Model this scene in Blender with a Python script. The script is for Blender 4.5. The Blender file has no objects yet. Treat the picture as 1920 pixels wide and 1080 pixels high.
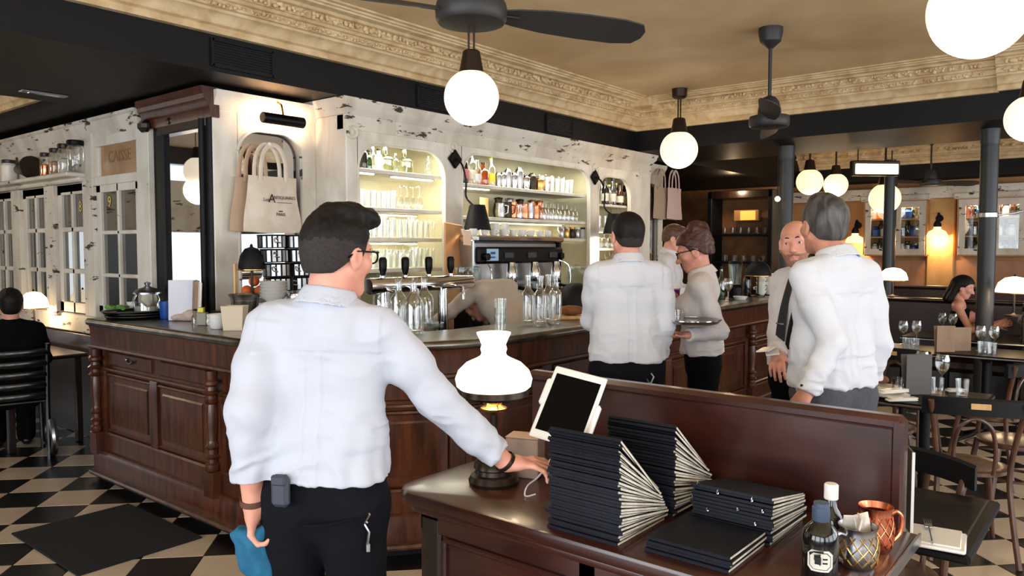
import bpy, bmesh, math, random
import numpy as np
from mathutils import Matrix, Vector
random.seed(7); rng = np.random.default_rng(7)
PI = math.pi
scene = bpy.context.scene
COL = scene.collection

# ---------------------------------------------------------------- camera
F = 1444.0; EYE = 1.62; YAW = math.radians(39.1); PITCH = math.atan(75 / 1444)
cam_data = bpy.data.cameras.new('camera'); cam = bpy.data.objects.new('camera', cam_data)
COL.objects.link(cam); cam.location = (0, 0, EYE)
cam.rotation_euler = (PI / 2 - PITCH, 0, YAW - PI / 2)
cam_data.lens = F / 1920 * 36; cam_data.sensor_width = 36; cam_data.clip_start = 0.05
scene.camera = cam

# ---------------------------------------------------------------- world, exposure, daylight
scene.view_settings.view_transform = 'Standard'; scene.view_settings.look = 'None'
scene.view_settings.gamma = 1.0; scene.view_settings.use_curve_mapping = False
scene.view_settings.exposure = 0.60
scene.cycles.use_denoising = True
scene.cycles.max_bounces = 7; scene.cycles.transparent_max_bounces = 20
scene.cycles.sample_clamp_indirect = 6.0
scene.cycles.caustics_reflective = False; scene.cycles.caustics_refractive = False
w = bpy.data.worlds.new('world'); scene.world = w; w.use_nodes = True
w.node_tree.nodes['Background'].inputs[0].default_value = (0.86, 0.93, 1.0, 1)
w.node_tree.nodes['Background'].inputs[1].default_value = 1.3

def area(name, loc, direction, sx, sy, power, col=(1, 1, 1)):
    l = bpy.data.lights.new(name, 'AREA'); l.shape = 'RECTANGLE'; l.size = sx; l.size_y = sy
    l.energy = power; l.color = col
    o = bpy.data.objects.new(name, l); COL.objects.link(o); o.location = loc
    o.rotation_euler = Vector(direction).to_track_quat('-Z', 'Y').to_euler(); return o
# daylight through the street windows behind the camera (two glazed fronts)
for i, vv in enumerate((-2.2, 0.6, 3.4)):
    area('daylight', (-3.25, vv, 1.65), (1, 0, -0.05), 2.2, 2.2, 62, (0.90, 0.95, 1.0))
for i, uu in enumerate((-1.2, 1.6, 4.4, 7.2, 10.5)):
    area('daylight', (uu, -4.25, 1.65), (0, 1, -0.05), 2.2, 2.2, 42, (0.93, 0.96, 1.0))

# ---------------------------------------------------------------- pixel <-> place helpers (1920x1080)
_fw = (math.cos(YAW), math.sin(YAW)); _rt = (math.sin(YAW), -math.cos(YAW))
def ray(px, py):
    x = (px - 960) / F; y = (540 - py) / F; c, s = math.cos(PITCH), math.sin(PITCH)
    d = c + y * s; z = y * c - s; x, z = x / d, z / d
    return (_fw[0] + x * _rt[0], _fw[1] + x * _rt[1], z)
def _sc(t, r): return Vector((r[0] * t, r[1] * t, EYE + r[2] * t))
def at_z(px, py, z): r = ray(px, py); return _sc((z - EYE) / r[2], r)
def at_u(px, py, u): r = ray(px, py); return _sc(u / r[0], r)
def at_v(px, py, v): r = ray(px, py); return _sc(v / r[1], r)
def at_d(px, py, d): return _sc(d, ray(px, py))
def proj(p):
    d = p[0] * _fw[0] + p[1] * _fw[1]; x = p[0] * _rt[0] + p[1] * _rt[1]; z = p[2] - EYE
    c, s = math.cos(PITCH), math.sin(PITCH); dz = d * c - z * s; yy = z * c + d * s
    if dz < .05: return (-9999, -9999, dz)
    return (960 + F * x / dz, 540 - F * yy / dz, dz)

# ---------------------------------------------------------------- materials
def lin(c):
    return tuple((x / 255 / 12.92) if x / 255 <= .04045 else ((x / 255 + .055) / 1.055) ** 2.4 for x in c)
MATS = {}
def mat(name, col, rough=.5, metal=0.0, col2=None, nscale=6, stretch=(1, 1, 1), lo=.35, hi=.65, bump=0, bscale=30,
        coat=0, spec=.5, emit=None, estr=0, chips=None, sheen=0, detail=4):
    if name in MATS: return MATS[name]
    m = bpy.data.materials.new(name); m.use_nodes = True; nt = m.node_tree; b = nt.nodes['Principled BSDF']
    c = lin(col) + (1,)
    b.inputs['Base Color'].default_value = c; b.inputs['Roughness'].default_value = rough
    b.inputs['Metallic'].default_value = metal; b.inputs['Specular IOR Level'].default_value = spec
    b.inputs['Coat Weight'].default_value = coat; b.inputs['Coat Roughness'].default_value = .15
    if sheen: b.inputs['Sheen Weight'].default_value = sheen
    if emit:
        b.inputs['Emission Color'].default_value = lin(emit) + (1,); b.inputs['Emission Strength'].default_value = estr
    tc = mp = None
    if col2 or bump or chips:
        tc = nt.nodes.new('ShaderNodeTexCoord'); mp = nt.nodes.new('ShaderNodeMapping')
        mp.inputs['Scale'].default_value = stretch; nt.links.new(tc.outputs['Object'], mp.inputs['Vector'])
    last = None
    if col2:
        n = nt.nodes.new('ShaderNodeTexNoise'); n.inputs['Scale'].default_value = nscale; n.inputs['Detail'].default_value = detail
        n.inputs['Distortion'].default_value = .6
        nt.links.new(mp.outputs[0], n.inputs['Vector'])
        r = nt.nodes.new('ShaderNodeValToRGB'); r.color_ramp.elements[0].position = lo; r.color_ramp.elements[1].position = hi
        r.color_ramp.elements[0].color = c; r.color_ramp.elements[1].color = lin(col2) + (1,)
        nt.links.new(n.outputs['Fac'], r.inputs[0]); last = r.outputs[0]
    if chips:
        ccol, cs, cst, th = chips
        mp2 = nt.nodes.new('ShaderNodeMapping'); mp2.inputs['Scale'].default_value = cst
        nt.links.new(tc.outputs['Object'], mp2.inputs['Vector'])
        n = nt.nodes.new('ShaderNodeTexNoise'); n.inputs['Scale'].default_value = cs; n.inputs['Detail'].default_value = 8
        n.inputs['Roughness'].default_value = .62
        nt.links.new(mp2.outputs[0], n.inputs['Vector'])
        r = nt.nodes.new('ShaderNodeValToRGB'); r.color_ramp.elements[0].position = th; r.color_ramp.elements[1].position = th + .035
        r.color_ramp.elements[0].color = (0, 0, 0, 1); r.color_ramp.elements[1].color = (1, 1, 1, 1)
        nt.links.new(n.outputs['Fac'], r.inputs[0])
        mx = nt.nodes.new('ShaderNodeMix'); mx.data_type = 'RGBA'
        nt.links.new(r.outputs[0], mx.inputs[0])
        if last: nt.links.new(last, mx.inputs[6])
        else: mx.inputs[6].default_value = c
        mx.inputs[7].default_value = lin(ccol) + (1,); last = mx.outputs[2]
    if last: nt.links.new(last, b.inputs['Base Color'])
    if bump:
        n = nt.nodes.new('ShaderNodeTexNoise'); n.inputs['Scale'].default_value = bscale; n.inputs['Detail'].default_value = 5
        nt.links.new(mp.outputs[0], n.inputs['Vector'])
        bp = nt.nodes.new('ShaderNodeBump'); bp.inputs['Strength'].default_value = bump; bp.inputs['Distance'].default_value = .01
        nt.links.new(n.outputs['Fac'], bp.inputs['Height']); nt.links.new(bp.outputs[0], b.inputs['Normal'])
    MATS[name] = m; return m
def glass_mat(name, tint=(.93, .97, .96), edge=.75, base=.06, gcol=(1, 1, 1), rough=.03):
    m = bpy.data.materials.new(name); m.use_nodes = True; nt = m.node_tree; nt.nodes.clear()
    out = nt.nodes.new('ShaderNodeOutputMaterial'); mx = nt.nodes.new('ShaderNodeMixShader')
    t = nt.nodes.new('ShaderNodeBsdfTransparent'); t.inputs[0].default_value = tint + (1,)
    g = nt.nodes.new('ShaderNodeBsdfGlossy'); g.inputs['Color'].default_value = gcol + (1,); g.inputs['Roughness'].default_value = rough
    lw = nt.nodes.new('ShaderNodeLayerWeight'); lw.inputs[0].default_value = .35
    mr = nt.nodes.new('ShaderNodeMapRange'); mr.inputs[3].default_value = base; mr.inputs[4].default_value = edge
    nt.links.new(lw.outputs['Facing'], mr.inputs[0]); nt.links.new(mr.outputs[0], mx.inputs[0])
    nt.links.new(t.outputs[0], mx.inputs[1]); nt.links.new(g.outputs[0], mx.inputs[2]); nt.links.new(mx.outputs[0], out.inputs[0])
    MATS[name] = m; return m

M_ceil = mat('ceiling_plaster', (232, 204, 160), .6, col2=(202, 170, 124), nscale=1.3, stretch=(1, 1, 1), lo=.3, hi=.7, bump=.06, bscale=8, detail=6)
M_corn = mat('cornice_plaster', (226, 202, 160), .6, col2=(196, 166, 122), nscale=7, bump=.25, bscale=40)
M_blackp = mat('black_paint', (11, 11, 13), .55, col2=(16, 15, 17), nscale=3, spec=.25)
M_soffit = mat('soffit_paint', (17, 13, 12), .5, col2=(12, 10, 9), nscale=2, spec=.15)
M_white = mat('distressed_white', (234, 228, 216), .55, col2=(206, 198, 184), nscale=5, stretch=(1, 1, .5), lo=.4, hi=.75,
              chips=((62, 50, 42), 6, (1.0, 1.0, 2.4), .70), bump=.12, bscale=25)
M_white2 = mat('worn_white', (226, 219, 206), .6, col2=(186, 174, 158), nscale=4, stretch=(1, 1, .4), lo=.4, hi=.8,
               chips=((52, 42, 36), 5, (1.0, 1.0, 3.5), .60), bump=.15, bscale=25)
M_cream = mat('cream_back', (238, 232, 200), .6, col2=(222, 214, 178), nscale=3)
M_wood = mat('bar_wood', (92, 47, 25), .33, col2=(42, 23, 14), nscale=5, stretch=(5, 5, .7), lo=.3, hi=.72, coat=.15, bump=.05, bscale=14)
M_woodr = mat('red_wood', (72, 33, 24), .3, col2=(38, 17, 14), nscale=3.5, stretch=(3, .8, 3), lo=.3, hi=.75, coat=.5)
M_woodd = mat('dark_wood', (40, 26, 20), .32, col2=(24, 15, 12), nscale=6, stretch=(4, 4, 1), coat=.3)
M_pine = mat('pine', (232, 190, 130), .55, col2=(210, 160, 100), nscale=4, stretch=(6, 6, .6))
M_tan = mat('tan_panel', (196, 146, 92), .55, col2=(168, 118, 70), nscale=2)
M_chairw = mat('chair_wood', (104, 70, 50), .35, col2=(66, 42, 30), nscale=8, stretch=(2, 2, .6), coat=.3)
M_zinc = mat('zinc', (150, 146, 138), .28, 1.0, col2=(112, 106, 98), nscale=6, bump=.04, bscale=20)
M_chrome = mat('chrome', (225, 225, 228), .12, 1.0)
M_steel = mat('steel', (170, 170, 172), .3, 1.0)
M_brass = mat('brass', (200, 160, 95), .28, 1.0)
M_bronze = mat('dark_bronze', (58, 48, 40), .35, .8)
M_copper = mat('copper', (210, 130, 95), .25, 1.0)
M_black = mat('black_plastic', (8, 8, 9), .38, spec=.18)
M_blackm = mat('black_matte', (14, 14, 16), .6, spec=.25)
M_dark = mat('dark_grey', (44, 45, 47), .45)
M_fan = mat('fan_black', (40, 39, 40), .5)
M_mirror = mat('mirror', (205, 205, 205), .02, 1.0)
M_pane = mat('dark_mirror_pane', (150, 150, 148), .03, 1.0)
M_paper = mat('paper', (226, 220, 208), .8, col2=(206, 196, 180), nscale=20)
M_page = mat('menu_pages', (232, 224, 206), .8, col2=(196, 186, 168), nscale=40, stretch=(1, 1, 4))
M_menu = mat('menu_cover', (15, 17, 25), .6, col2=(22, 24, 34), nscale=10, bump=.15, bscale=120, spec=.22)
M_porc = mat('porcelain', (236, 234, 228), .25)
M_cream_cloth = mat('canvas', (226, 214, 198), .85, col2=(212, 198, 180), nscale=9, bump=.2, bscale=200)
M_tilew = mat('tile_white', (208, 190, 166), .3, col2=(180, 160, 136), nscale=2.5, lo=.3, hi=.8)
M_tileb = mat('tile_black', (14, 13, 13), .32, col2=(24, 22, 21), nscale=3)
M_grout = mat('grout', (52, 46, 40), .9)
M_mat = mat('black_mat', (8, 8, 9), .9, bump=.3, bscale=200)
M_glass = glass_mat('clear_glass', (.965, .975, .97))
M_glassd = glass_mat('smoky_glass', (.75, .8, .8), .6, .08)
M_winglass = glass_mat('window_glass', (.96, .98, .97), .35, .04)
M_amber = glass_mat('amber_glass', (.85, .36, .06), .4, .08)
M_green = glass_mat('green_glass', (.2, .38, .12), .5, .1)
M_darkbottle = mat('dark_bottle', (16, 14, 12), .1, coat=.5)
M_brownb = mat('brown_bottle', (60, 30, 14), .12, coat=.5)
M_globe = mat('opal_glass', (214, 204, 184), .3, emit=(255, 238, 212), estr=.66)
M_globefar = mat('opal_glass_far', (255, 240, 214), .3, emit=(255, 224, 168), estr=.85)
M_shade = mat('opal_lamp_shade', (255, 246, 228), .3, emit=(255, 238, 212), estr=.85)
M_strip = mat('led_strip', (255, 250, 230), .4, emit=(255, 248, 215), estr=1.6)
M_heat = mat('heater_glow', (255, 240, 220), .4, emit=(255, 226, 190), estr=1.2)
M_blue = mat('blue_cloth', (28, 106, 140), .85, bump=.3, bscale=60, col2=(20, 86, 120), nscale=8)
M_bluepl = mat('blue_plastic', (24, 74, 150), .4)
M_purple = mat('purple_plastic', (120, 30, 160), .3)
M_greenc = mat('green_salad', (130, 190, 90), .7, col2=(90, 150, 60), nscale=20)
M_red = mat('red_print', (120, 30, 28), .6)
M_gold = mat('gold_leaf', (230, 200, 120), .4, .3)
M_ink = mat('ink', (26, 22, 20), .7)
M_yellow = mat('yellow_label', (225, 215, 60), .5)
M_orange = mat('orange_fruit', (225, 110, 50), .5)
M_leather = mat('banquette_leather', (52, 30, 24), .4, bump=.1, bscale=30)
M_greyboard = mat('grey_board', (92, 90, 90), .7)

# ---------------------------------------------------------------- mesh builder
I4 = Matrix.Identity(4)
def T(x, y, z): return Matrix.Translation((x, y, z))
def Rz(a): return Matrix.Rotation(a, 4, 'Z')
def Rx(a): return Matrix.Rotation(a, 4, 'X')
def Ry(a): return Matrix.Rotation(a, 4, 'Y')
class MB:
    def __init__(self): self.v = []; self.f = []; self.mi = []
    def add(self, vs, fs, m=0, M=None):
        o = len(self.v)
        if M is not None: vs = [tuple(M @ Vector(p)) for p in vs]
        self.v += [tuple(p) for p in vs]; self.f += [tuple(i + o for i in f) for f in fs]; self.mi += [m] * len(fs); return self
    def box(self, c, s, ch=0, m=0, M=None):
        hx, hy, hz = s[0] / 2, s[1] / 2, s[2] / 2
        if ch <= 0:
            vs = [(c[0] + a * hx, c[1] + b * hy, c[2] + d * hz) for a in (-1, 1) for b in (-1, 1) for d in (-1, 1)]
            return self.add(vs, [(0, 1, 3, 2), (4, 6, 7, 5), (0, 4, 5, 1), (2, 3, 7, 6), (0, 2, 6, 4), (1, 5, 7, 3)], m, M)
        ch = min(ch, hx * .98, hy * .98, hz * .98); vs = []; idx = {}
        for a in (-1, 1):
            for b in (-1, 1):
                for d in (-1, 1):
                    for ax in range(3):
                        e = [hx - ch, hy - ch, hz - ch]; e[ax] += ch
                        idx[(a, b, d, ax)] = len(vs); vs.append((c[0] + a * e[0], c[1] + b * e[1], c[2] + d * e[2]))
        fs = []
        for s1 in (-1, 1):
            fs.append([idx[(s1, b, d, 0)] for b, d in ((-1, -1), (-1, 1), (1, 1), (1, -1))])
            fs.append([idx[(a, s1, d, 1)] for a, d in ((-1, -1), (-1, 1), (1, 1), (1, -1))])
            fs.append([idx[(a, b, s1, 2)] for a, b in ((-1, -1), (-1, 1), (1, 1), (1, -1))])
        for p in (-1, 1):
            for q in (-1, 1):
                fs.append([idx[(-1, p, q, 1)], idx[(1, p, q, 1)], idx[(1, p, q, 2)], idx[(-1, p, q, 2)]])
                fs.append([idx[(p, -1, q, 0)], idx[(p, 1, q, 0)], idx[(p, 1, q, 2)], idx[(p, -1, q, 2)]])
                fs.append([idx[(p, q, -1, 0)], idx[(p, q, 1, 0)], idx[(p, q, 1, 1)], idx[(p, q, -1, 1)]])
        for a in (-1, 1):
            for b in (-1, 1):
                for d in (-1, 1): fs.append([idx[(a, b, d, k)] for k in range(3)])
        return self.add(vs, fs, m, M)
    def lathe(self, prof, n=20, m=0, M=None, cap=True):
        vs = []; fs = []
        for r, z in prof:
            for i in range(n):
                a = 2 * PI * i / n; vs.append((r * math.cos(a), r * math.sin(a), z))
        for j in range(len(prof) - 1):
            for i in range(n):
                k = (i + 1) % n; fs.append((j * n + i, j * n + k, (j + 1) * n + k, (j + 1) * n + i))
        if cap:
            if prof[0][0] > 1e-4: fs.append(tuple(range(n))[::-1])
            if prof[-1][0] > 1e-4: fs.append(tuple(range((len(prof) - 1) * n, len(prof) * n)))
        return self.add(vs, fs, m, M)
    def tube(self, pts, r, n=8, m=0, M=None, closed=False, flat=1.0):
        pts = [Vector(p) for p in pts]; L = len(pts); rs = r if isinstance(r, (list, tuple)) else [r] * L
        vs = []; fs = []; up = None
        for i, p in enumerate(pts):
            if closed: t = pts[(i + 1) % L] - pts[i - 1]
            else: t = pts[min(i + 1, L - 1)] - pts[max(i - 1, 0)]
            t.normalize()
            if up is None: up = Vector((0, 0, 1)) if abs(t.z) < .9 else Vector((1, 0, 0))
            x = up - t * up.dot(t); x.normalize(); y = t.cross(x); up = x
            for k in range(n):
                a = 2 * PI * k / n; vs.append(p + x * (rs[i] * math.cos(a)) + y * (rs[i] * flat * math.sin(a)))
        for i in range(L if closed else L - 1):
            j = (i + 1) % L
            for k in range(n):
                q = (k + 1) % n; fs.append((i * n + k, i * n + q, j * n + q, j * n + k))
        if not closed: fs += [tuple(range(n))[::-1], tuple(range((L - 1) * n, L * n))]
        return self.add(vs, fs, m, M)
    def prism(self, poly, z0, z1, m=0, M=None):
        n = len(poly); vs = [(x, y, z0) for x, y in poly] + [(x, y, z1) for x, y in poly]
        fs = [tuple(range(n))[::-1], tuple(range(n, 2 * n))] + [(i, (i + 1) % n, n + (i + 1) % n, n + i) for i in range(n)]
        return self.add(vs, fs, m, M)
    def sweep(self, path, prof, m=0, M=None, closed_prof=True, cap=True):
        """path: [(x, y, nx, ny)] ; prof: [(offset along n, z)]"""
        n = len(prof); vs = []; fs = []
        for x, y, nx, ny in path:
            for o, z in prof: vs.append((x + nx * o, y + ny * o, z))
        for i in range(len(path) - 1):
            for k in range(n if closed_prof else n - 1):
                q = (k + 1) % n; fs.append((i * n + k, i * n + q, (i + 1) * n + q, (i + 1) * n + k))
        if cap and closed_prof: fs += [tuple(range(n))[::-1], tuple(range((len(path) - 1) * n, len(path) * n))]
        return self.add(vs, fs, m, M)
    def sphere(self, c, r, n=14, m=0, M=None):
        rr = r if isinstance(r, (tuple, list)) else (r, r, r)
        prof = [(math.sin(PI * i / n), -math.cos(PI * i / n)) for i in range(n + 1)]
        vs = []; fs = []; nn = n + 4
        for q, z in prof:
            for i in range(nn):
                a = 2 * PI * i / nn; vs.append((c[0] + rr[0] * q * math.cos(a), c[1] + rr[1] * q * math.sin(a), c[2] + rr[2] * z))
        for j in range(n):
            for i in range(nn): k = (i + 1) % nn; fs.append((j * nn + i, j * nn + k, (j + 1) * nn + k, (j + 1) * nn + i))
        return self.add(vs, fs, m, M)

KIDS = {}
def link(name, me, parent=None):
    o = bpy.data.objects.new(name, me); COL.objects.link(o)
    if parent is not None: o.parent = parent; KIDS.setdefault(parent.name, []).append(o)
    return o
def obj(name, mb, mats, parent=None, smooth=35, loc=None, rotz=None):
    me = bpy.data.meshes.new(name); me.from_pydata(mb.v, [], mb.f)
    if not isinstance(mats, (list, tuple)): mats = [mats]
    for x in mats: me.materials.append(x)
    if len(mats) > 1: me.polygons.foreach_set('material_index', mb.mi)
    if len(mb.f) < 60000:
        bm = bmesh.new(); bm.from_mesh(me); bmesh.ops.remove_doubles(bm, verts=bm.verts, dist=1e-6)
        bmesh.ops.recalc_face_normals(bm, faces=bm.faces); bm.to_mesh(me); bm.free()
    if smooth: me.shade_smooth(); me.set_sharp_from_angle(angle=math.radians(smooth))
    o = link(name, me, parent)
    if loc is not None: o.location = loc
    if rotz is not None: o.rotation_euler = (0, 0, rotz)
    return o
def tag(o, label, cat, group=None):
    o['label'] = label; o['category'] = cat
    if group: o['group'] = group
    return o
def thing(name, label, cat, loc=(0, 0, 0), rotz=0, group=None):
    o = bpy.data.objects.new(name, None); COL.objects.link(o); o.location = loc; o.rotation_euler = (0, 0, rotz)
    o.empty_display_size = .05
    return tag(o, label, cat, group)
def struct(name, mb, m, parent=None, smooth=35):
    o = obj(name, mb, m, parent, smooth)
    if parent is None: o['kind'] = 'structure'
    return o
def dup(root, loc, rotz=None, label=None, group=None):
    r = root.copy(); COL.objects.link(r); r.location = loc
    if rotz is not None: r.rotation_euler = (0, 0, rotz)
    if label: r['label'] = label
    if group: r['group'] = group
    for ch in KIDS.get(root.name, ()):
        c = ch.copy(); COL.objects.link(c); c.parent = r; KIDS.setdefault(r.name, []).append(c)
        for g in KIDS.get(ch.name, ()): d = g.copy(); COL.objects.link(d); d.parent = c; KIDS.setdefault(c.name, []).append(d)
    return r
def text_mb(s, size, depth=.0006):
    cu = bpy.data.curves.new('t', 'FONT'); cu.body = s; cu.size = size; cu.extrude = depth; cu.align_x = 'CENTER'; cu.align_y = 'CENTER'
    cu.resolution_u = 3
    o = bpy.data.objects.new('t', cu); COL.objects.link(o); dg = bpy.context.evaluated_depsgraph_get()
    me = bpy.data.meshes.new_from_object(o.evaluated_get(dg)); mb = MB()
    mb.v = [tuple(v.co) for v in me.vertices]; mb.f = [tuple(p.vertices) for p in me.polygons]; mb.mi = [0] * len(mb.f)
    bpy.data.objects.remove(o); bpy.data.meshes.remove(me); bpy.data.curves.remove(cu); return mb
def xf(mb, M):
    mb.v = [tuple(M @ Vector(p)) for p in mb.v]; return mb

ORD = 'first second third fourth fifth sixth seventh eighth ninth tenth eleventh twelfth thirteenth fourteenth fifteenth sixteenth seventeenth eighteenth nineteenth twentieth'.split()
ORD += ['twenty-' + x for x in ORD[:9]] + ['thirtieth'] + ['thirty-' + x for x in ORD[:9]]
# ================================================================ ROOM SHELL
ZC, ZS, ZF = 3.25, 2.72, 2.945          # ceiling, soffit, foot of cornice
VF, UF = 4.52, 7.8                      # fascia planes
def bx(name, lo, hi, m, kind='structure', parent=None, ch=0):
    mb = MB().box([(a + b) / 2 for a, b in zip(lo, hi)], [b - a for a, b in zip(lo, hi)], ch)
    return struct(name, mb, m, parent, None)
# floor: joint bed with the tiles laid diagonally on it
floor = bx('floor', (-3.2, -4.2, -.12), (14.4, 11.2, -.004), M_grout)
TS = .3125; ta = math.radians(46.3); A0 = (1.806, 5.312)
ax, bxv = (math.cos(ta), math.sin(ta)), (math.sin(ta), -math.cos(ta))
def tile_mesh(m, nm):
    mb = MB().box((0, 0, -.006), (TS - .004, TS - .004, .012), .0015); o = obj(nm, mb, m, None, None); return o
cand = []
for i in range(-60, 60):
    for j in range(-60, 60):
        x = A0[0] + ax[0] * (i + .5) * TS + bxv[0] * (j + .5) * TS; y = A0[1] + ax[1] * (i + .5) * TS + bxv[1] * (j + .5) * TS
        if not (-3.0 < x < 14.1 and -4.0 < y < 11.0): continue
        px, py, d = proj((x, y, 0)); vis = d > .3 and -60 < px < 1980 and py < 1200 and ((px < 480 and py > 780) or (px > 1560 and py > 640 and d < 8))
        cand.append((not vis, d if d > 0 else 99, i, j, x, y))
cand.sort(); rest = [MB(), MB()]; proto = [None, None]; nt_ = 0
for inv, d, i, j, x, y in cand:
    blk = (i + j) % 2
    if not inv and nt_ < 290:
        nt_ += 1
        if proto[blk] is None:
            o = proto[blk] = tile_mesh(M_tileb if blk else M_tilew, 'tile'); o.parent = floor
            o['label'] = 'black marble floor tile' if blk else 'cream marble floor tile'
        else:
            o = proto[blk].copy(); COL.objects.link(o)
        o.location = (x, y, rng.uniform(-.0008, .0008)); o.rotation_euler = (0, 0, ta)
    else:
        rest[blk].box((0, 0, -.006), (TS - .004, TS - .004, .012), 0, 0, T(x, y, 0) @ Rz(ta))
for b_, m_ in ((0, M_tilew), (1, M_tileb)):
    o = obj('tiles', rest[b_], m_, floor, None); o['kind'] = 'stuff'
# walls
def wall_with_windows(name, axis, plane, lo, hi, openings):
    mb = MB(); th = .2
    def seg(a, b, z0, z1):
        if b - a < .01: return
        if axis == 'u': mb.box((plane - th / 2, (a + b) / 2, (z0 + z1) / 2), (th, b - a, z1 - z0))
        else: mb.box(((a + b) / 2, plane - th / 2, (z0 + z1) / 2), (b - a, th, z1 - z0))
    cur = lo
    for a, b in openings:
        seg(cur, a, 0, ZC + .2); seg(a, b, 0, .45); seg(a, b, 2.85, ZC + .2); cur = b
    seg(cur, hi, 0, ZC + .2); return struct(name, mb, M_woodd, None, None)
wall_with_windows('wall_back', 'u', -3.0, -4.2, 11.2, [(-3.4, -1.0), (-.6, 1.8), (2.2, 4.6)])
wall_with_windows('wall_right', 'v', -4.0, -3.2, 14.4, [(-2.4, 0), (.4, 2.8), (3.2, 5.6), (6.0, 11.7)])
bx('wall_left', (2.86, 4.98, 0), (3.0, 11.2, ZC + .1), M_woodd)
bx('wall_bar', (2.86, 5.08, 0), (8.3, 5.2, ZC + .1), M_cream)
wall_with_windows('wall_end', 'v', 11.2, -3.2, 3.0, [(-1.7, .15), (1.02, 1.5)])
bx('trim_7', (-3.0, 10.9, 1.85), (2.7, 11.0, 2.6), M_white2)
bx('wall_far', (14.2, -4.2, 0), (14.4, 8.0, ZC + .2), M_tan)
bx('wall_side', (8.3, 7.0, 0), (14.4, 7.2, ZC + .2), M_woodd)
bx('wall_inner', (8.2, 5.08, 0), (8.3, 7.2, ZC + .1), M_woodd)
# ceilings
bx('ceiling', (-3.2, -4.2, ZC), (UF + .2, VF + .2, ZC + .2), M_ceil)
bx('ceiling_far', (9.1, -4.2, ZC), (14.4, 7.2, ZC + .2), M_ceil)
bx('ceiling_left', (-3.2, 6.3, ZC - .15), (2.5, 11.2, ZC + .2), M_ceil)
# dropped black beams
bx('beam_1', (-3.2, VF, ZS), (UF, 6.4, ZC + .1), M_soffit)
bx('beam_2', (UF, -4.2, ZS), (9.2, 8.0, ZC + .1), M_soffit)
bx('beam_3', (2.42, 6.4, ZS), (3.0, 11.2, ZC + .1), M_soffit)
bx('beam_4', (13.6, -4.2, ZS), (14.2, 8.0, ZC + .1), M_soffit)
bx('beam_5', (9.2, 4.6, ZS), (13.6, 7.2, ZC + .1), M_soffit)
# painted fascia boards on the beams
bx('trim_1', (-3.0, VF - .012, ZS), (UF, VF, ZF + .03), M_blackp)
bx('trim_2', (UF - .012, -4.0, ZS), (UF, VF, ZF + .03), M_blackp)
bx('trim_3', (13.588, -4.0, ZS), (13.6, 7.0, ZF + .03), M_blackp)
# plaster cornice (profile: offset into the room, height)
CP = [(0, 2.945), (.045, 2.945), (.05, 2.965), (.045, 2.985), (.07, 2.995), (.075, 3.005), (.08, 3.02), (.10, 3.045), (.125, 3.055), (.13, 3.07),
      (.15, 3.075), (.155, 3.115), (.175, 3.12), (.185, 3.135), (.20, 3.14), (.205, 3.185), (.235, 3.19), (.25, 3.205), (.30, 3.212), (.305, 3.222),
      (.325, 3.225), (.33, 3.235), (.36, 3.238), (.36, 3.26), (0, 3.26)]
def cornice(name, path): return struct(name, MB().sweep(path, CP), M_corn, None, 30)
cn = cornice('cornice_1', [(-3.0, VF - .012, 0, -1), (UF - .012, VF - .012, -1, -1), (UF - .012, .97, -1, 0)])
cn2 = cornice('cornice_2', [(UF - .07, .97, -1, 0), (UF - .07, -4.0, -1, 0)])
cn3 = cornice('cornice_3', [(13.588, 7.0, -1, 0), (13.588, -4.0, -1, 0)])
struct('cornice_5', MB().sweep([(2.42, 10.9, -1, 0), (2.42, 6.4, -1, 0)], [(o * .8, z - .17) for o, z in CP]), M_corn, None, 30)
# carved leaf runs on the cornice
def lumps(mb, p, nrm, tan, r, q):
    for k in range(q):
        a = rng.uniform(-1, 1, 3)
        c = Vector(p) + Vector(tan) * a[0] * r * .9 + Vector(nrm) * (abs(a[1]) * .3 * r) + Vector((0, 0, a[2] * r * .5))
        rr = r * rng.uniform(.42, .75)
        mb.sphere(c, (rr * rng.uniform(.7, 1.2), rr * rng.uniform(.7, 1.2), rr * rng.uniform(.7, 1.1)), 4)
def ornament(parent, path0, d, nrm, L, step, off, z, r, q=3):
    mb = MB(); n = int(L / step)
    for i in range(n):
        s = (i + .5) * step
        p = (path0[0] + d[0] * s + nrm[0] * off, path0[1] + d[1] * s + nrm[1] * off, z)
        lumps(mb, p, (nrm[0], nrm[1], -.5), (d[0], d[1], 0), r, q)
    o = obj('leaf_ornament', mb, M_corn, parent, 50); o['kind'] = 'stuff'
ornament(cn, (0, VF - .012), (1, 0), (0, -1), 7.5, .05, .152, 3.095, .022)
ornament(cn, (0, VF - .012), (1, 0), (0, -1), 7.5, .06, .21, 3.162, .028)
ornament(cn, (UF - .012, VF), (0, -1), (-1, 0), 3.5, .055, .152, 3.095, .022)
ornament(cn, (UF - .012, VF), (0, -1), (-1, 0), 3.5, .065, .21, 3.162, .028)
ornament(cn2, (UF - .07, .94), (0, -1), (-1, 0), 2.0, .055, .152, 3.095, .022)
ornament(cn2, (UF - .07, .94), (0, -1), (-1, 0), 2.0, .065, .21, 3.162, .028)
ornament(cn3, (13.588, 5), (0, -1), (-1, 0), 7, .12, .2, 3.14, .04, 2)
# corner blocks where the two runs meet
mb = MB().box((UF - .2, VF - .2, 3.2), (.44, .44, .10), .02)
struct('cornice_4', mb, M_corn)
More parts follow.
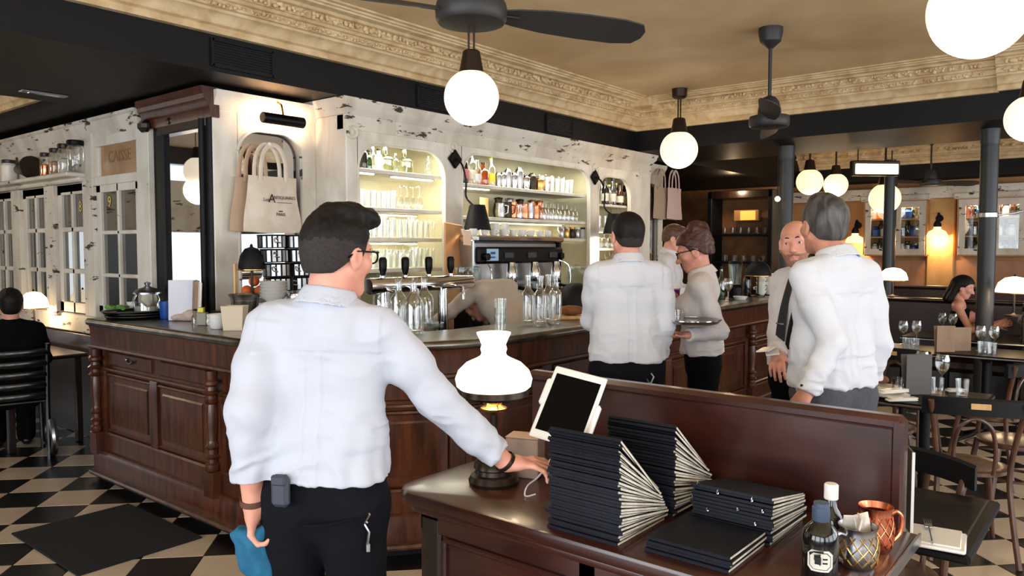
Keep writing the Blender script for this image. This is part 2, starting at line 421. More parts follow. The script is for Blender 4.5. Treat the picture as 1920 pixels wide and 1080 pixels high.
# ventilation grilles set in the fascia
def vent(px0, px1, py, label):
    a = at_v(px0, py, VF - .012); b = at_v(px1, py, VF - .012); L = b.x - a.x
    t = thing('ventilation_grille', label, 'vent', ((a.x + b.x) / 2, VF - .012, 2.835))
    mb = MB()
    for x in (-L / 2, L / 2): mb.box((x, -.008, 0), (.02, .018, .17))
    for z in (-.08, .08): mb.box((0, -.008, z), (L, .018, .018))
    obj('frame', mb, M_blackm, t, None)
    for k in range(9): obj('slat', MB().box((0, 0, 0), (L - .02, .012, .004), 0, 0, T(0, -.008, -.066 + k * .0165) @ Rx(.6)), M_dark, t, None)
vent(397, 510, 110, 'long black louvred grille in beam above arched mirror')
vent(782, 850, 190, 'black louvred grille in beam behind round globe lamp')
vent(1024, 1072, 238, 'small black louvred grille in beam near the cornice corner')
# spotlight strip on the left soffit
p = at_z(82, 174, ZS)
t = thing('ceiling_downlight', 'slim silver downlight strip under the dark left beam', 'light', (p.x, p.y, ZS), .0)
obj('housing', MB().box((0, 0, -.006), (.30, .07, .012), .004), M_steel, t); obj('lens', MB().box((0, 0, -.014), (.2, .035, .005), .002), M_chrome, t)
# round steel columns
def column(u, v, r, lab):
    t = thing('round_column', lab, 'column', (u, v, 0))
    obj('shaft', MB().lathe([(r, .1), (r, 2.6)], 24), M_dark, t)
    obj('base', MB().lathe([(r * 1.2, 0), (r * 1.2, .06), (r, .12)], 24), M_dark, t)
    obj('capital', MB().lathe([(r, 2.58), (r * 1.06, 2.6), (r * 1.06, 2.66), (r * 1.12, 2.68), (r * 1.12, ZS)], 24), M_dark, t)
    return t
c1 = column(*at_d(1850, 465, 7.2).xy, .075, 'thick dark grey column by the tables with pale clamp')
obj('clamp', MB().lathe([(.082, 1.90), (.088, 1.905), (.088, 1.945), (.082, 1.95)], 24).tube([(0, -.08, 1.925), (.0, -.2, 1.935), (-.03, -.42, 1.99)], .008, 6), M_steel, c1)
column(8.4, 2.99, .075, 'dark grey column behind the bald man, by the bar end')
column(13.25, 3.05, .075, 'dark thin column farthest back, before the far cabinets')
# ================================================================ BAR COUNTER
R_ = 1.12; U0, V0 = 2.29, 2.70; VL, UR = 5.64, 7.72
sA = VL - (V0 + R_); sArc = R_ * PI / 2; sB = UR - (U0 + R_); STOT = sA + sArc + sB
def bpt(s):
    if s <= sA: return (U0, VL - s, -1.0, 0.0)
    if s <= sA + sArc:
        a = (s - sA) / R_; return (U0 + R_ - R_ * math.cos(a), V0 + R_ - R_ * math.sin(a), -math.cos(a), -math.sin(a))
    return (U0 + R_ + s - sA - sArc, V0, 0.0, -1.0)
def bpath(s0, s1):
    ss = {s0, s1}
    for k in range(41):
        q = sA + sArc * k / 40
        if s0 < q < s1: ss.add(q)
    return [bpt(s) for s in sorted(ss)]
bar = thing('bar_counter', 'long curved mahogany bar front with panels and turned columns', 'bar', (0, 0, 0))
full = bpath(0, STOT)
obj('carcass', MB().sweep(full, [(-.05, 0), (-.05, 1.085), (-.42, 1.085), (-.42, 0)]), M_wood, bar)
obj('apron', MB().sweep(full, [(-.04, .945), (.0, .955), (.005, 1.06), (.012, 1.085), (-.06, 1.085), (-.06, .945)]), M_wood, bar)
obj('apron_moulding', MB().sweep(full, [(-.05, .925), (.012, .93), (.022, .94), (.018, .952), (.0, .958), (-.05, .958)]), M_wood, bar)
obj('frieze_moulding', MB().sweep(full, [(-.05, .775), (-.022, .78), (-.016, .79), (-.022, .80), (-.05, .802)]), M_wood, bar)
obj('lower_rail', MB().sweep(full, [(-.05, .22), (-.03, .22), (-.03, .335), (-.022, .34), (-.03, .352), (-.05, .356)]), M_wood, bar)
obj('plinth', MB().sweep(full, [(-.05, .07), (.0, .07), (.0, .185), (-.01, .2), (-.012, .215), (-.03, .225), (-.05, .225)]), M_wood, bar)
obj('kick_board', MB().sweep(full, [(-.05, 0), (-.03, 0), (-.03, .072), (-.05, .072)]), M_blackm, bar)
obj('step_rail', MB().sweep(full, [(-.03, .05), (.035, .05), (.04, .062), (.035, .075), (-.03, .075)]), M_chairw, bar)
# panels: divisions along the front
def frac_at_px(px):   # arclength whose top edge shows at this column
    best = min((abs(proj((bpt(STOT * k / 600)[0], bpt(STOT * k / 600)[1], .7))[0] - px), k) for k in range(601)); return STOT * best[1] / 600
cols = [frac_at_px(180), frac_at_px(396), frac_at_px(1410)]
divs = [cols[0] + .06, (cols[0] + cols[1]) / 2 + .02, cols[1] - .06]
L2 = [cols[1] + .06]
nP = 7
for k in range(1, nP + 1): L2.append(cols[1] + .06 + (cols[2] - .06 - cols[1] - .06) * k / nP)
def stile(s): obj('stile', MB().sweep(bpath(s - .045, s + .045), [(-.052, .35), (-.026, .35), (-.022, .36), (-.022, .768), (-.026, .78), (-.052, .78)]), M_wood, bar)
def panel(s0, s1):
    a, b = s0 + .055, s1 - .055
    obj('panel_moulding', MB().sweep(bpath(a, b), [(-.05, .36), (-.028, .364), (-.022, .374), (-.036, .384), (-.036, .744), (-.022, .754), (-.028, .764), (-.05, .768)]), M_wood, bar)
    obj('panel', MB().sweep(bpath(a + .045, b - .045), [(-.04, .41), (-.03, .425), (-.028, .70), (-.04, .715)]), M_wood, bar)
    obj('frieze_panel', MB().sweep(bpath(a, b), [(-.052, .815), (-.04, .825), (-.04, .905), (-.052, .915)]), M_wood, bar)
for seq in (divs, L2):
    for s0, s1 in zip(seq[:-1], seq[1:]):
        if s1 - s0 > .2: panel(s0, s1)
    for s in seq: stile(s)
panel(cols[2] + .06, STOT - .02) if STOT - cols[2] > .3 else None
# turned half columns
prof = [(.035, .35), (.042, .36), (.042, .39), (.03, .40), (.03, .42), (.046, .435), (.03, .45), (.03, .475), (.044, .49), (.032, .505), (.026, .53), (.034, .60), (.036, .66), (.03, .725),
        (.028, .735), (.046, .75), (.03, .765), (.03, .785), (.048, .80), (.03, .815), (.028, .835), (.044, .85), (.044, .865), (.032, .88), (.036, .925)]
for s in cols:
    x, y, nx, ny = bpt(s)
    obj('turned_column', MB().lathe(prof, 14, 0, T(x + nx * .0, y + ny * .0, 0)), M_wood, bar)
    obj('column_block', MB().sweep(bpath(max(0, s - .05), min(STOT, s + .05)), [(-.05, .2), (.03, .2), (.03, .345), (.02, .35), (-.05, .35)]), M_wood, bar)
for s in (frac_at_px(236), frac_at_px(1040), frac_at_px(1455)):     # swag pulls
    x, y, nx, ny = bpt(s); a = math.atan2(ny, nx)
    pts = [(0.012, q * .045, .86 + .02 * q * q) for q in np.linspace(-1, 1, 9)]
    obj('swag_handle', MB().tube(pts, .007, 6, 0, T(x - nx * .04, y - ny * .04, 0) @ Rz(a)).sphere((.01, -.045, .882), .011, 6, 0, T(x - nx * .04, y - ny * .04, 0) @ Rz(a)), M_steel, bar)
end = MB().box((U0 + .2, VL - .0, .55), (.37, .03, 1.06), .005)
obj('end_panel', end, M_wood, bar)
obj('end_panel', MB().box((UR, V0 + .23, .55), (.03, .40, 1.06), .005), M_wood, bar)
# zinc top
ZT = 1.134
top = obj('zinc_worktop', MB().sweep(bpath(-.0, STOT), [(-.47, 1.085), (.015, 1.085), (.028, 1.092), (.034, 1.108), (.03, 1.124), (.018, 1.133), (0, ZT), (-.47, ZT)]), M_zinc, None, 40)
tag(top, 'curved zinc worktop with rounded lip along the whole bar', 'worktop')
# black mat on the floor before the bar
o = obj('floor_mat', MB().box((0, 0, .006), (.655, .89, .012), .004), M_mat, None, None, (1.86, 4.45, 0), .0)
tag(o, 'black rubber mat lying on the tiles before the bar', 'mat')

# ================================================================ BACK BAR
VB = 4.52; UA, UZ = 3.64, 8.17; ZB = 2.68; ZN = .95
bb = thing('back_bar', 'distressed white shelving unit with three arched bays behind bar', 'shelving', (0, 0, 0))
uu = lambda px: at_v(px, 300, VB).x
bays = [(uu(671), uu(834), 2.405), (uu(866), uu(1106), 2.44), (uu(1122), uu(1182), 2.40)]
edges = [UA] + [x for b in bays for x in b[:2]] + [UZ]
for k in range(0, len(edges), 2):
    a, b = edges[k], edges[k + 1]
    obj('stile', MB().box(((a + b) / 2, VB + .02, (ZN + 2.5) / 2), (b - a, .04, 2.5 - ZN), .006), M_white, bb)
for a, b, zt in bays:
    r = .14; rc = min(.2, (b - a) * .3); mb = MB()
    poly = [(a, 2.5), (a, zt - rc)]
    poly += [(a + rc - rc * math.cos(q), zt - rc + rc * math.sin(q)) for q in np.linspace(0, PI / 2, 9)[1:]]
    poly += [(b - rc + rc * math.sin(q), zt - rc + rc * math.cos(q)) for q in np.linspace(0, PI / 2, 9)[:-1]] + [(b, zt - rc), (b, 2.5)]
    # header in vertical plane, cut in strips so the arch stays clean
    inner = poly[1:-1]
    for (x0, z0), (x1, z1) in zip(inner[:-1], inner[1:]):
        if x1 - x0 < 1e-5: continue
        mb.add([(x0, VB, z0), (x1, VB, z1), (x1, VB, 2.5), (x0, VB, 2.5), (x0, VB + .04, z0), (x1, VB + .04, z1), (x1, VB + .04, 2.5), (x0, VB + .04, 2.5)],
               [(0, 1, 2, 3), (7, 6, 5, 4), (0, 4, 5, 1), (2, 6, 7, 3)])
    obj('arched_header', mb, M_white, bb, 40)
    obj('bead', MB().tube([(x, VB - .004, z) for x, z in [(a, ZN + .1)] + inner + [(b, ZN + .1)]], .009, 6), M_white, bb)
obj('frieze', MB().box(((UA + UZ) / 2, VB + .05, 2.555), (UZ - UA, .11, .13), .004), M_white2, bb)
cpath = [(UA - .0, VB + .5, -1, 0), (UA, VB, -1, -1), (UZ, VB, 1, -1), (UZ, VB + .5, 1, 0)]
obj('cornice', MB().sweep(cpath, [(-.05, 2.60), (.012, 2.60), (.02, 2.615), (.03, 2.63), (.05, 2.655), (.055, 2.68), (.065, 2.695), (.065, 2.715), (-.05, 2.715)]), M_white2, bb)
obj('side_panel', MB().box((UA + .012, VB + .28, (ZN + 2.6) / 2), (.024, .5, 2.6 - ZN), .003), M_white, bb)
obj('side_panel', MB().box((UZ - .012, VB + .28, (ZN + 2.6) / 2), (.024, .5, 2.6 - ZN), .003), M_white, bb)
obj('back_panel', MB().box(((UA + UZ) / 2, 5.05, 1.8), (UZ - UA - .05, .02, 1.75)), M_cream, bb)
for k in (1, 3): 
    a, b = edges[2 * (k // 2) + 1 + (0 if k == 1 else 0)], 0
for q in ((bays[0][1] + bays[1][0]) / 2, (bays[1][1] + bays[2][0]) / 2):
    obj('partition', MB().box((q, VB + .29, 1.75), (.05, .5, 1.6), .003), M_cream, bb)
for x in (uu(660), uu(848), uu(1115), uu(1197)):     # rosettes carved on the stiles
    mb = MB(); M = T(x, VB, 2.47) @ Rx(PI / 2)
    mb.lathe([(.052, 0), (.052, .012), (.044, .02), (.034, .014), (.026, .012), (.018, .02), (.0, .024)], 16, 0, M)
    obj('rosette', mb, M_white2, bb)
obj('lower_cabinet', MB().box(((UA + UZ) / 2, 4.55, .45), (UZ - UA, .9, .9), .005), M_woodd, bb)
obj('back_counter', MB().box(((UA + UZ) / 2, 4.5, .925), (UZ - UA, 1.06, .05), .006), M_zinc, bb)
SH = {0: [(2.225, .030), (1.935, .03), (1.70, .028), (1.455, .028)], 1: [(2.185, .03), (1.90, .03), (1.72, .028)], 2: [(2.10, .025), (1.84, .025), (1.62, .028), (1.4, .025)]}
for k, (a, b, zt) in enumerate(bays):
    for i, (z, th) in enumerate(SH[k]):
        if k == 1 and i == 2: a_, b_ = at_v(1050, 445, 4.6).x, b + .01
        else: a_, b_ = a - .015, b + .015
        obj('shelf', MB().box(((a_ + b_) / 2, VB + .28, z - th / 2), (b_ - a_, .46, th), .003), M_white, bb)
# bay lighting: slim warm white strips fixed below the top boards
def strip(x0, x1, y, z, p):
    t = thing('shelf_light', p[1], 'light', ((x0 + x1) / 2, y, z))
    obj('diffuser', MB().box((0, 0, 0), (x1 - x0, .03, .012), .003), M_strip, t); obj('channel', MB().box((0, 0, .01), (x1 - x0 + .01, .036, .008)), M_steel, t)
    l = bpy.data.lights.new('strip_light', 'AREA'); l.shape = 'RECTANGLE'; l.size = x1 - x0; l.size_y = .05; l.energy = p[0] * .6; l.color = (1, .95, .78)
    o = bpy.data.objects.new('strip_light', l); COL.objects.link(o); o.location = ((x0 + x1) / 2, y, z - .015)
a, b, zt = bays[0]
strip(a + .03, b - .05, VB + .07, zt + .03, (7, 'warm white light strip at the head of the left shelf bay'))
strip(a + .0, a + .2, VB + .06, 2.185, (3.0, 'short light strip under left end of the top left shelf'))
strip(a + .42, b - .05, VB + .10, 2.183, (3.5, 'longer light strip under the middle of the top left shelf'))
strip(a + .05, b - .05, VB + .30, 1.89, (3, 'light strip under second shelf of the left bay'))
strip(a + .05, b - .05, VB + .30, 1.655, (2.5, 'light strip under third shelf of the left bay'))
a, b, zt = bays[1]
strip(a + .03, a + .42, VB + .06, 2.143, (3.5, 'light strip under the top shelf of the middle bay'))
strip(a + .1, b - .1, VB + .07, zt + .02, (9, 'light strip at the head of the middle shelf bay'))
strip(a + .6, b - .1, VB + .30, 1.86, (3.5, 'light strip under the second shelf of the middle bay'))
a, b, zt = bays[2]
strip(a + .05, b - .05, VB + .07, zt + .02, (3, 'light strip at the head of the right shelf bay'))
strip(a + .05, b - .05, VB + .30, 1.80, (2, 'light strip under second shelf of the right bay'))

# ---------------------------------------------------------------- arched mirror panel, left of the back bar
def arch_panel(name, label, u0, u1, v, z0, z1, mu0, mu1, mz0, mz1, rc):
    """white board in plane v with an arched mirror in it, facing -v"""
    t = thing(name, label, 'mirror', (0, 0, 0)); th = .05
    obj('stile', MB().box(((u0 + mu0) / 2, v + th / 2, (z0 + z1) / 2), (mu0 - u0, th, z1 - z0), .004), M_white, t)
    obj('stile', MB().box(((mu1 + u1) / 2, v + th / 2, (z0 + z1) / 2), (u1 - mu1, th, z1 - z0), .004), M_white, t)
    inner = [(mu0, mz1 - rc)] + [(mu0 + rc - rc * math.cos(q), mz1 - rc + rc * math.sin(q)) for q in np.linspace(0, PI / 2, 10)[1:]] + \
            [(mu1 - rc + rc * math.sin(q), mz1 - rc + rc * math.cos(q)) for q in np.linspace(0, PI / 2, 10)]
    mb = MB()
    for (x0, a0), (x1, a1) in zip(inner[:-1], inner[1:]):
        if x1 - x0 < 1e-5: continue
        mb.add([(x0, v, a0), (x1, v, a1), (x1, v, z1), (x0, v, z1), (x0, v + th, a0), (x1, v + th, a1), (x1, v + th, z1), (x0, v + th, z1)], [(0, 1, 2, 3), (7, 6, 5, 4), (0, 4, 5, 1), (2, 6, 7, 3)])
    obj('arched_header', mb, M_white, t, 40)
    obj('sill', MB().box(((mu0 + mu1) / 2, v + th / 2, (z0 + mz0) / 2), (mu1 - mu0, th, mz0 - z0), .004), M_white, t)
    obj('bead', MB().tube([(mu0, v - .004, mz0)] + [(x, v - .004, z) for x, z in inner] + [(mu1, v - .004, mz0)], .012, 6), M_white2, t)
    obj('mirror_glass', MB().box(((mu0 + mu1) / 2, v + th - .012, (mz0 + mz1) / 2), (mu1 - mu0 + .02, .008, mz1 - mz0 + .02)), M_mirror, t, None)
    obj('cornice', MB().sweep([(u0 - .0, v, 0, -1), (u1, v, 0, -1)], [(-.05, z1 - .1), (.01, z1 - .1), (.016, z1 - .085), (.03, z1 - .05), (.05, z1 - .02), (.055, z1), (.06, z1 + .025), (-.05, z1 + .025)]), M_white, t)
    return t
arch_panel('arched_mirror', 'arched mirror in chipped white board behind hanging canvas bag', 2.80, 3.64, 4.88, .9, 2.66, 2.985, 3.50, 1.16, 2.45, .17)
# ---------------------------------------------------------------- tall mirror between dark posts (left wall, faces -u)
t = thing('post_mirror', 'tall mirror between dark posts under carved wooden cornice', 'mirror', (0, 0, 0))
UL = 2.78
yA, yB, yC, yD = 4.80, 4.98, 5.57, 5.71
obj('post', MB().box((UL + .035, 4.94, 1.83), (.07, .10, 1.45), .012), M_blackp, t)
obj('post_bead', MB().lathe([(.022, 1.12), (.022, 2.5)], 12, 0, T(UL - .005, 4.98, 0)), M_blackp, t)
obj('post', MB().box((UL + .05, (yC + yD) / 2, 1.83), (.07, yD - yC, 1.45), .012), M_blackp, t)
obj('mirror_glass', MB().box((UL + .05, (yB + yC) / 2, 1.8), (.008, yC - yB + .06, 1.45)), M_mirror, t, None)
obj('head_rail', MB().box((UL + .03, (yB + yC) / 2, 2.49), (.07, yC - yB + .1, .1), .01), M_woodd, t)
obj('carved_cornice', MB().sweep([(UL, 5.80, -1, 0), (UL, 4.86, -1, 0)], [(-.06, 2.50), (.005, 2.50), (.01, 2.53), (.01, 2.56), (.025, 2.575), (.03, 2.60), (.05, 2.62), (.055, 2.65), (.07, 2.665), (.07, 2.70), (-.06, 2.70)]), M_wood, t)
obj('corbel', MB().box((UL - .03, 5.74, 2.52), (.08, .12, .09), .03), M_woodd, t)
obj('boss', MB().sphere((UL - .0, 5.42, 2.53), (.02, .04, .03), 8), M_woodd, t)
obj('sill', MB().box((UL + .03, 5.3, 1.13), (.07, 1.0, .05), .01), M_woodd, t)
# ================================================================ LEFT WALL: glazed cabinets (face -u, plane u = 2.78)
UL = 2.78
MLW = Matrix(((0, 0, -1, 0), (-1, 0, 0, 0), (0, 1, 0, 0), (0, 0, 0, 1)))     # flat lettering facing -u
def vbox(v0, v1, z0, z1, th=.04, off=0, ch=.004): return MB().box((UL + th / 2 - off, (v0 + v1) / 2, (z0 + z1) / 2), (th, abs(v1 - v0), z1 - z0), ch)
def glazed(t, v0, v1, z0, z1, ncol, rows, st=.07, rail=.06, mt=.03):
    """door leaf between v0<v1; rows = list of bar heights between panes"""
    obj('stile', vbox(v0, v0 + st, z0, z1), M_white, t); obj('stile', vbox(v1 - st, v1, z0, z1), M_white, t)
    obj('rail', vbox(v0, v1, z1 - rail, z1, .038), M_white, t); obj('rail', vbox(v0, v1, z0, z0 + rail, .038), M_white, t)
    ws = (v1 - v0 - 2 * st); zs = [z0 + rail] + rows + [z1 - rail]
    for k in range(1, ncol): c = v0 + st + ws * k / ncol; obj('muntin', vbox(c - mt / 2, c + mt / 2, z0, z1, .03), M_white, t)
    for z in rows: obj('muntin', vbox(v0 + st, v1 - st, z - mt / 2, z + mt / 2, .03, 0), M_white, t)
    for k in range(ncol):
        for z_0, z_1 in zip(zs[:-1], zs[1:]):
            a = v0 + st + ws * k / ncol; b = a + ws / ncol
            mb = MB().box((UL + .026, (a + b) / 2, (z_0 + z_1) / 2), (.004, b - a, z_1 - z_0), 0, 0)
            xf(mb, T(0, 0, 0)); obj('pane', mb, M_pane, t, None)
# cash desk door unit
t = thing('cash_cabinet', 'white cabinet with six-pane glazed door under lettered glass transom', 'cabinet', (0, 0, 0))
obj('jamb', vbox(5.715, 5.90, 1.13, 2.56, .06, .02), M_white, t)
glazed(t, 5.90, 6.66, 1.09, 2.13, 2, [1.40, 1.745], .075, .06)
obj('jamb', vbox(6.66, 6.80, 1.05, 2.56, .07, .03), M_white2, t)
obj('transom_rail', vbox(5.90, 6.66, 2.13, 2.20, .05, .01), M_white, t); obj('transom_rail', vbox(5.90, 6.66, 2.44, 2.56, .05, .01), M_white, t)
obj('transom_stile', vbox(5.90, 5.95, 2.20, 2.44), M_white, t); obj('transom_stile', vbox(6.60, 6.66, 2.20, 2.44), M_white, t)
M_transom = mat('transom_glass', (190, 154, 114), .2, .15, col2=(172, 132, 94), nscale=3)
obj('transom_pane', vbox(5.93, 6.62, 2.18, 2.46, .006, -.02, 0), M_transom, t, None)
obj('lettering', xf(text_mb('CAISSE', .13), T(UL + .018, 6.27, 2.345) @ MLW), mat('faded_ink', (138, 106, 70), .6), t, None)
obj('number', xf(text_mb('9', .12), T(UL + .021, 6.47, 1.99) @ MLW), M_gold, t, None)
# display cupboard with ledge
t2 = thing('display_cupboard', 'worn white cupboard with glazed doors and a jar ledge', 'cupboard', (0, 0, 0))
obj('board', vbox(6.80, 10.9, 2.10, 2.6, .03, 0), M_white2, t2)
obj('ledge', MB().box((UL - .07, 8.85, 2.225), (.2, 4.1, .035), .008), M_white2, t2)
obj('ledge_moulding', MB().box((UL - .03, 8.85, 2.19), (.1, 4.1, .04), .012), M_white2, t2)
vs = [6.85, 7.45, 7.66, 8.26, 8.47, 9.07, 9.28, 9.88, 10.1, 10.7]
obj('pilaster', vbox(6.80, 6.86, 1.05, 2.2, .06, .03), M_white2, t2)
for k in range(0, 10, 2): glazed(t2, vs[k], vs[k + 1], 1.06, 2.17, 2, [1.42, 1.78], .08, .09, .04)
for k in range(1, 9, 2): obj('pilaster', vbox(vs[k], vs[k + 1], 1.02, 2.17, .07, .035), M_white2, t2)
obj('number', xf(text_mb('8', .13), T(UL + .021, 7.03, 1.97) @ MLW), M_gold, t2, None)
obj('base_board', MB().box((UL + .03, 8.1, .97), (.06, 5.0, .16), .01), M_white2, t2)
obj('wainscot', MB().box((UL + .04, 8.3, .44), (.08, 5.2, .88), .006), M_woodd, t2)
obj('cornice', MB().sweep([(UL, 10.95, -1, 0), (UL, 5.84, -1, 0)], [(-.06, 2.52), (.01, 2.52), (.016, 2.545), (.035, 2.575), (.05, 2.61), (.055, 2.635), (.07, 2.645), (.07, 2.665), (-.06, 2.665)]), M_white2, t2)
# jars on the ledge
def jar(px, top, bot, h, r, lab, lid=M_black, body=M_glass, fill=None):
    p = at_u(px, bot, UL - .08); t = thing('storage_jar', lab, 'jar', (p.x, p.y, 2.243))
    obj('body', MB().lathe([(r * .9, 0), (r, .01), (r, h * .78), (r * .8, h * .86), (r * .8, h * .9)], 18), body, t)
    obj('lid', MB().lathe([(r * .86, h * .88), (r * .95, h * .9), (r * .95, h * 1.02), (r * .85, h * 1.05)], 18), lid, t)
    if fill: obj('contents', MB().lathe([(r * .85, .008), (r * .93, .02), (r * .93, h * .5), (r * .5, h * .55)], 14), fill, t)
jar(143, 270, 328, .25, .07, 'widest clear glass jar with black lid, right end of ledge', M_black, M_glass)
jar(122, 275, 330, .24, .055, 'clear glass jar with dark wooden lid beside the widest jar', M_woodd, M_glass, M_paper)
jar(105, 280, 333, .22, .05, 'glass jar bearing an orange tag on the cupboard ledge', M_woodd, M_glass, M_tan)
jar(86, 285, 336, .2, .045, 'small pinkish glass jar beside the dark grinder on ledge', M_woodd, M_glass, M_copper)
jar(18, 300, 348, .2, .065, 'stout cream jar with dark lid at far end of ledge', M_woodd, M_porc)
p = at_u(48, 340, UL - .08)
t = thing('coffee_grinder', 'dark conical coffee grinder lying on the cupboard ledge', 'grinder', (p.x, p.y, 2.243), PI / 2)
obj('hopper', MB().lathe([(.10, -.17), (.105, -.15), (.05, .08), (.04, .17)], 18, 0, T(0, 0, .105) @ Ry(PI / 2)), M_bronze, t)
obj('crank', MB().tube([(.16, 0, .11), (.2, 0, .14), (.2, 0, .22)], .01, 8), M_bronze, t)
# ---------------------------------------------------------------- picture lamp over the arched mirror
p = at_v(528, 226, 4.78)
t = thing('picture_lamp', 'black picture light on curved brass arm over arched mirror', 'lamp', (p.x, 4.76, p.z))
obj('shade', MB().lathe([(.035, -.17), (.04, -.165), (.04, .165), (.035, .17)], 18, 0, Ry(PI / 2)), M_black, t)
obj('arm', MB().tube([(0, .11, .04), (0, .10, .10), (0, .06, .13), (0, .02, .11), (0, 0, .04)], .008, 8).lathe([(.03, 0), (.03, .012)], 14, 0, T(0, .112, .04) @ Rx(PI / 2)), M_brass, t)
l = bpy.data.lights.new('picture_lamp_light', 'AREA'); l.shape = 'RECTANGLE'; l.size = .3; l.size_y = .03; l.energy = 6; l.color = (1, .60, .34)
o = bpy.data.objects.new('picture_lamp_light', l); COL.objects.link(o); o.location = (p.x, 4.80, p.z - .03); o.rotation_euler = Vector((0, .75, .35)).to_track_quat('-Z', 'Y').to_euler()
# ---------------------------------------------------------------- canvas bags on the mirror
def tote(u0, v, ztop, wtop, wbot, h, dep, label, mm=M_cream_cloth, rot=0, lettering=True):
    t = thing('canvas_bag', label, 'bag', (u0, v, ztop), rot)
    mb = MB(); n = 8; rows = 8; front = []; vs = []; fs = []
    for side in (-1, 1):
        for j in range(rows + 1):
            f = j / rows; hw = (wtop + (wbot - wtop) * f) / 2
            for i in range(n + 1):
                a = -1 + 2 * i / n; bul = dep * (1 - a ** 4) * (.18 + .82 * math.sin(min(1, f * 1.1) * PI * .62)) * .5
                sag = .012 * (1 - a * a) if f == 1 else 0
                vs.append((a * hw + .006 * math.sin(7 * f + i), side * bul - (0 if side < 0 else -.002) + .004 * math.sin(i * 2.3 + j), -h * f - sag))
    W = n + 1; o2 = W * (rows + 1)
    for base, fl in ((0, 0), (o2, 1)):
        for j in range(rows):
            for i in range(n): fs.append((base + j * W + i, base + j * W + i + 1, base + (j + 1) * W + i + 1, base + (j + 1) * W + i))
    for j in range(rows):
        for e in (0, n): fs.append((j * W + e, (j + 1) * W + e, o2 + (j + 1) * W + e, o2 + j * W + e))
    for i in range(n): fs.append((rows * W + i, rows * W + i + 1, o2 + rows * W + i + 1, o2 + rows * W + i))
    mb.add(vs, fs); obj('body', mb, mm, t, 50)
    for sd, x0 in ((-.012, .0), (.014, -.035)):
        pts = [(x0 + wtop * .27 * -math.cos(q) , sd - .004, -.02 + .24 * math.sin(q) ** .7 if 0 < q < PI else -.03) for q in np.linspace(0, PI, 15)]
        obj('handle', MB().tube(pts, .017, 8, 0, None, False, .25), mm, t)
    if lettering:
        yf = -dep * .5 - .006
        for s_, sz, x, z in (('Les', .034, -.085, -h * .43), ('A', .085, -.04, -h * .41), ('NTIQUAIRES', .031, .062, -h * .385), ('PARIS', .030, .03, -h * .69)):
            obj('lettering', xf(text_mb(s_, sz), T(x, yf + (.003 if abs(x) > .1 else 0), z) @ Rx(PI / 2)), M_ink, t, None)
        obj('print', MB().box((.062, yf, -h * .475), (.12, .001, .003)).box((.03, yf, -h * .63), (.03, .001, .008)), M_ink, t, None)
    return t
p0 = at_v(505, 331, 4.74)
tote(p0.x + .025, 4.74, p0.z, .38, .47, .385, .09, 'cream canvas bag with black lettering hanging on arched mirror')
tote(p0.x - .055, 4.835, p0.z - .01, .30, .40, .37, .05, 'plain tan canvas bag half hidden behind the lettered bag', mat('canvas_tan', (196, 168, 142), .85), 0, False)
t = thing('wall_hook', 'small white hook holding the canvas bag handles', 'hook', (p0.x + .0, 4.86, p0.z + .20))
obj('peg', MB().tube([(0, .02, 0), (0, -.03, -.005), (0, -.10, .0), (0, -.13, .02)], .01, 8).sphere((0, -.13, .022), .016, 8), M_porc, t)
obj('plate', MB().lathe([(.022, 0), (.022, .008), (.012, .014)], 14, 0, T(0, .02, 0) @ Rx(PI / 2)), M_porc, t)
# ================================================================ FOREGROUND STAND
ZT_ = .81
st = thing('host_stand', 'dark mahogany sideboard with rounded corner, nearest the camera', 'sideboard', (0, 0, 0))
def rrect(u0, u1, v0, v1, r, corners):
    pts = []
    for cu, cv, a0, key in ((u1, v1, 0, 'ne'), (u0, v1, PI / 2, 'nw'), (u0, v0, PI, 'sw'), (u1, v0, 1.5 * PI, 'se')):
        if key in corners:
            cx = cu - r if cu == u1 else cu + r; cy = cv - r if cv == v1 else cv + r
            pts += [(cx + r * math.cos(a0 + q), cy + r * math.sin(a0 + q)) for q in np.linspace(0, PI / 2, 9)]
        else: pts.append((cu, cv))
    return pts
U0S, U1S, V0S, V1S = 1.735, 2.40, .46, 1.95
def slab(poly, z0, z1, rb):      # rounded edge slab
    mb = MB(); cx = sum(p[0] for p in poly) / len(poly); cy = sum(p[1] for p in poly) / len(poly); rings = []
    for off, z in ((rb, z0), (rb * .3, z0 + rb * .3), (0, z0 + rb), (0, z1 - rb), (rb * .3, z1 - rb * .3), (rb, z1)):
        rings.append([(x - off * (1 if x > cx else -1), y - off * (1 if y > cy else -1), z) for x, y in poly])
    n = len(poly); vs = [p for r in rings for p in r]; fs = [tuple(range(n))[::-1], tuple(range(5 * n, 6 * n))]
    for j in range(5):
        for i in range(n): k = (i + 1) % n; fs.append((j * n + i, j * n + k, (j + 1) * n + k, (j + 1) * n + i))
    return mb.add(vs, fs)
obj('top', slab(rrect(U0S, U1S, V0S, V1S, .10, ('nw', 'ne')), .765, ZT_, .012), M_woodr, st, 40)
obj('under_moulding', slab(rrect(U0S + .025, U1S, V0S + .02, V1S - .03, .08, ('nw',)), .735, .766, .01), M_woodr, st, 40)
obj('carcass', MB().box(((U0S + .08 + U1S) / 2, (V0S + .06 + V1S - .09) / 2, .39), (U1S - U0S - .08, V1S - V0S - .15, .70), .004), M_woodr, st)
ff = U0S + .078
for v0, v1 in ((V1S - .17, V1S - .085), (1.16, 1.22), (V0S + .06, V0S + .12)): obj('stile', MB().box((ff, (v0 + v1) / 2, .39), (.022, v1 - v0, .69), .004), M_woodr, st)
obj('rail', MB().box((ff, (V0S + V1S) / 2, .70), (.022, V1S - V0S - .16, .07), .004), M_woodr, st)
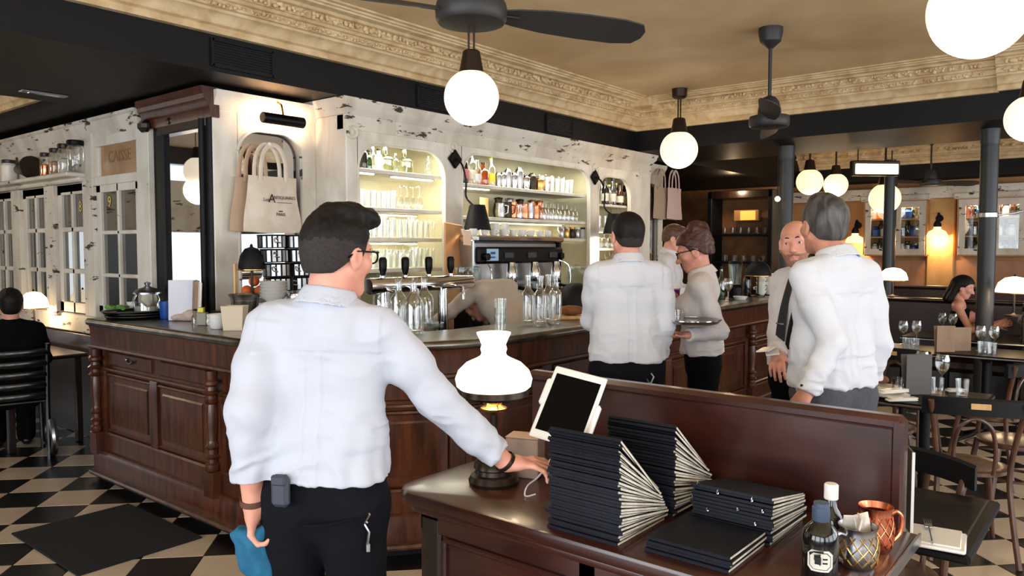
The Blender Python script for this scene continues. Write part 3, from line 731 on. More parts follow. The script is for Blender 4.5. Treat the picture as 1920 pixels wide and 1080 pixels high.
obj('rail', MB().box((ff, (V0S + V1S) / 2, .07), (.022, V1S - V0S - .16, .10), .004), M_woodr, st)
for v0, v1 in ((1.24, V1S - .19), (V0S + .14, 1.14)):
    c, hv = (v0 + v1) / 2, (v1 - v0) / 2; mb = MB()
    for a, b, sa, sb in ((c - hv, .39, .02, .52), (c + hv, .39, .02, .52)): mb.box((ff, a, b), (.026, sa, sb), .006)
    for z in (.13, .65): mb.box((ff, c, z), (.026, 2 * hv, .02), .006)
    obj('panel_moulding', mb, M_woodr, st); obj('panel', MB().box((ff + .004, c, .39), (.012, 2 * hv - .1, .42), .005), M_woodr, st)
obj('corner_post', MB().box((U0S + .11, V1S - .13, .36), (.09, .09, .72), .01), M_woodd, st)
obj('edge_strip', MB().box(((U0S + U1S) / 2, V0S - .004, .795), (U1S - U0S, .008, .035), .002), M_steel, st)
# wooden back panel of the bench behind the stand
pt = thing('bench_back', 'tall dark red wooden bench back behind stacked menus', 'bench', (0, 0, 0))
obj('board', MB().box((2.427, 1.19, .55), (.045, 1.33, 1.10), .006), M_woodr, pt)
obj('top_rail', MB().box((2.43, 1.19, 1.112), (.06, 1.37, .045), .014), M_woodr, pt)
obj('end_post', MB().box((2.43, .522, .56), (.062, .035, 1.13), .008), M_woodr, pt)
# menu board leaning on the end of the bench
o = obj('menu_board', MB().box((0, 0, 0), (.006, .17, .30), .001, 0).box((.0, -.087, 0), (.008, .004, .30), 0, 1), [M_greyboard, M_porc], None, None, at_d(1699, 925, 2.34), math.radians(-67))
tag(o, 'thin grey menu board with white edge beside bench end', 'menu board')

# ---------------------------------------------------------------- oil-style lamp
def oil_lamp(loc, lab, watts):
    t = thing('table_lamp', lab, 'lamp', loc)
    obj('base', MB().lathe([(.085, 0), (.088, .012), (.08, .03), (.066, .036), (.062, .05), (.07, .056), (.066, .075), (.045, .095), (.02, .105), (.013, .12)], 28), M_bronze, t)
    obj('stem', MB().lathe([(.012, .11), (.0105, .17), (.012, .245)], 14), M_bronze, t)
    obj('cup', MB().lathe([(.012, .238), (.044, .256), (.046, .262), (.03, .270), (.024, .280), (.03, .284)], 24), M_brass, t)
    for k in range(3):
        a = 2 * PI * k / 3 + .2; obj('gallery_arm', MB().tube([(.03 * math.cos(a), .03 * math.sin(a), .278), (.088 * math.cos(a), .088 * math.sin(a), .310)], .0036, 6), M_brass, t)
    obj('burner', MB().lathe([(.022, .28), (.027, .295), (.02, .312), (.02, .33)], 16), M_bronze, t)
    obj('gallery_ring', MB().lathe([(.112, .300), (.121, .308), (.117, .328), (.112, .326)], 32, cap=False), M_bronze, t)
    obj('shade', MB().lathe([(.112, .324), (.128, .338), (.133, .362), (.122, .392), (.095, .418), (.06, .434), (.046, .442), (.042, .452), (.046, .465), (.042, .48), (.05, .50), (.058, .516), (.059, .522), (.055, .520), (.04, .48)], 36, cap=False), M_shade, t)
    if watts:
        l = bpy.data.lights.new('lamp_bulb', 'POINT'); l.energy = watts; l.color = (1, .8, .55); l.shadow_soft_size = .04
        o = bpy.data.objects.new('lamp_bulb', l); COL.objects.link(o); o.location = Vector(loc) + Vector((0, 0, .305))
    return t
oil_lamp(tuple(at_z(926, 905, ZT_).xy) + (ZT_,), 'lit white glass oil-style lamp on the mahogany sideboard', 1.6)

# ---------------------------------------------------------------- tablet on its holder
def basis(c, wpx, upx, a, b, sc):
    """orthonormal frame from image-plane vectors (pixels) plus depth change"""
    f3 = Vector((_fw[0], _fw[1], 0)); r3 = Vector((_rt[0], _rt[1], 0)); z3 = Vector((0, 0, 1))
    X = r3 * wpx[0] - z3 * wpx[1] + f3 * a; Y = r3 * upx[0] - z3 * upx[1] + f3 * b
    X.normalize(); Y.normalize(); m = X - Y * .5 * X.dot(Y); n = Y - X * .5 * X.dot(Y); m.normalize(); n = n - m * n.dot(m); n.normalize(); Z = m.cross(n)
    M = Matrix((m, n, Z)).transposed().to_4x4(); M.translation = c; return M
Mt = basis(at_d(1066, 763, 2.32), (100, 14), (66, -122), -41, 69, 0)
t = thing('tablet', 'white-framed tablet with black screen in tilted holder', 'tablet'); t.matrix_world = Mt
obj('frame', MB().box((0, 0, 0), (.172, .242, .008), .004), M_porc, t)
obj('screen', MB().box((0, .0, .0042), (.146, .192, .0015)), mat('tablet_screen', (4, 4, 6), .06, spec=.12), t, None)
obj('home_button', MB().lathe([(.007, 0), (.007, .001), (.0055, .0012)], 16, 0, T(0, -.107, .004)), M_paper, t)
obj('holder_clip', MB().box((.088, -.02, -.004), (.018, .10, .022), .006), M_porc, t); obj('holder_clip', MB().box((-.088, .03, -.006), (.018, .09, .022), .006), M_porc, t)
obj('holder_plate', MB().box((0, 0, -.016), (.12, .16, .014), .006), M_dark, t)
q = Mt @ Vector((0, -.0, -.02)); foot = Vector((q.x + .03, q.y + .02, ZT_))
Ml = Mt.inverted()
obj('holder_stem', MB().tube([Ml @ q, Ml @ (q * .5 + (foot + Vector((0, 0, .08))) * .5), Ml @ (foot + Vector((0, 0, .03))), Ml @ foot], .014, 10), M_dark, t)
obj('holder_foot', MB().lathe([(.08, 0), (.08, .008), (.02, .014)], 24, 0, Ml @ T(*foot)), M_dark, t)
# charging cable hanging from the tablet
a = Mt @ Vector((0, -.122, 0)); b_ = at_z(985, 930, ZT_ + .004)
pts = [a, a + Vector((-.005, .0, -.03)), a.lerp(b_, .5) + Vector((0, 0, -.015)), b_ + Vector((.01, 0, .03)), b_, b_ + Vector((.035, -.015, .0)), b_ + Vector((.05, -.06, .02)), b_ + Vector((.075, -.06, .10)), a + Vector((.01, .02, -.05))]
def smooth_path(p, n=6):
    p = [Vector(x) for x in p]; out = []
    for i in range(len(p) - 1):
        p0, p1, p2, p3 = p[max(i - 1, 0)], p[i], p[i + 1], p[min(i + 2, len(p) - 1)]
        for k in range(n):
            s = k / n; out.append(.5 * ((2 * p1) + (p2 - p0) * s + (2 * p0 - 5 * p1 + 4 * p2 - p3) * s * s + (3 * p1 - p0 - 3 * p2 + p3) * s ** 3))
    return out + [p[-1]]
t = thing('charging_cable', 'white charging cable looping down from the tablet', 'cable')
obj('cord', MB().tube(smooth_path(pts[:6], 6), .0028, 6), M_porc, t); obj('plug', MB().tube([a, a + Vector((-.002, 0, -.025))], .0055, 8), M_porc, t)
# card box behind the hand
o = obj('card_box', MB().box((0, 0, .07), (.09, .12, .14), .003).box((0, 0, .142), (.092, .122, .004), .001), M_greyboard if 0 else mat('kraft_box', (150, 128, 116), .8), None, None, tuple(at_z(985, 890, ZT_).xy) + (ZT_,), .35)
tag(o, 'greyish cardboard box between lamp stem and tablet', 'box')

# ---------------------------------------------------------------- menus
def menu_proto():
    t = thing('menu', 'x', 'menu')
    obj('cover', MB().box((.135, 0, .0040), (.27, .235, .0013), 0).box((.135, 0, -.0040), (.27, .235, .0013), 0).box((.001, 0, 0), (.004, .236, .0094), .001), M_menu, t, None)
    obj('pages', MB().box((.138, 0, 0), (.262, .2344, .0062), 0), M_page, t, None)
    return t
mp_ = menu_proto(); mp_used = [False]
def put_menu(loc, tilt, yaw, label, group):
    if not mp_used[0]: t = mp_; mp_used[0] = True; t.location = loc; t['label'] = label; t['group'] = group
    else: t = dup(mp_, loc, None, label, group)
    t.rotation_euler = (0, tilt, yaw); return t
def stack(u0, vc, n, z0, pf, pb, lab_all, lab_top, lab_bot, group, jit=.006, L=.27, yaw=0, lean=0):
    for i in range(n):
        zf, zb = z0 + .005 + pf * i, z0 + .005 + pb * i; tilt = math.asin(max(-1, min(1, (zf - zb) / L)))
        lab = lab_top if i == n - 1 else lab_bot if i == 0 else 'navy menu, %s from the bottom of %s' % (ORD[i], lab_all)
        put_menu((u0 + lean * i / n + rng.uniform(-jit, jit), vc + rng.uniform(-jit, jit), zf), tilt, yaw + rng.uniform(-.012, .012), lab, group)
stack(1.775, 1.185, 31, ZT_, .0096, .0036, 'the tall stack by the tablet', 'topmost navy menu of the tall fanned stack by tablet', 'lowest navy menu of the tall fanned stack by tablet', 'menus in the tall front stack')
stack(2.075, 1.175, 27, ZT_, .0104, .0040, 'the stack against bench back', 'topmost menu of the second stack against the bench back', 'lowest menu of the second stack against the bench back', 'menus in the tall rear stack')
stack(2.035, .865, 13, ZT_ + .0, .0104, .0062, 'the short ringed stack', 'topmost menu of the short ringed stack by dark bottle', 'lowest menu of the short ringed stack by dark bottle', 'menus in the short ringed stack')
stack(1.80, .875, 4, ZT_, .0104, .0098, 'the low flat front pile', 'top menu of the low flat pile at front edge', 'bottom menu of the low flat pile at front edge', 'menus in the low front pile', .008)
# metal binding rings on the spines of the ringed stack
def ring(u, v, z): return MB().tube([(.006 * math.cos(q), .0, .008 * math.sin(q)) for q in np.linspace(0, 2 * PI, 9)[:-1]], .0015, 5, 0, T(u, v, z), True)
for i, (v, z) in enumerate(((.96, .945), (.90, .93), (.80, .93), (.975, .90), (.84, .895), (.77, .905), (.93, .875), (.79, .865))):
    o = obj('binding_ring', ring(2.028, v, z), M_chrome); tag(o, 'small metal ring, %s from the left on the short ringed stack' % ORD[(1, 2, 5, 0, 4, 7, 3, 6)[i]], 'ring', 'binding rings on short stack')
# bottles and mugs by the bench end
def bottle(name, loc, prof, m, lab, cap=None, capm=None, cat='bottle', n=20, group=None):
    t = thing(name, lab, cat, loc, 0, group); obj('body', MB().lathe(prof, n), m, t)
    if cap: obj('cap', MB().lathe(cap, n), capm, t)
    return t
b = at_z(1537, 1079, ZT_)
t = bottle('syrup_bottle', (b.x, b.y, ZT_), [(.040, 0), (.043, .006), (.043, .10), (.038, .118), (.022, .135), (.018, .142)], M_darkbottle, 'squat dark bottle with octagonal cream label before the mugs',
           [(.019, .138), (.021, .142), (.021, .172), (.018, .176), (.018, .184), (.0, .186)], mat('blue_grey_cap', (66, 82, 104), .4))
va = math.atan2(-b.y, -b.x)
def wrap(poly, r, m_, nm, mats, par, dz=0):
    mb = MB(); n = len(poly); vs = []
    for rr in (r, r + .0012):
        for x, z in poly: a = va + x / r; vs.append((rr * math.cos(a), rr * math.sin(a), z))
    mb.add(vs, [tuple(range(n)), tuple(range(n, 2 * n))] + [(i, (i + 1) % n, n + (i + 1) % n, n + i) for i in range(n)]); return obj(nm, mb, mats, par, None)
def octo(hw, hh, zc, c):
    P = [(-hw, zc - hh + c), (-hw + c, zc - hh)] + [(x, zc - hh) for x in np.linspace(-hw + c, hw - c, 6)[1:-1]] + [(hw - c, zc - hh), (hw, zc - hh + c), (hw, zc + hh - c), (hw - c, zc + hh)] + [(x, zc + hh) for x in np.linspace(hw - c, -hw + c, 6)[1:-1]] + [(-hw + c, zc + hh), (-hw, zc + hh - c)]
    return P
wrap(octo(.030, .026, .052, .010), .0432, 0, 'label', M_paper, t); wrap(octo(.025, .021, .052, .009), .0436, 0, 'label_border', M_ink, t); wrap(octo(.0235, .0195, .052, .0085), .044, 0, 'label_field', M_paper, t)
wrap([(-.012, .044), (.002, .044), (.002, .062), (-.012, .062)], .0445, 0, 'label_print', M_ink, t); wrap([(.006, .046), (.017, .046), (.017, .05), (.006, .05)], .0445, 0, 'label_print', M_ink, t); wrap([(.006, .056), (.017, .056), (.017, .06), (.006, .06)], .0445, 0, 'label_print', M_ink, t)
b2 = at_z(1556, 1040, ZT_)
bottle('sauce_bottle', (b2.x, b2.y, ZT_), [(.034, 0), (.036, .005), (.036, .09), (.03, .11), (.016, .13), (.014, .155)], M_darkbottle, 'dark bottle with white screw cap behind the labelled one', [(.0165, .15), (.018, .152), (.018, .188), (.015, .191)], M_porc)
def mug(px, py, lab, m, r, h, hatch, contents, hang):
    b = at_z(px, py, ZT_); t = thing('metal_mug', lab, 'mug', (b.x, b.y, ZT_))
    pr = [(r * .78, 0), (r * .84, .004), (r * 1.0, h * .3), (r * .98, h * .6), (r * .86, h * .86), (r * .98, h), (r * .93, h), (r * .80, h * .86)]
    obj('body', MB().lathe(pr, 26, cap=False).lathe([(.0, .003), (r * .78, .003)], 26, cap=False), m, t)
    mb = MB()
    for d in (-1, 1):
        for k in range(12):
            pts = []
            for q in range(7):
                z = h * (.1 + .7 * q / 6); rr = np.interp(z, [p[1] for p in pr[:6]], [p[0] for p in pr[:6]]) + .001
                a = 2 * PI * k / 12 + d * q * .2; pts.append((rr * math.cos(a), rr * math.sin(a), z))
            mb.tube(pts, .0016, 5)
    obj('hammered_lattice', mb, hatch, t)
    pts = [(r * .85, 0, h * .8), (r * 1.25, 0, h * .86), (r * 1.55, 0, h * .7), (r * 1.45, 0, h * .38), (r * 1.05, 0, h * .2)]
    obj('handle', MB().tube(smooth_path([(x * math.cos(hang), x * math.sin(hang), z) for x, _, z in pts], 4), .006, 8), m, t)
    return t
tm = mug(1607, 1060, 'silver hammered mug full of folded papers by the bottle', M_steel, .05, .105, M_brass, True, 2.6)
tc = mug(1640, 1030, 'copper hammered mug with curved handle behind the silver one', M_copper, .046, .12, M_copper, False, -.9)
for k, (dx, dy, rz, tl) in enumerate(((.0, .012, .3, .3), (.012, -.01, .9, -.25), (-.012, 0, 1.7, .2))):
    o = obj('folded_paper', MB().box((0, 0, .0), (.055, .004, .075), .001), M_paper); o.location = tm.location + Vector((dx, dy, .095)); o.rotation_euler = (tl, 0, rz + va + PI / 2)
    tag(o, ('front', 'right-leaning', 'left-leaning')[k] + ' folded paper slip in the silver hammered mug', 'paper', 'paper slips in the silver mug')
# ---------------------------------------------------------------- near black table with napkin and fork
tb = thing('black_table', 'black square table right of bench, with folded napkin', 'table', (0, 0, 0))
A = at_z(1872, 940, .75); B = at_z(1806, 1079, .75)
obj('tabletop', MB().box(((2.47 + 3.08) / 2, .65, .735), (.61, .62, .03), .008), M_black, tb)
obj('edge_line', MB().box(((2.47 + 3.08) / 2, .375, .7505), (.59, .006, .002)), M_dark, tb, None)
obj('pedestal', MB().lathe([(.22, 0), (.2, .02), (.05, .05), (.035, .08), (.035, .70), (.1, .72)], 20, 0, T(2.75, .65, 0)), M_black, tb)
# ================================================================ HANGING LAMPS AND FANS
def opal(name, label, p, r, zc, m, rods=True, ztop=None, watts=6, group=None, parent_note=None):
    """globe on twin rods; p = (x, y), zc globe centre, ztop = height the rods reach"""
    t = thing(name, label, 'lamp', (p[0], p[1], zc), 0, group)
    obj('globe', MB().sphere((0, 0, 0), r, 24), m, t)
    k = r / .113
    obj('cap', MB().lathe([(.052 * k, .098 * k), (.046 * k, .13 * k), (.036 * k, .185 * k), (.03 * k, .19 * k)], 18), M_bronze, t)
    if ztop:
        for sx in (-.016 * k, .016 * k): obj('rod', MB().tube([(sx, 0, .18 * k), (sx, 0, ztop - zc)], .0045 * k, 6), M_bronze, t)
    l = bpy.data.lights.new('globe_bulb', 'POINT'); l.energy = watts; l.color = (1, .78, .52); l.shadow_soft_size = r
    o = bpy.data.objects.new('globe_bulb', l); COL.objects.link(o); o.location = (p[0], p[1], zc - r - .06)
    return t
def fan(label, p, zb, blade_ang, lat, ztop=ZC):
    t = thing('ceiling_fan', label, 'fan', (p[0], p[1], zb))
    obj('motor', MB().lathe([(.10, 0), (.135, .006), (.145, .02), (.148, .06), (.142, .085), (.10, .09), (.085, .10), (.082, .14), (.07, .19), (.045, .225), (.02, .235), (.014, .24)], 32), M_fan, t)
    obj('downrod', MB().lathe([(.0135, .23), (.0135, ztop - zb - .12)], 12), M_fan, t)
    obj('canopy', MB().lathe([(.018, ztop - zb - .15), (.03, ztop - zb - .14), (.075, ztop - zb - .10), (.088, ztop - zb - .04), (.088, ztop - zb), (.06, ztop - zb)], 24), M_fan, t)
    for k in range(2):
        a = blade_ang + PI * k; M = Rz(a)
        b = MB(); rows = [(.13, .030), (.2, .045), (.34, .062), (.52, .07), (.70, .07), (.80, .056), (.83, .02)]; vs = []; fs = []
        for x, hw in rows:
            for y, z in ((-hw, .05 + hw * .45), (hw, .05 - hw * .45), (hw, .056 - hw * .45), (-hw, .056 + hw * .45)): vs.append((x, y, z))
        for i in range(len(rows) - 1):
            for q in range(4): w_ = (q + 1) % 4; fs.append((4 * i + q, 4 * i + w_, 4 * i + 4 + w_, 4 * i + 4 + q))
        fs += [(0, 1, 2, 3), tuple(range(4 * len(rows) - 4, 4 * len(rows)))]
        obj('blade', b.add(vs, fs, 0, M), M_fan, t); obj('blade_arm', MB().box((.15, 0, .05), (.12, .03, .008), .002, 0, M), M_fan, t)
    return t
RA = YAW - PI / 2      # world angle of image-right
g1 = at_d(884, 183, 3.2)
fan('black two-blade ceiling fan above the nearest hanging globe', (g1.x, g1.y), 2.53, RA + .42, 0)
opal('globe_lamp', 'lit white globe under the black fan before the back bar', (g1.x, g1.y), .113, g1.z, M_globe, True, 2.54, 5)
g2 = at_d(1273, 281, 8.0)
opal('globe_lamp', 'lit white globe hanging near the cornice corner over bar', (g2.x, g2.y), .192, g2.z, M_globe, True, 3.19, 9)
struct('ceiling_rose', MB().lathe([(.05, 3.15), (.075, 3.17), (.08, 3.25), (.02, 3.25)], 20, 0, T(g2.x, g2.y, 0)), M_bronze)
g3 = at_d(1836, 18, 1.86); opal('globe_lamp', 'biggest, nearest lit globe, cut by the top edge', (g3.x, g3.y), .113, g3.z, M_globe, True, ZC, 5)
g4 = at_d(1932, 222, 3.8); opal('globe_lamp', 'lit globe cut by the right edge near the beam', (g4.x, g4.y), .113, g4.z, M_globe, True, ZC, 5)
f2 = at_d(1442, 240, 5.81); fan('second black ceiling fan on a long rod before the beam', (f2.x, f2.y), f2.z, RA + 1.25, 0)
for px, py, r, d, lab in ((1518, 341, .19, 11.4, 'far lit globe, left of the pair behind grey-haired man'), (1567, 347, .175, 11.6, 'far lit globe, right of the pair behind grey-haired man'), (1659, 372, .2, 10.4, 'far lit globe half hidden by the thin column')):
    q = at_d(px, py, d); opal('globe_lamp', lab, (q.x, q.y), r, q.z, M_globefar, True, ZC, 7)
q = at_d(1745, 345, 11.2)
fan('far ceiling fan between the columns in the back room', (q.x, q.y), q.z - .03, RA + .25, 0)
for u_, v_, lab in ((1.3, 7.9, 'lit globe lamp out beyond the left edge, over wall table'), (-.3, 9.3, 'lit globe lamp deep in the left room')): opal('globe_lamp', lab, (u_, v_), .15, 2.45, M_globe, True, ZC - .15, 9)
# heater bar below the beam
q = at_d(1643, 317, 8.7); t = thing('radiant_heater', 'glowing box heater hung under the dark beam', 'heater', (q.x, q.y, q.z), YAW - PI / 2 + .08)
obj('housing', MB().box((0, .03, .01), (.56, .08, .17), .012), M_bronze, t); obj('element', MB().box((0, -.014, 0), (.50, .02, .115), .006), M_heat, t)
for s in (-.2, .2): obj('bracket', MB().tube([(s, .03, .08), (s, .03, ZS - q.z)], .008, 6), M_bronze, t)
# black swing-arm lamps on the back bar stiles
def arm_lamp(px, lab):
    x = at_v(px, 300, VB).x; t = thing('wall_lamp', lab, 'lamp', (x, VB, 2.37))
    obj('backplate', MB().box((0, 0, 0), (.12, .025, .12), .008, 0, T(0, -.014, 0) @ Ry(PI / 4)), M_black, t)
    obj('arm', MB().tube(smooth_path([(0, -.03, 0), (.0, -.10, -.06), (.01, -.13, -.2), (.02, -.12, -.32), (.03, -.20, -.40)], 4), .009, 8), M_black, t)
    obj('shade', MB().lathe([(.062, .11), (.066, .105), (.118, -.10), (.112, -.10), (.06, .10)], 28, 0, T(.05, -.22, -.50), False).lathe([(.0, .112), (.063, .11)], 28, 0, T(.05, -.22, -.50), False), M_blackm, t)
    obj('bulb', MB().sphere((.05, -.22, -.53), .03, 10), M_shade, t)
    l = bpy.data.lights.new('wall_lamp_light', 'SPOT'); l.energy = 55; l.color = (1, .66, .36); l.spot_size = 2.4; l.spot_blend = .6; l.shadow_soft_size = .03
    o = bpy.data.objects.new('wall_lamp_light', l); COL.objects.link(o); o.location = (x + .05, VB - .20, 1.82); o.rotation_euler = (.35, 0, 0)
arm_lamp(851, 'black shaded lamp on diamond plate between left and middle bays'); arm_lamp(1114, 'black shaded lamp on diamond plate between middle and right bays')
# ================================================================ DINING ROOM, RIGHT
def bistro_chair():
    t = thing('bistro_chair', 'x', 'chair')
    obj('seat', MB().lathe([(.0, .435), (.185, .435), (.205, .445), (.205, .462), (.19, .468), (.15, .462), (0, .46)], 28), M_chairw, t)
    for sx in (-1, 1):
        obj('leg', MB().tube([(sx * .14, .15, .44), (sx * .165, .185, .2), (sx * .19, .215, 0)], [.017, .015, .012], 10), M_chairw, t)
        obj('leg', MB().tube(smooth_path([(sx * .20, -.255, 0), (sx * .175, -.205, .25), (sx * .165, -.175, .45), (sx * .185, -.20, .65), (sx * .215, -.25, .84)], 4), .0145, 10), M_chairw, t)
    hoop = smooth_path([(-.09, -.185, .455), (-.095, -.195, .58), (-.07, -.205, .70), (0, -.212, .745), (.07, -.205, .70), (.095, -.195, .58), (.09, -.185, .455)], 5)
    obj('back_hoop', MB().tube(hoop, .0105, 8), M_chairw, t)
    ringp = [(.15 * math.cos(a), .005 + .15 * math.sin(a), .24) for a in np.linspace(0, 2 * PI, 25)[:-1]]; obj('leg_ring', MB().tube(ringp, .009, 6, 0, None, True), M_chairw, t)
    vs = []; fs = []; n = 16
    for i in range(n + 1):
        a = -1 + 2 * i / n; x = a * .25; y = -.285 + .075 * a * a
        for dy, z in ((-.012, .775), (.012, .775), (.014, .80), (.012, .855), (0, .865), (-.012, .855)): vs.append((x, y + dy, z - .012 * a * a))
    for i in range(n):
        for k in range(6): q = (k + 1) % 6; fs.append((6 * i + k, 6 * i + q, 6 * i + 6 + q, 6 * i + 6 + k))
    fs += [tuple(range(6)), tuple(range(6 * n, 6 * n + 6))]; obj('top_rail', MB().add(vs, fs), M_blackm, t)
    obj('handle_slot', MB().box((0, -.30, .825), (.09, .006, .03), .002), M_pine, t)
    return t
bc = bistro_chair(); bc_used = [0]
def chair(px, py, d, az, lab):
    p = at_d(px, py, d); loc = (p.x, p.y, 0)
    if not bc_used[0]: bc_used[0] = 1; bc.location = loc; bc.rotation_euler = (0, 0, az - PI / 2); bc['label'] = lab; return bc
    return dup(bc, loc, az - PI / 2, lab)
A = D2R = math.radians
chair(1812, 800, 4.1, A(20), 'nearest bentwood chair with open hoop back, right edge')
chair(1700, 700, 6.0, A(-10), 'bentwood chair with slotted rail behind the grey menu card')
chair(1862, 700, 5.35, A(70), 'dark bentwood chair beside the thick column foot')
chair(1655, 720, 5.0, A(-75), 'pale-railed bentwood chair beside the grey-haired man')
chair(1648, 880, 2.72, A(172), 'bentwood chair tucked at the black table by the bench')
chair(1905, 760, 4.6, A(120), 'bentwood chair at the right edge beyond the nearest one')
def table(px, py, lab, sx=.62, sy=.62, rot=.0, rim=True):
    p = at_z(px, py, .75); t = thing('bistro_table', lab, 'table', (p.x, p.y, 0), rot)
    obj('tabletop', MB().box((0, 0, .735), (sx, sy, .03), .008), M_black, t)
    if rim: obj('rim', MB().box((0, 0, .733), (sx + .008, sy + .008, .012), .003), M_steel, t)
    obj('pedestal', MB().lathe([(.035, .06), (.03, .1), (.03, .66), (.08, .715), (.09, .722)], 16), M_blackm, t)
    for k in range(4): obj('foot', MB().tube([(.02, 0, .09), (.12, 0, .05), (.24, 0, .012)], [.022, .018, .014], 8, 0, Rz(k * PI / 2 + .78)), M_blackm, t)
    return t
T1 = table(1735, 742, 'laid black table before the nearest bentwood chair')
T2 = table(1695, 652, 'black table with two upside-down glasses behind the slotted chair')
T3 = table(1850, 660, 'black table with glass pair at the thick column')
T4 = table(1968, 640, 'black table at right edge with white cloths, farther back', .8, .8)
T5 = table(1776, 629, 'black table near the seated woman, under two wine glasses', .7, .7)
# glasses
def wineglass(): t = thing('wine_glass', 'x', 'glass'); obj('bowl', MB().lathe([(0, .0), (.033, .0), (.034, .003), (.008, .008), (.004, .02), (.004, .09), (.012, .10), (.033, .125), (.042, .16), (.040, .19), (.033, .215), (.031, .215), (.038, .19), (.040, .16), (.03, .127), (0, .105)], 18, cap=False), M_glass, t); return t
def tumblerg(h=.095, r=.038): t = thing('tumbler', 'x', 'glass'); obj('body', MB().lathe([(0, 0), (r * .82, 0), (r, h), (r * .94, h), (r * .78, .008), (0, .008)], 18, cap=False), M_glass, t); return t
WG = wineglass(); TG = tumblerg(); used = set()
def place(proto, loc, lab, group=None, rz=0):
    if proto.name in used: return dup(proto, loc, rz, lab, group)
    used.add(proto.name); proto.location = loc; proto['label'] = lab
    if group: proto['group'] = group
    return proto
def onT(px, py, z=.751): p = at_z(px, py, z); return (p.x, p.y, z)
place(WG, onT(1728, 722), 'wine glass in front of the grey menu card'); place(WG, onT(1766, 730), 'wine glass right of the grey menu card')
place(TG, onT(1683, 738), 'tumbler left of the grey menu card'); place(TG, onT(1804, 741), 'tumbler at the near right of the laid table'); place(TG, onT(1757, 738), 'tumbler beneath the right wine glass')
for px, py, lab in ((1693, 646, 'left glass of the pair on the table behind'), (1718, 646, 'right glass of the pair on the table behind'), (1838, 658, 'left glass of the pair beneath the column'), (1863, 659, 'right glass of the pair beneath the column'),
                    (1766, 626, 'single wine glass near the seated woman'), (1786, 628, 'wine glass just right of the one near the seated woman'), (1916, 634, 'wine glass at the right edge beyond the column')):
    place(WG, onT(px, py), lab)
for px, py, lab in ((1700, 654, 'tumbler under the glass pair behind, left one'), (1716, 655, 'tumbler under the glass pair behind, right one'), (1842, 662, 'tumbler before the column foot, left one'), (1860, 664, 'tumbler before the column foot, right one')): place(TG, onT(px, py), lab)
def card(px, py, wd, hg, m, lab, rz):
    p = onT(px, py); o = obj('menu_card', MB().box((0, 0, hg / 2), (wd, .004, hg), .001).box((0, .03, hg / 2), (wd, .004, hg), .001, 0, Rx(-.12)), m, None, None, p, rz); return tag(o, lab, 'menu card')
card(1722, 740, .16, .24, M_greyboard, 'grey standing menu card on the laid table', RA + .1)
M_kraft = mat('kraft_card', (168, 140, 116), .8, col2=(150, 124, 100), nscale=6)
card(1773, 660, .15, .22, M_kraft, 'tan standing menu card left of the column', RA - .05); card(1805, 658, .14, .20, M_kraft, 'tan standing menu card nearest the column', RA + .05)
# plates with folded napkins
def plate(px, py, r, lab):
    p = onT(px, py); t = thing('plate', lab, 'plate', p); obj('dish', MB().lathe([(0, .004), (r * .6, .004), (r * .95, .018), (r, .018), (r * .97, .012), (r * .6, 0), (0, 0)], 28), M_porc, t); return t
plate(1668, 744, .11, 'white plate with napkin at the near left of laid table'); plate(1650, 728, .10, 'white plate with bread roll beside the grey-haired man')
plate(1940, 637, .1, 'white plate on the right-edge table')
def napkin(loc, sx, sy, rz, lab, h=.014):
    o = obj('napkin', MB().box((0, 0, h / 2), (sx, sy, h), h * .45).box((.01, .004, h * 1.2), (sx * .92, sy * .9, h * .5), h * .2), M_porc, None, 40, loc, rz); return tag(o, lab, 'napkin')
p = onT(1672, 742); napkin((p[0], p[1], .77), .20, .07, RA + .3, 'folded white napkin on the near left plate'); p = onT(1690, 752); napkin(p, .18, .05, RA + .1, 'folded white napkin along the near table edge')
p = onT(1790, 735); napkin(p, .10, .05, RA, 'small white napkin between the glasses of laid table')
p = onT(1655, 725); o = obj('bread_roll', MB().sphere((0, 0, .03), (.05, .035, .025), 10), mat('bread', (150, 100, 60), .8, col2=(110, 66, 38), nscale=12), None, 60, (p[0], p[1], .765)); tag(o, 'brown bread roll on the plate beside the grey-haired man', 'bread')
p = at_z(1745, 1010, .75)
p = at_z(1743, 1012, .75); napkin((p.x, p.y, .75), .17, .19, RA + 1.02, 'square white napkin under the fork on black table', .010)
t = thing('fork', 'steel fork lying across the square napkin', 'fork', (p.x + .02, p.y + .005, .770), RA + 1.15)
mb = MB().tube([(-.10, 0, 0), (-.04, 0, .004), (.02, 0, .006)], [.006, .0035, .004], 6, 0, None, False, .5); obj('handle', mb, M_steel, t)
obj('neck', MB().box((.035, 0, .005), (.035, .022, .003), .001), M_steel, t)
for k in range(4): obj('tine', MB().tube([(.048, -.009 + .006 * k, .005), (.075, -.009 + .006 * k, .007), (.10, -.009 + .006 * k, .003)], [.0018, .0016, .001], 5), M_steel, t)
# ---------------------------------------------------------------- banquettes and far counters
def banquette(u, v0, v1, ztop, lab, facing=-1):
    t = thing('banquette', lab, 'bench', (u, (v0 + v1) / 2, 0)); L = v1 - v0
    obj('back', MB().box((0, 0, ztop / 2), (.10, L, ztop), .02), M_leather, t); obj('top_rail', MB().box((0, 0, ztop + .015), (.15, L, .035), .012), M_woodd, t)
    obj('seat', MB().box((facing * .28, 0, .40), (.48, L, .14), .04), M_leather, t); obj('seat_base', MB().box((facing * .26, 0, .165), (.42, L, .33), .01), M_woodd, t); return t
banquette(8.15, -1.2, .25, .98, 'dark leather banquette right of the column, tables before it'); banquette(9.6, .9, 3.6, 1.03, 'long dark banquette with wooden rail behind grey-haired man')
banquette(11.6, -2.0, 3.4, 1.08, 'reddish leather banquette under the far wall cabinets')
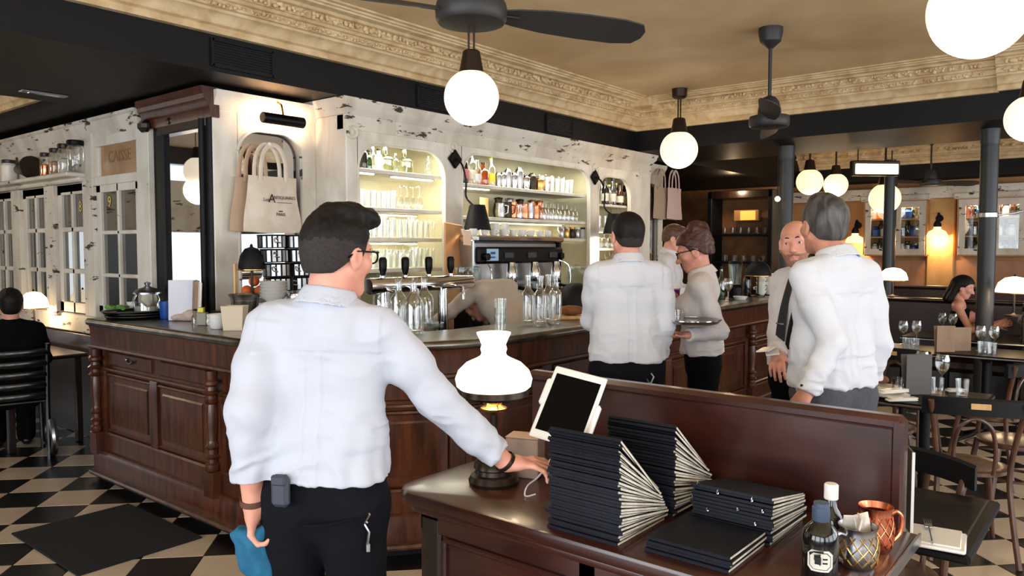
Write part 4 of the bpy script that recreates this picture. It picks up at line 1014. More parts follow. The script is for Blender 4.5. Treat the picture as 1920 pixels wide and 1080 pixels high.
# partition between booths
o = obj('booth_screen', MB().box((0, 0, .5), (1.2, .06, 1.0), .01).box((0, 0, 1.01), (1.22, .09, .03), .01), M_woodd, None, None, (9.0, .78, 0)); tag(o, 'low dark wooden screen beside the seated woman', 'screen')
# lit dome lamps on the banquettes
def dome_lamp(p, r, lab, m=M_shade, h=.36, watts=3, cat='lamp'):
    t = thing('dome_lamp', lab, cat, p)
    obj('base', MB().lathe([(.07, 0), (.07, .012), (.02, .022), (.012, .03)], 20), M_bronze, t); obj('stem', MB().lathe([(.009, .02), (.009, h - .02)], 10), M_bronze, t)
    obj('shade', MB().lathe([(r, h - .06), (r * .99, h - .03), (r * .85, h + .03), (r * .5, h + .075), (0, h + .09)], 26, cap=False).lathe([(r, h - .06), (r * .97, h - .06)], 26, cap=False), m, t); obj('ring', MB().tube([(r * math.cos(a), r * math.sin(a), h - .06) for a in np.linspace(0, 2 * PI, 25)[:-1]], .005, 6, 0, None, True), M_brass, t)
    obj('finial', MB().lathe([(.012, h + .08), (.008, h + .1), (0, h + .11)], 10), M_bronze, t)
    if watts:
        l = bpy.data.lights.new('dome_bulb', 'POINT'); l.energy = watts; l.color = (1, .7, .4); l.shadow_soft_size = .05; o = bpy.data.objects.new('dome_bulb', l); COL.objects.link(o); o.location = (p[0], p[1], p[2] + h - .1)
    return t
q = at_u(1674, 548, 9.6); dome_lamp((q.x, q.y, 1.06), .155, 'lit dome lamp on the long banquette behind grey-haired man', h=.25)
q = at_u(1902, 548, 8.15); dome_lamp((q.x, q.y, 1.01), .15, 'lit dome lamp at right edge behind the column', h=.27)
# ---------------------------------------------------------------- far wall with glazed cabinets
UFW = 14.2
def fz(py, px=1700): return at_u(px, py, UFW).z
def far_cab(p0, p1, y0, y1, lab, ncol, items):
    vb, va_ = at_u(p0, 420, UFW - .3).y, at_u(p1, 420, UFW - .3).y; z1, z0 = at_u((p0 + p1) / 2, y0, UFW - .3).z, at_u((p0 + p1) / 2, y1, UFW - .3).z
    t = thing('wall_cabinet', lab, 'cabinet', (UFW, (va_ + vb) / 2, 0)); L = vb - va_; X = -.3
    obj('carcass', MB().box((-.02, 0, (z0 + z1) / 2), (.03, L, z1 - z0), 0).box((-.16, L / 2, (z0 + z1) / 2), (.3, .04, z1 - z0)).box((-.16, -L / 2, (z0 + z1) / 2), (.3, .04, z1 - z0)).box((-.16, 0, z0), (.3, L, .04)).box((-.16, 0, z1), (.3, L, .04)), M_tan, t)
    obj('cornice', MB().box((-.18, 0, z1 + .06), (.40, L + .14, .10), .02), M_white2, t)
    for k in range(1, 3): obj('shelf', MB().box((-.14, 0, z0 + (z1 - z0) * k / 3), (.25, L, .025)), M_tan, t)
    for c in range(ncol):
        a, b = -L / 2 + L * c / ncol, -L / 2 + L * (c + 1) / ncol; d = obj('door', MB().box((X, a + .05, (z0 + z1) / 2), (.035, .09, z1 - z0), .004).box((X, b - .05, (z0 + z1) / 2), (.035, .09, z1 - z0), .004).box((X, (a + b) / 2, z0 + .05), (.034, b - a, .1), .004).box((X, (a + b) / 2, z1 - .05), (.034, b - a, .1), .004), M_white2, t)
        obj('pane', MB().box((X, (a + b) / 2, (z0 + z1) / 2), (.005, b - a - .18, z1 - z0 - .2)), M_winglass, d, None)
    l = bpy.data.lights.new('cabinet_light', 'AREA'); l.shape = 'RECTANGLE'; l.size = .1; l.size_y = L * .8; l.energy = 6; l.color = (1, .85, .6); o = bpy.data.objects.new('cabinet_light', l); COL.objects.link(o); o.location = (UFW - .2, (va_ + vb) / 2, z1 - .03)
    return t, va_, vb, z0, z1
C1 = far_cab(1622, 1736, 378, 478, 'far glazed wall cabinet behind thin column, full of jars', 2, 0); C2 = far_cab(1797, 1925, 372, 478, 'far glazed wall cabinet right of the wall lamp, jars inside', 2, 0)
rr = np.random.default_rng(5); protoj = {}
def far_item(k, loc, lab, grp):
    if k not in protoj:
        t = thing('cabinet_jar', lab, 'jar'); mm = (M_amber, M_porc, M_brownb, M_glassd, M_bluepl, M_green)[k]; h = (.2, .17, .26, .2, .16, .24)[k]; r = (.07, .08, .05, .075, .08, .05)[k]
        obj('body', MB().lathe([(r * .9, 0), (r, .01), (r, h * .7), (r * .5, h * .85), (r * .45, h)], 14), mm, t); obj('lid', MB().lathe([(r * .5, h * .98), (r * .5, h * 1.06), (0, h * 1.08)], 12), M_black, t); protoj[k] = t; used.add(t.name); t.location = loc; t['group'] = grp; t['label'] = lab; return
    dup(protoj[k], loc, 0, lab, grp)
for (t, a, b, z0, z1), nm in ((C1, 'left'), (C2, 'right')):
    for sh, sn in ((0, 'bottom'), (1, 'middle'), (2, 'top')):
        zz = z0 + .02 + (z1 - z0) * sh / 3 + (.0 if sh == 0 else -.005)
        n = 9
        for i in range(n):
            v = a + .12 + (b - a - .24) * i / (n - 1); far_item(int(rr.integers(0, 6)) if not (nm == 'left' and sh == 2 and i == 5) else 4, (UFW - .13 + rr.uniform(-.03, .03), v, zz), ORD[8 - i] + ' jar from left on %s shelf of the %s far cabinet' % (sn, nm), 'jars on the %s shelf of the %s far cabinet' % (sn, nm))
# pilaster and wall lamps on the far wall
q0, q1 = at_u(1739, 430, UFW - .05), at_u(1792, 430, UFW - .05)
struct('trim_4', MB().box((UFW - .05, (q0.y + q1.y) / 2, 1.45), (.1, q0.y - q1.y, 2.45), .02), mat('honey_panel', (214, 176, 118), .5, col2=(196, 154, 98), nscale=3))
bx('trim_5', (UFW - .34, -4.0, 2.42), (UFW - .0, 7.0, 2.60), M_white2)
bx('trim_6', (UFW - .06, -4.0, .0), (UFW, 7.0, 1.42), mat('rose_panel', (186, 138, 104), .5, col2=(160, 112, 82), nscale=2))
def far_wall_lamp(px, py, lab, w_=9):
    p = at_u(px, py, UFW - .25); t = thing('wall_lamp', lab, 'lamp', (p.x, p.y, p.z))
    obj('shade', MB().lathe([(.155, 0), (.16, .02), (.12, .09), (.06, .12), (.05, .17)], 24, cap=False), M_globefar, t); obj('holder', MB().lathe([(.055, .16), (.06, .2), (.03, .26), (0, .27)], 16), M_blackm, t)
    obj('arm', MB().tube(smooth_path([(0, 0, .26), (.04, 0, .36), (.12, 0, .38), (.15, 0, .30)], 4), .014, 8).lathe([(.06, 0), (.06, .02)], 14, 0, T(.15, 0, .3) @ Ry(PI / 2)), M_blackm, t)
    l = bpy.data.lights.new('wall_lamp_bulb', 'POINT'); l.energy = w_; l.color = (1, .68, .34); l.shadow_soft_size = .05; o = bpy.data.objects.new('wall_lamp_bulb', l); COL.objects.link(o); o.location = (p.x - .02, p.y, p.z - .06)
far_wall_lamp(1757, 444, 'lit wall lamp on the pale pilaster between far cabinets', 12); far_wall_lamp(1603, 455, 'lit wall lamp half hidden behind the grey-haired man', 9)
c3 = column(*at_d(1666, 430, 9.7).xy, .062, 'thin dark column before the far glazed cabinet'); 
# ---------------------------------------------------------------- mirror panel and drinks shelves past the bar end
t = arch_panel('arched_mirror', 'arched mirror right of back bar with hanging paper bags', 8.30, 9.12, 4.86, .9, 2.66, 8.42, 8.98, 1.16, 2.45, .17)
o = obj('mirror_post', MB().box((8.235, 4.80, 1.6), (.09, .10, 2.2), .01), M_blackp); tag(o, 'dark square post at the right end of back bar', 'post')
q = at_v(1254, 352, 4.74); tote(q.x + .12, 4.72, q.z, .36, .40, .40, .09, 'pinkish canvas bag hanging on the right arched mirror', mat('canvas_pink', (220, 190, 176), .85), 0, False)
tote(q.x - .14, 4.78, q.z, .34, .38, .40, .06, 'dim tan bag behind the pinkish canvas bag', MATS['canvas_tan'], 0, False)
vb, va_ = at_u(1338, 450, 11.5).y, at_u(1446, 450, 11.5).y
t = thing('drinks_shelf', 'tall dark-framed drinks shelving with glowing sign box beyond bar', 'shelving', (11.5, (vb + va_) / 2, 0)); L = vb - va_
obj('back_board', MB().box((.30, 0, 1.3), (.03, L, 2.3)), mat('umber_board', (150, 104, 62), .6, col2=(118, 78, 46), nscale=3), t)
for s in (-1, 1): obj('post', MB().box((.1, s * (L / 2 + .02), 1.25), (.44, .07, 2.5), .01), M_blackm, t)
for z in (1.84, 1.41, .98): obj('shelf', MB().box((.1, 0, z - .015), (.40, L, .03), .004), M_blackm, t)
obj('head_board', MB().box((.1, 0, 2.44), (.44, L + .1, .12), .01), M_woodd, t)
o = obj('sign_box', MB().box((0, 0, 0), (.10, .40, .17), .01).box((-.052, -.03, 0), (.006, .24, .14), .002, 1), [M_tan, mat('amber_glow', (255, 180, 90), .5, emit=(255, 165, 70), estr=.8)], None, None, (11.58, (vb + va_) / 2 - .05, 2.12)); tag(o, 'small amber lit box on drinks shelving back', 'sign')
obj('bracket', MB().box((.19, -.05, 2.12), (.15, .03, .03)), M_blackm, t)
for k in range(6): place(TG, (11.55, va_ + .12 + .13 * k, 1.842), ORD[5 - k] + ' glass from left on the upper shelf of the drinks shelving', 'glasses on the upper drinks shelf')
for k in range(5): place(TG, (11.55, va_ + .14 + .15 * k, 1.412), ORD[4 - k] + ' glass from left on the lower shelf of the drinks shelving', 'glasses on the lower drinks shelf')
struct('wall_recess', MB().box((12.3, 5.35, 1.3), (.1, 1.9, 2.6)), MATS['umber_board'])
l = bpy.data.lights.new('shelf_spot', 'POINT'); l.energy = 7; l.color = (1, .7, .4); l.shadow_soft_size = .05; o = bpy.data.objects.new('shelf_spot', l); COL.objects.link(o); o.location = (11.2, 4.8, 2.5)
t = thing('spot_lamp', 'small bright round bulb left of the dark column', 'lamp', tuple(at_d(1458, 373, 8.2))); obj('bulb', MB().sphere((0, 0, 0), .03, 10), M_heat, t); obj('stem', MB().tube([(0, 0, .02), (0, 0, ZS - at_d(1458, 373, 8.2).z)], .006, 6), M_blackm, t)
# ---------------------------------------------------------------- left corner: lamp table, slatted chairs, cast-iron table base
q = at_z(66, 632, .75); Lq = (2.60, 7.55)
t = thing('side_table', 'dark narrow table against cupboards under the dome lamp', 'table', (2.42, 7.5, 0)); obj('tabletop', MB().box((0, 0, .735), (.6, 1.5, .03), .008), M_woodd, t)
for sx in (-.25, .25):
    for sy in (-.65, .65): obj('leg', MB().box((sx, sy, .36), (.05, .05, .72), .006), M_woodd, t)
dome_lamp((Lq[0], Lq[1], .75), .118, 'lit cream dome lamp beside the glazed cupboards', M_shade, .40, 8)
def slat_chair(loc, az, lab):
    t = thing('slatted_chair', lab, 'chair', loc, az - PI / 2); mm = mat('gloss_black', (12, 13, 16), .22, coat=.6)
    for k in range(5): obj('slat', MB().tube([(-.21, -.20 - .02 * k - .0, .50 + .085 * k), (-.1, -.235 - .02 * k, .50 + .085 * k), (.1, -.235 - .02 * k, .50 + .085 * k), (.21, -.20 - .02 * k, .50 + .085 * k)], .026, 8, 0, None, False, .35), mm, t)
    for sx in (-1, 1): obj('leg', MB().tube([(sx * .21, -.22, 0), (sx * .21, -.19, .45), (sx * .21, -.285, .90)], .016, 8), mm, t); obj('leg', MB().tube([(sx * .2, .2, 0), (sx * .19, .18, .44)], .016, 8), mm, t)
    for sx in (-1, 1): obj('curved_foot', MB().tube(smooth_path([(sx * .23, -.22, .30), (sx * .24, -.30, .17), (sx * .24, -.2, .04), (sx * .24, 0, .03), (sx * .24, .2, .04), (sx * .24, .27, .17), (sx * .23, .18, .30)], 4), .026, 8), M_steel, t)
    for k in range(6): obj('seat_slat', MB().box((0, -.17 + .072 * k, .45), (.42, .055, .018), .005), mm, t)
    return t
q = at_d(22, 640, 5.9); slat_chair((q.x, q.y, 0), D2R(75), 'glossy black slatted chair under the dark guest at left edge')
# ================================================================ PEOPLE (bodies grown as one smooth implicit surface each)
def vnoise(P, seed=0):
    P = np.asarray(P, np.float32); i = np.floor(P).astype(np.int64); f = P - i; f = f * f * (3 - 2 * f); out = 0
    def hsh(a, b, c):
        h = (a * 73856093) ^ (b * 19349663) ^ (c * 83492791) ^ (seed * 2654435); h = (h ^ (h >> 13)) * 1274126177 & 0x7fffffff; return ((h >> 7) & 0xffff) / 65535.0
    for dx in (0, 1):
        for dy in (0, 1):
            for dz in (0, 1):
                wgt = (f[:, 0] if dx else 1 - f[:, 0]) * (f[:, 1] if dy else 1 - f[:, 1]) * (f[:, 2] if dz else 1 - f[:, 2])
                out = out + wgt * hsh(i[:, 0] + dx, i[:, 1] + dy, i[:, 2] + dz)
    return out - .5
class SD:
    def __init__(s, lo, hi, h):
        s.h = h; s.lo = np.array(lo, np.float32); n = np.ceil((np.array(hi) - s.lo) / h).astype(int) + 1
        s.D = np.ones(n, np.float32); s.ax = [(s.lo[k] + h * np.arange(n[k])).astype(np.float32) for k in range(3)]
    def win(s, lo, hi):
        sl = []
        for k in range(3):
            a = max(0, int((lo[k] - s.lo[k]) / s.h)); b = min(s.D.shape[k], int((hi[k] - s.lo[k]) / s.h) + 2)
            if b <= a: return None
            sl.append(slice(a, b))
        return tuple(sl)
    def pts(s, sl): return s.ax[0][sl[0]][:, None, None], s.ax[1][sl[1]][None, :, None], s.ax[2][sl[2]][None, None, :]
    def put(s, sl, d, k, op):
        V = s.D[sl]
        if op == 'u':
            if k > 0: hh = np.maximum(k - np.abs(V - d), 0) / k; s.D[sl] = np.minimum(V, d) - hh * hh * k * .25
            else: s.D[sl] = np.minimum(V, d)
        else:
            hh = np.maximum(k - np.abs(V + d), 0) / max(k, 1e-6); s.D[sl] = np.maximum(V, -d) + hh * hh * k * .25
    def rc(s, a, b, ra, rb=None, k=.02, flat=None, op='u'):
        rb = ra if rb is None else rb; a = np.array(a, float); b = np.array(b, float); m = max(ra, rb) + k + 3 * s.h
        sl = s.win(np.minimum(a, b) - m, np.maximum(a, b) + m)
        if sl is None: return
        X, Y, Z = s.pts(sl); q = [X - a[0], Y - a[1], Z - a[2]]; ba = b - a; g = 1.0
        if flat is not None:
            n, fct = np.array(flat[0], float), flat[1]; n /= np.linalg.norm(n); dn = (q[0] * n[0] + q[1] * n[1] + q[2] * n[2]) * (fct - 1)
            q = [q[0] + dn * n[0], q[1] + dn * n[1], q[2] + dn * n[2]]; ba = ba + n * ba.dot(n) * (fct - 1); g = 1 / (1 + (fct - 1) * .5)
        L = max(ba.dot(ba), 1e-9); t = np.clip((q[0] * ba[0] + q[1] * ba[1] + q[2] * ba[2]) / L, 0, 1)
        d = np.sqrt((q[0] - t * ba[0]) ** 2 + (q[1] - t * ba[1]) ** 2 + (q[2] - t * ba[2]) ** 2) - (ra + (rb - ra) * t); s.put(sl, (d * g).astype(np.float32), k, op)
    def el(s, c, r, R=None, k=.02, op='u'):
        c = np.array(c, float); m = max(r) + k + 3 * s.h; sl = s.win(c - m, c + m)
        if sl is None: return
        X, Y, Z = s.pts(sl); q = [X - c[0], Y - c[1], Z - c[2]]
        if R is not None: q = [R[0, j] * q[0] + R[1, j] * q[1] + R[2, j] * q[2] for j in range(3)]
        k0 = np.sqrt((q[0] / r[0]) ** 2 + (q[1] / r[1]) ** 2 + (q[2] / r[2]) ** 2) + 1e-6
        k1 = np.sqrt((q[0] / r[0] ** 2) ** 2 + (q[1] / r[1] ** 2) ** 2 + (q[2] / r[2] ** 2) ** 2) + 1e-6
        s.put(sl, (k0 * (k0 - 1) / k1).astype(np.float32), k, op)
    def band(s, c, axis, r, half, th, k=.004, flare=0):
        """upright ring (collar, cuff): centre, axis, radius, half height, thickness"""
        c = np.array(c, float); n = np.array(axis, float); n /= np.linalg.norm(n); m = max(r, half) + th + .03; sl = s.win(c - m, c + m)
        if sl is None: return
        X, Y, Z = s.pts(sl); q = [X - c[0], Y - c[1], Z - c[2]]; z = q[0] * n[0] + q[1] * n[1] + q[2] * n[2]
        rr = np.sqrt(np.maximum(q[0] ** 2 + q[1] ** 2 + q[2] ** 2 - z * z, 0)); d = np.maximum(np.abs(rr - (r + flare * z)) - th / 2, np.abs(z) - half); s.put(sl, d.astype(np.float32), k, 'u')
    def cutz(s, z, below=True):
        Z = s.ax[2][None, None, :]; s.D[:] = np.maximum(s.D, (z - Z) if below else (Z - z))
    def cut(s, o, n):
        X, Y, Z = s.ax[0][:, None, None], s.ax[1][None, :, None], s.ax[2][None, None, :]; s.D[:] = np.maximum(s.D, (X - o[0]) * n[0] + (Y - o[1]) * n[1] + (Z - o[2]) * n[2])
    def mesh(s, smooth=1):
        D = s.D; S = D < 0; c = np.zeros(np.array(S.shape) - 1, np.uint8); n0, n1, n2 = c.shape
        for i in (0, 1):
            for j in (0, 1):
                for k in (0, 1): c += S[i:i + n0, j:j + n1, k:k + n2]
        I, J, K = np.nonzero((c > 0) & (c < 8)); idx = np.full(c.shape, -1, np.int32); idx[I, J, K] = np.arange(len(I)); acc = np.zeros((len(I), 3), np.float64); cnt = np.zeros(len(I))
        cr = [(i, j, k) for i in (0, 1) for j in (0, 1) for k in (0, 1)]
        for a in range(8):
            for b in range(a + 1, 8):
                if sum(abs(x - y) for x, y in zip(cr[a], cr[b])) != 1: continue
                A, B = cr[a], cr[b]; da = D[I + A[0], J + A[1], K + A[2]]; db = D[I + B[0], J + B[1], K + B[2]]; m = (da < 0) != (db < 0); t = np.where(m, da / np.where(m, da - db, 1), 0)
                for q in range(3): acc[:, q] += np.where(m, A[q] + (B[q] - A[q]) * t, 0)
                cnt += m
        V = (acc / cnt[:, None] + np.stack([I, J, K], 1)) * s.h + s.lo; quads = []
        for axn in range(3):
            sh = [slice(None)] * 3; s2 = [slice(None)] * 3; sh[axn] = slice(0, -1); s2[axn] = slice(1, None); e = S[tuple(sh)] != S[tuple(s2)]; P = np.stack(np.nonzero(e), 1)
            u, v = (axn + 1) % 3, (axn + 2) % 3; ok = (P[:, u] > 0) & (P[:, v] > 0) & (P[:, u] < S.shape[u] - 1) & (P[:, v] < S.shape[v] - 1); P = P[ok]
            ins = S[P[:, 0], P[:, 1], P[:, 2]]; qd = []
            for du, dv in ((-1, -1), (0, -1), (0, 0), (-1, 0)):
                R = P.copy(); R[:, u] += du; R[:, v] += dv; qd.append(idx[R[:, 0], R[:, 1], R[:, 2]])
            Q = np.stack(qd, 1); Q[~ins] = Q[~ins][:, ::-1]; quads.append(Q)
        Q = np.concatenate(quads); Q = Q[(Q >= 0).all(1)]
        for _ in range(smooth):
            a2 = np.zeros_like(V); n_ = np.zeros(len(V))
            for k in range(4): np.add.at(a2, Q[:, k], V[Q[:, (k + 1) % 4]] + V[Q[:, (k - 1) % 4]]); np.add.at(n_, Q[:, k], 2)
            V = V * .5 + a2 / np.maximum(n_, 1)[:, None] * .5
        return V, Q
def vnormals(V, Q):
    N = np.zeros_like(V); fn = np.cross(V[Q[:, 2]] - V[Q[:, 0]], V[Q[:, 3]] - V[Q[:, 1]])
    for k in range(4): np.add.at(N, Q[:, k], fn)
    return N / (np.linalg.norm(N, axis=1, keepdims=True) + 1e-12)
def qmesh(name, V, Q, mats, parent, mi=None):
    me = bpy.data.meshes.new(name); me.vertices.add(len(V)); me.vertices.foreach_set('co', V.astype(np.float32).ravel())
    me.loops.add(len(Q) * 4); me.loops.foreach_set('vertex_index', Q.astype(np.int32).ravel()); me.polygons.add(len(Q)); me.polygons.foreach_set('loop_start', np.arange(0, len(Q) * 4, 4, dtype=np.int32))
    for m in mats: me.materials.append(m)
    if mi is not None: me.polygons.foreach_set('material_index', mi.astype(np.int32))
    me.polygons.foreach_set('use_smooth', np.ones(len(Q), bool)); me.update(calc_edges=True); me.validate()
    return link(name, me, parent)
M_skin = mat('skin_fair', (226, 164, 142), .5, col2=(208, 140, 118), nscale=14, lo=.35, hi=.8); M_skin2 = mat('skin_tan', (204, 144, 118), .5, col2=(186, 122, 98), nscale=14, lo=.35, hi=.8)
M_lip = mat('lips', (206, 132, 118), .45); M_stub = mat('stubble', (132, 92, 76), .7, col2=(176, 122, 100), nscale=160, lo=.3, hi=.7); M_goat = mat('goatee', (52, 36, 30), .8)
M_hairblk = mat('hair_black', (11, 9, 9), .6, col2=(25, 20, 19), nscale=60, stretch=(1, 1, .3), spec=.25); M_fade = mat('hair_short', (30, 25, 24), .8, col2=(46, 38, 36), nscale=120)
M_hairbrn = mat('hair_brown', (82, 46, 32), .5, col2=(50, 26, 20), nscale=40); M_hairgry = mat('hair_grey', (44, 41, 40), .6, col2=(104, 101, 100), nscale=26, stretch=(1, 1, .3), lo=.38, hi=.78)
M_hairlt = mat('hair_light_brown', (104, 66, 46), .55, col2=(70, 42, 30), nscale=50)
M_shirt = mat('white_shirt', (210, 213, 221), .8, bump=.12, bscale=900, sheen=.15); M_shirtw = mat('white_blouse', (214, 209, 209), .8, sheen=.15); M_beige = mat('beige_shirt', (186, 172, 158), .85, bump=.1, bscale=600)
M_trous = mat('black_trousers', (9, 9, 15), .85, col2=(13, 13, 20), nscale=6, spec=.15); M_tgrey = mat('charcoal_trousers', (74, 74, 82), .8, col2=(62, 62, 70), nscale=90); M_blkcloth = mat('black_cloth', (7, 7, 9), .9, spec=.12)
M_shoe = mat('black_shoe', (14, 13, 13), .35); M_eyew = mat('eye_white', (226, 220, 214), .2); M_iris = mat('iris', (40, 30, 24), .15); M_tie = mat('black_tie', (20, 21, 24), .6)
def nrm(v): v = np.array(v, float); return v / np.linalg.norm(v)
def joints(s=1.0, lean=0, side=0, twist=0, **ov):
    J = dict(pel=(0, 0, .94), wst=(0, .005, 1.09), chs=(0, .005, 1.30), neck=(0, -.02, 1.48), head=(0, .022, 1.628), shL=(-.172, -.015, 1.425), shR=(.172, -.015, 1.425),
             elL=(-.225, -.03, 1.14), elR=(.225, -.03, 1.14), wrL=(-.235, .05, .89), wrR=(.235, .05, .89), hpL=(-.09, 0, .93), hpR=(.09, 0, .93),
             knL=(-.10, .015, .50), knR=(.10, .015, .50), anL=(-.105, -.03, .085), anR=(.105, -.03, .085), toL=(-.125, .15, .035), toR=(.125, .15, .035))
    J = {k: np.array(v, float) for k, v in J.items()}
    R = np.array(Matrix.Rotation(twist, 3, 'Z') @ Matrix.Rotation(side, 3, 'Y') @ Matrix.Rotation(-lean, 3, 'X'))
    for k in ('wst', 'chs', 'neck', 'head', 'shL', 'shR', 'elL', 'elR', 'wrL', 'wrR'):
        f = .5 if k == 'wst' else 1; J[k] = J['pel'] + (R @ (J[k] - J['pel'])) * f + (1 - f) * (J[k] - J['pel'])
    J = {k: v * s for k, v in J.items()}
    for k, v in ov.items(): J[k] = np.array(v, float)
    J['s'] = s; return J
def hand(g, W, d, n, t, curl=(.25, .28, .3, .35), spread=.06, s=1.0, k=.006, thumb=.5):
    W, d = np.array(W, float), nrm(d); n = nrm(np.array(n, float) - d * np.dot(n, d)); t = nrm(np.array(t, float) - d * np.dot(t, d) - n * np.dot(t, n))
    g.rc(W, W + d * .03 * s, .027 * s, .031 * s, .015, (n, 1.35)); g.rc(W + d * .03 * s + t * .014 * s, W + d * .082 * s + t * .020 * s, .019 * s, .0165 * s, .012, (n, 1.45)); g.rc(W + d * .03 * s - t * .012 * s, W + d * .074 * s - t * .020 * s, .018 * s, .015 * s, .012, (n, 1.45))
    for i in range(4):
        p = W + d * (.088, .092, .087, .078)[i] * s + t * (.031, .0105, -.0105, -.030)[i] * s; dd = nrm(d + t * spread * (1.5 - i) * .7); c = curl[i] if hasattr(curl, '__len__') else curl; a = c * .7
        for j, L in enumerate((.043, .027, .021)):
            L *= (.94, 1.06, 1.0, .78)[i] * s; v = dd * math.cos(a) - n * math.sin(a); q = p + v * L; r0 = (.0098, .0088, .008)[j] * s * (1, 1.02, .97, .86)[i]; g.rc(p, q, r0, r0 * .92, k if j == 0 else .003); p = q; a += c * (1.1, .8)[min(j, 1)]
    p = W + d * .022 * s + t * .022 * s; v = nrm(d * .75 + t * .62 - n * .25)
    for j, L in enumerate((.046, .033, .027)):
        q = p + v * L * s; r0 = (.015, .0115, .010)[j] * s; g.rc(p, q, r0, r0 * .88, .012 if j == 0 else .004); p = q; v = nrm(v + d * .28 * thumb - n * .22 * thumb - t * .12 * thumb)
def head_prims(g, C, R, s, nose=1.0, thin=1.0, female=False, smile=0):
    P = lambda x, y, z: C + R @ (np.array((x, y, z)) * s); S = lambda *r: tuple(v * s for v in r); k = .02 * s
    g.el(P(0, -.012, .032), S(.0755 * thin, .0965, .084), R, k); g.el(P(0, .028, -.03), S(.060 * thin, .064, .082), R, .03 * s); g.el(P(0, .058, -.093), S(.030, .028, .024), R, .025 * s)
    for q in (-1, 1):
        g.rc(P(q * .052 * thin, .0, -.045), P(q * .022, .058, -.096), .021 * s, .017 * s, .02 * s); g.el(P(q * .042, .062, -.022), S(.023, .022, .020), R, .02 * s)
        g.el(P(q * .078 * thin, -.006, -.008), S(.0105, .023, .037), R, .006 * s); g.el(P(q * .088 * thin, -.002, -.004), S(.006, .012, .021), R, .005 * s, 'd')
        g.el(P(q * .032, .097, .002), S(.018, .014, .0115), R, .012 * s, 'd')
    g.rc(P(-.034, .078, .024), P(.034, .078, .024), .014 * s, None, .016 * s)
    for q in (-1, 1): g.rc(P(q * .019, .0865, .0095), P(q * .046, .0795, .0085), .0058 * s, None, .004 * s); g.rc(P(q * .020, .0845, -.0085), P(q * .045, .0785, -.0075), .0052 * s, None, .005 * s)
    g.rc(P(0, .087, .006), P(0, .112 * (.9 + .1 * nose), -.036), .0075 * s, .0125 * s * nose, .012 * s)
    for q in (-1, 1): g.el(P(q * .0125, .099, -.040), S(.0085, .010, .008), R, .007 * s)
    for q in (-1, 1):
        g.rc(P(0, .0865, -.0655), P(q * .021, .079, -.0665 + smile), .0062 * s, .0045 * s, .008 * s); g.rc(P(0, .0855, -.0765), P(q * .019, .079, -.0725 + smile), .0068 * s, .005 * s, .008 * s)
        g.rc(P(0, .0945, -.0705), P(q * .024, .085, -.070 + smile), .0024 * s, None, .003 * s, None, 'd')
def bounds(J, m=.14, keys=None):
    P = np.array([J[k] for k in (keys or [k for k in J if k != 's'])]); return P.min(0) - m, P.max(0) + m
def rotm(yaw=0, pitch=0, roll=0): return np.array(Matrix.Rotation(yaw, 3, 'Z') @ Matrix.Rotation(-pitch, 3, 'X') @ Matrix.Rotation(roll, 3, 'Y'))
def hairline(front=.062, ear=.012, nape=-.062, side=-.02):
    return lambda x, y: np.interp(y, [-.09, -.06, -.03, -.008, .02, .035, .05, .075, .1], [nape, nape + .004, nape + .03, ear, side, .03, .05, front, front])
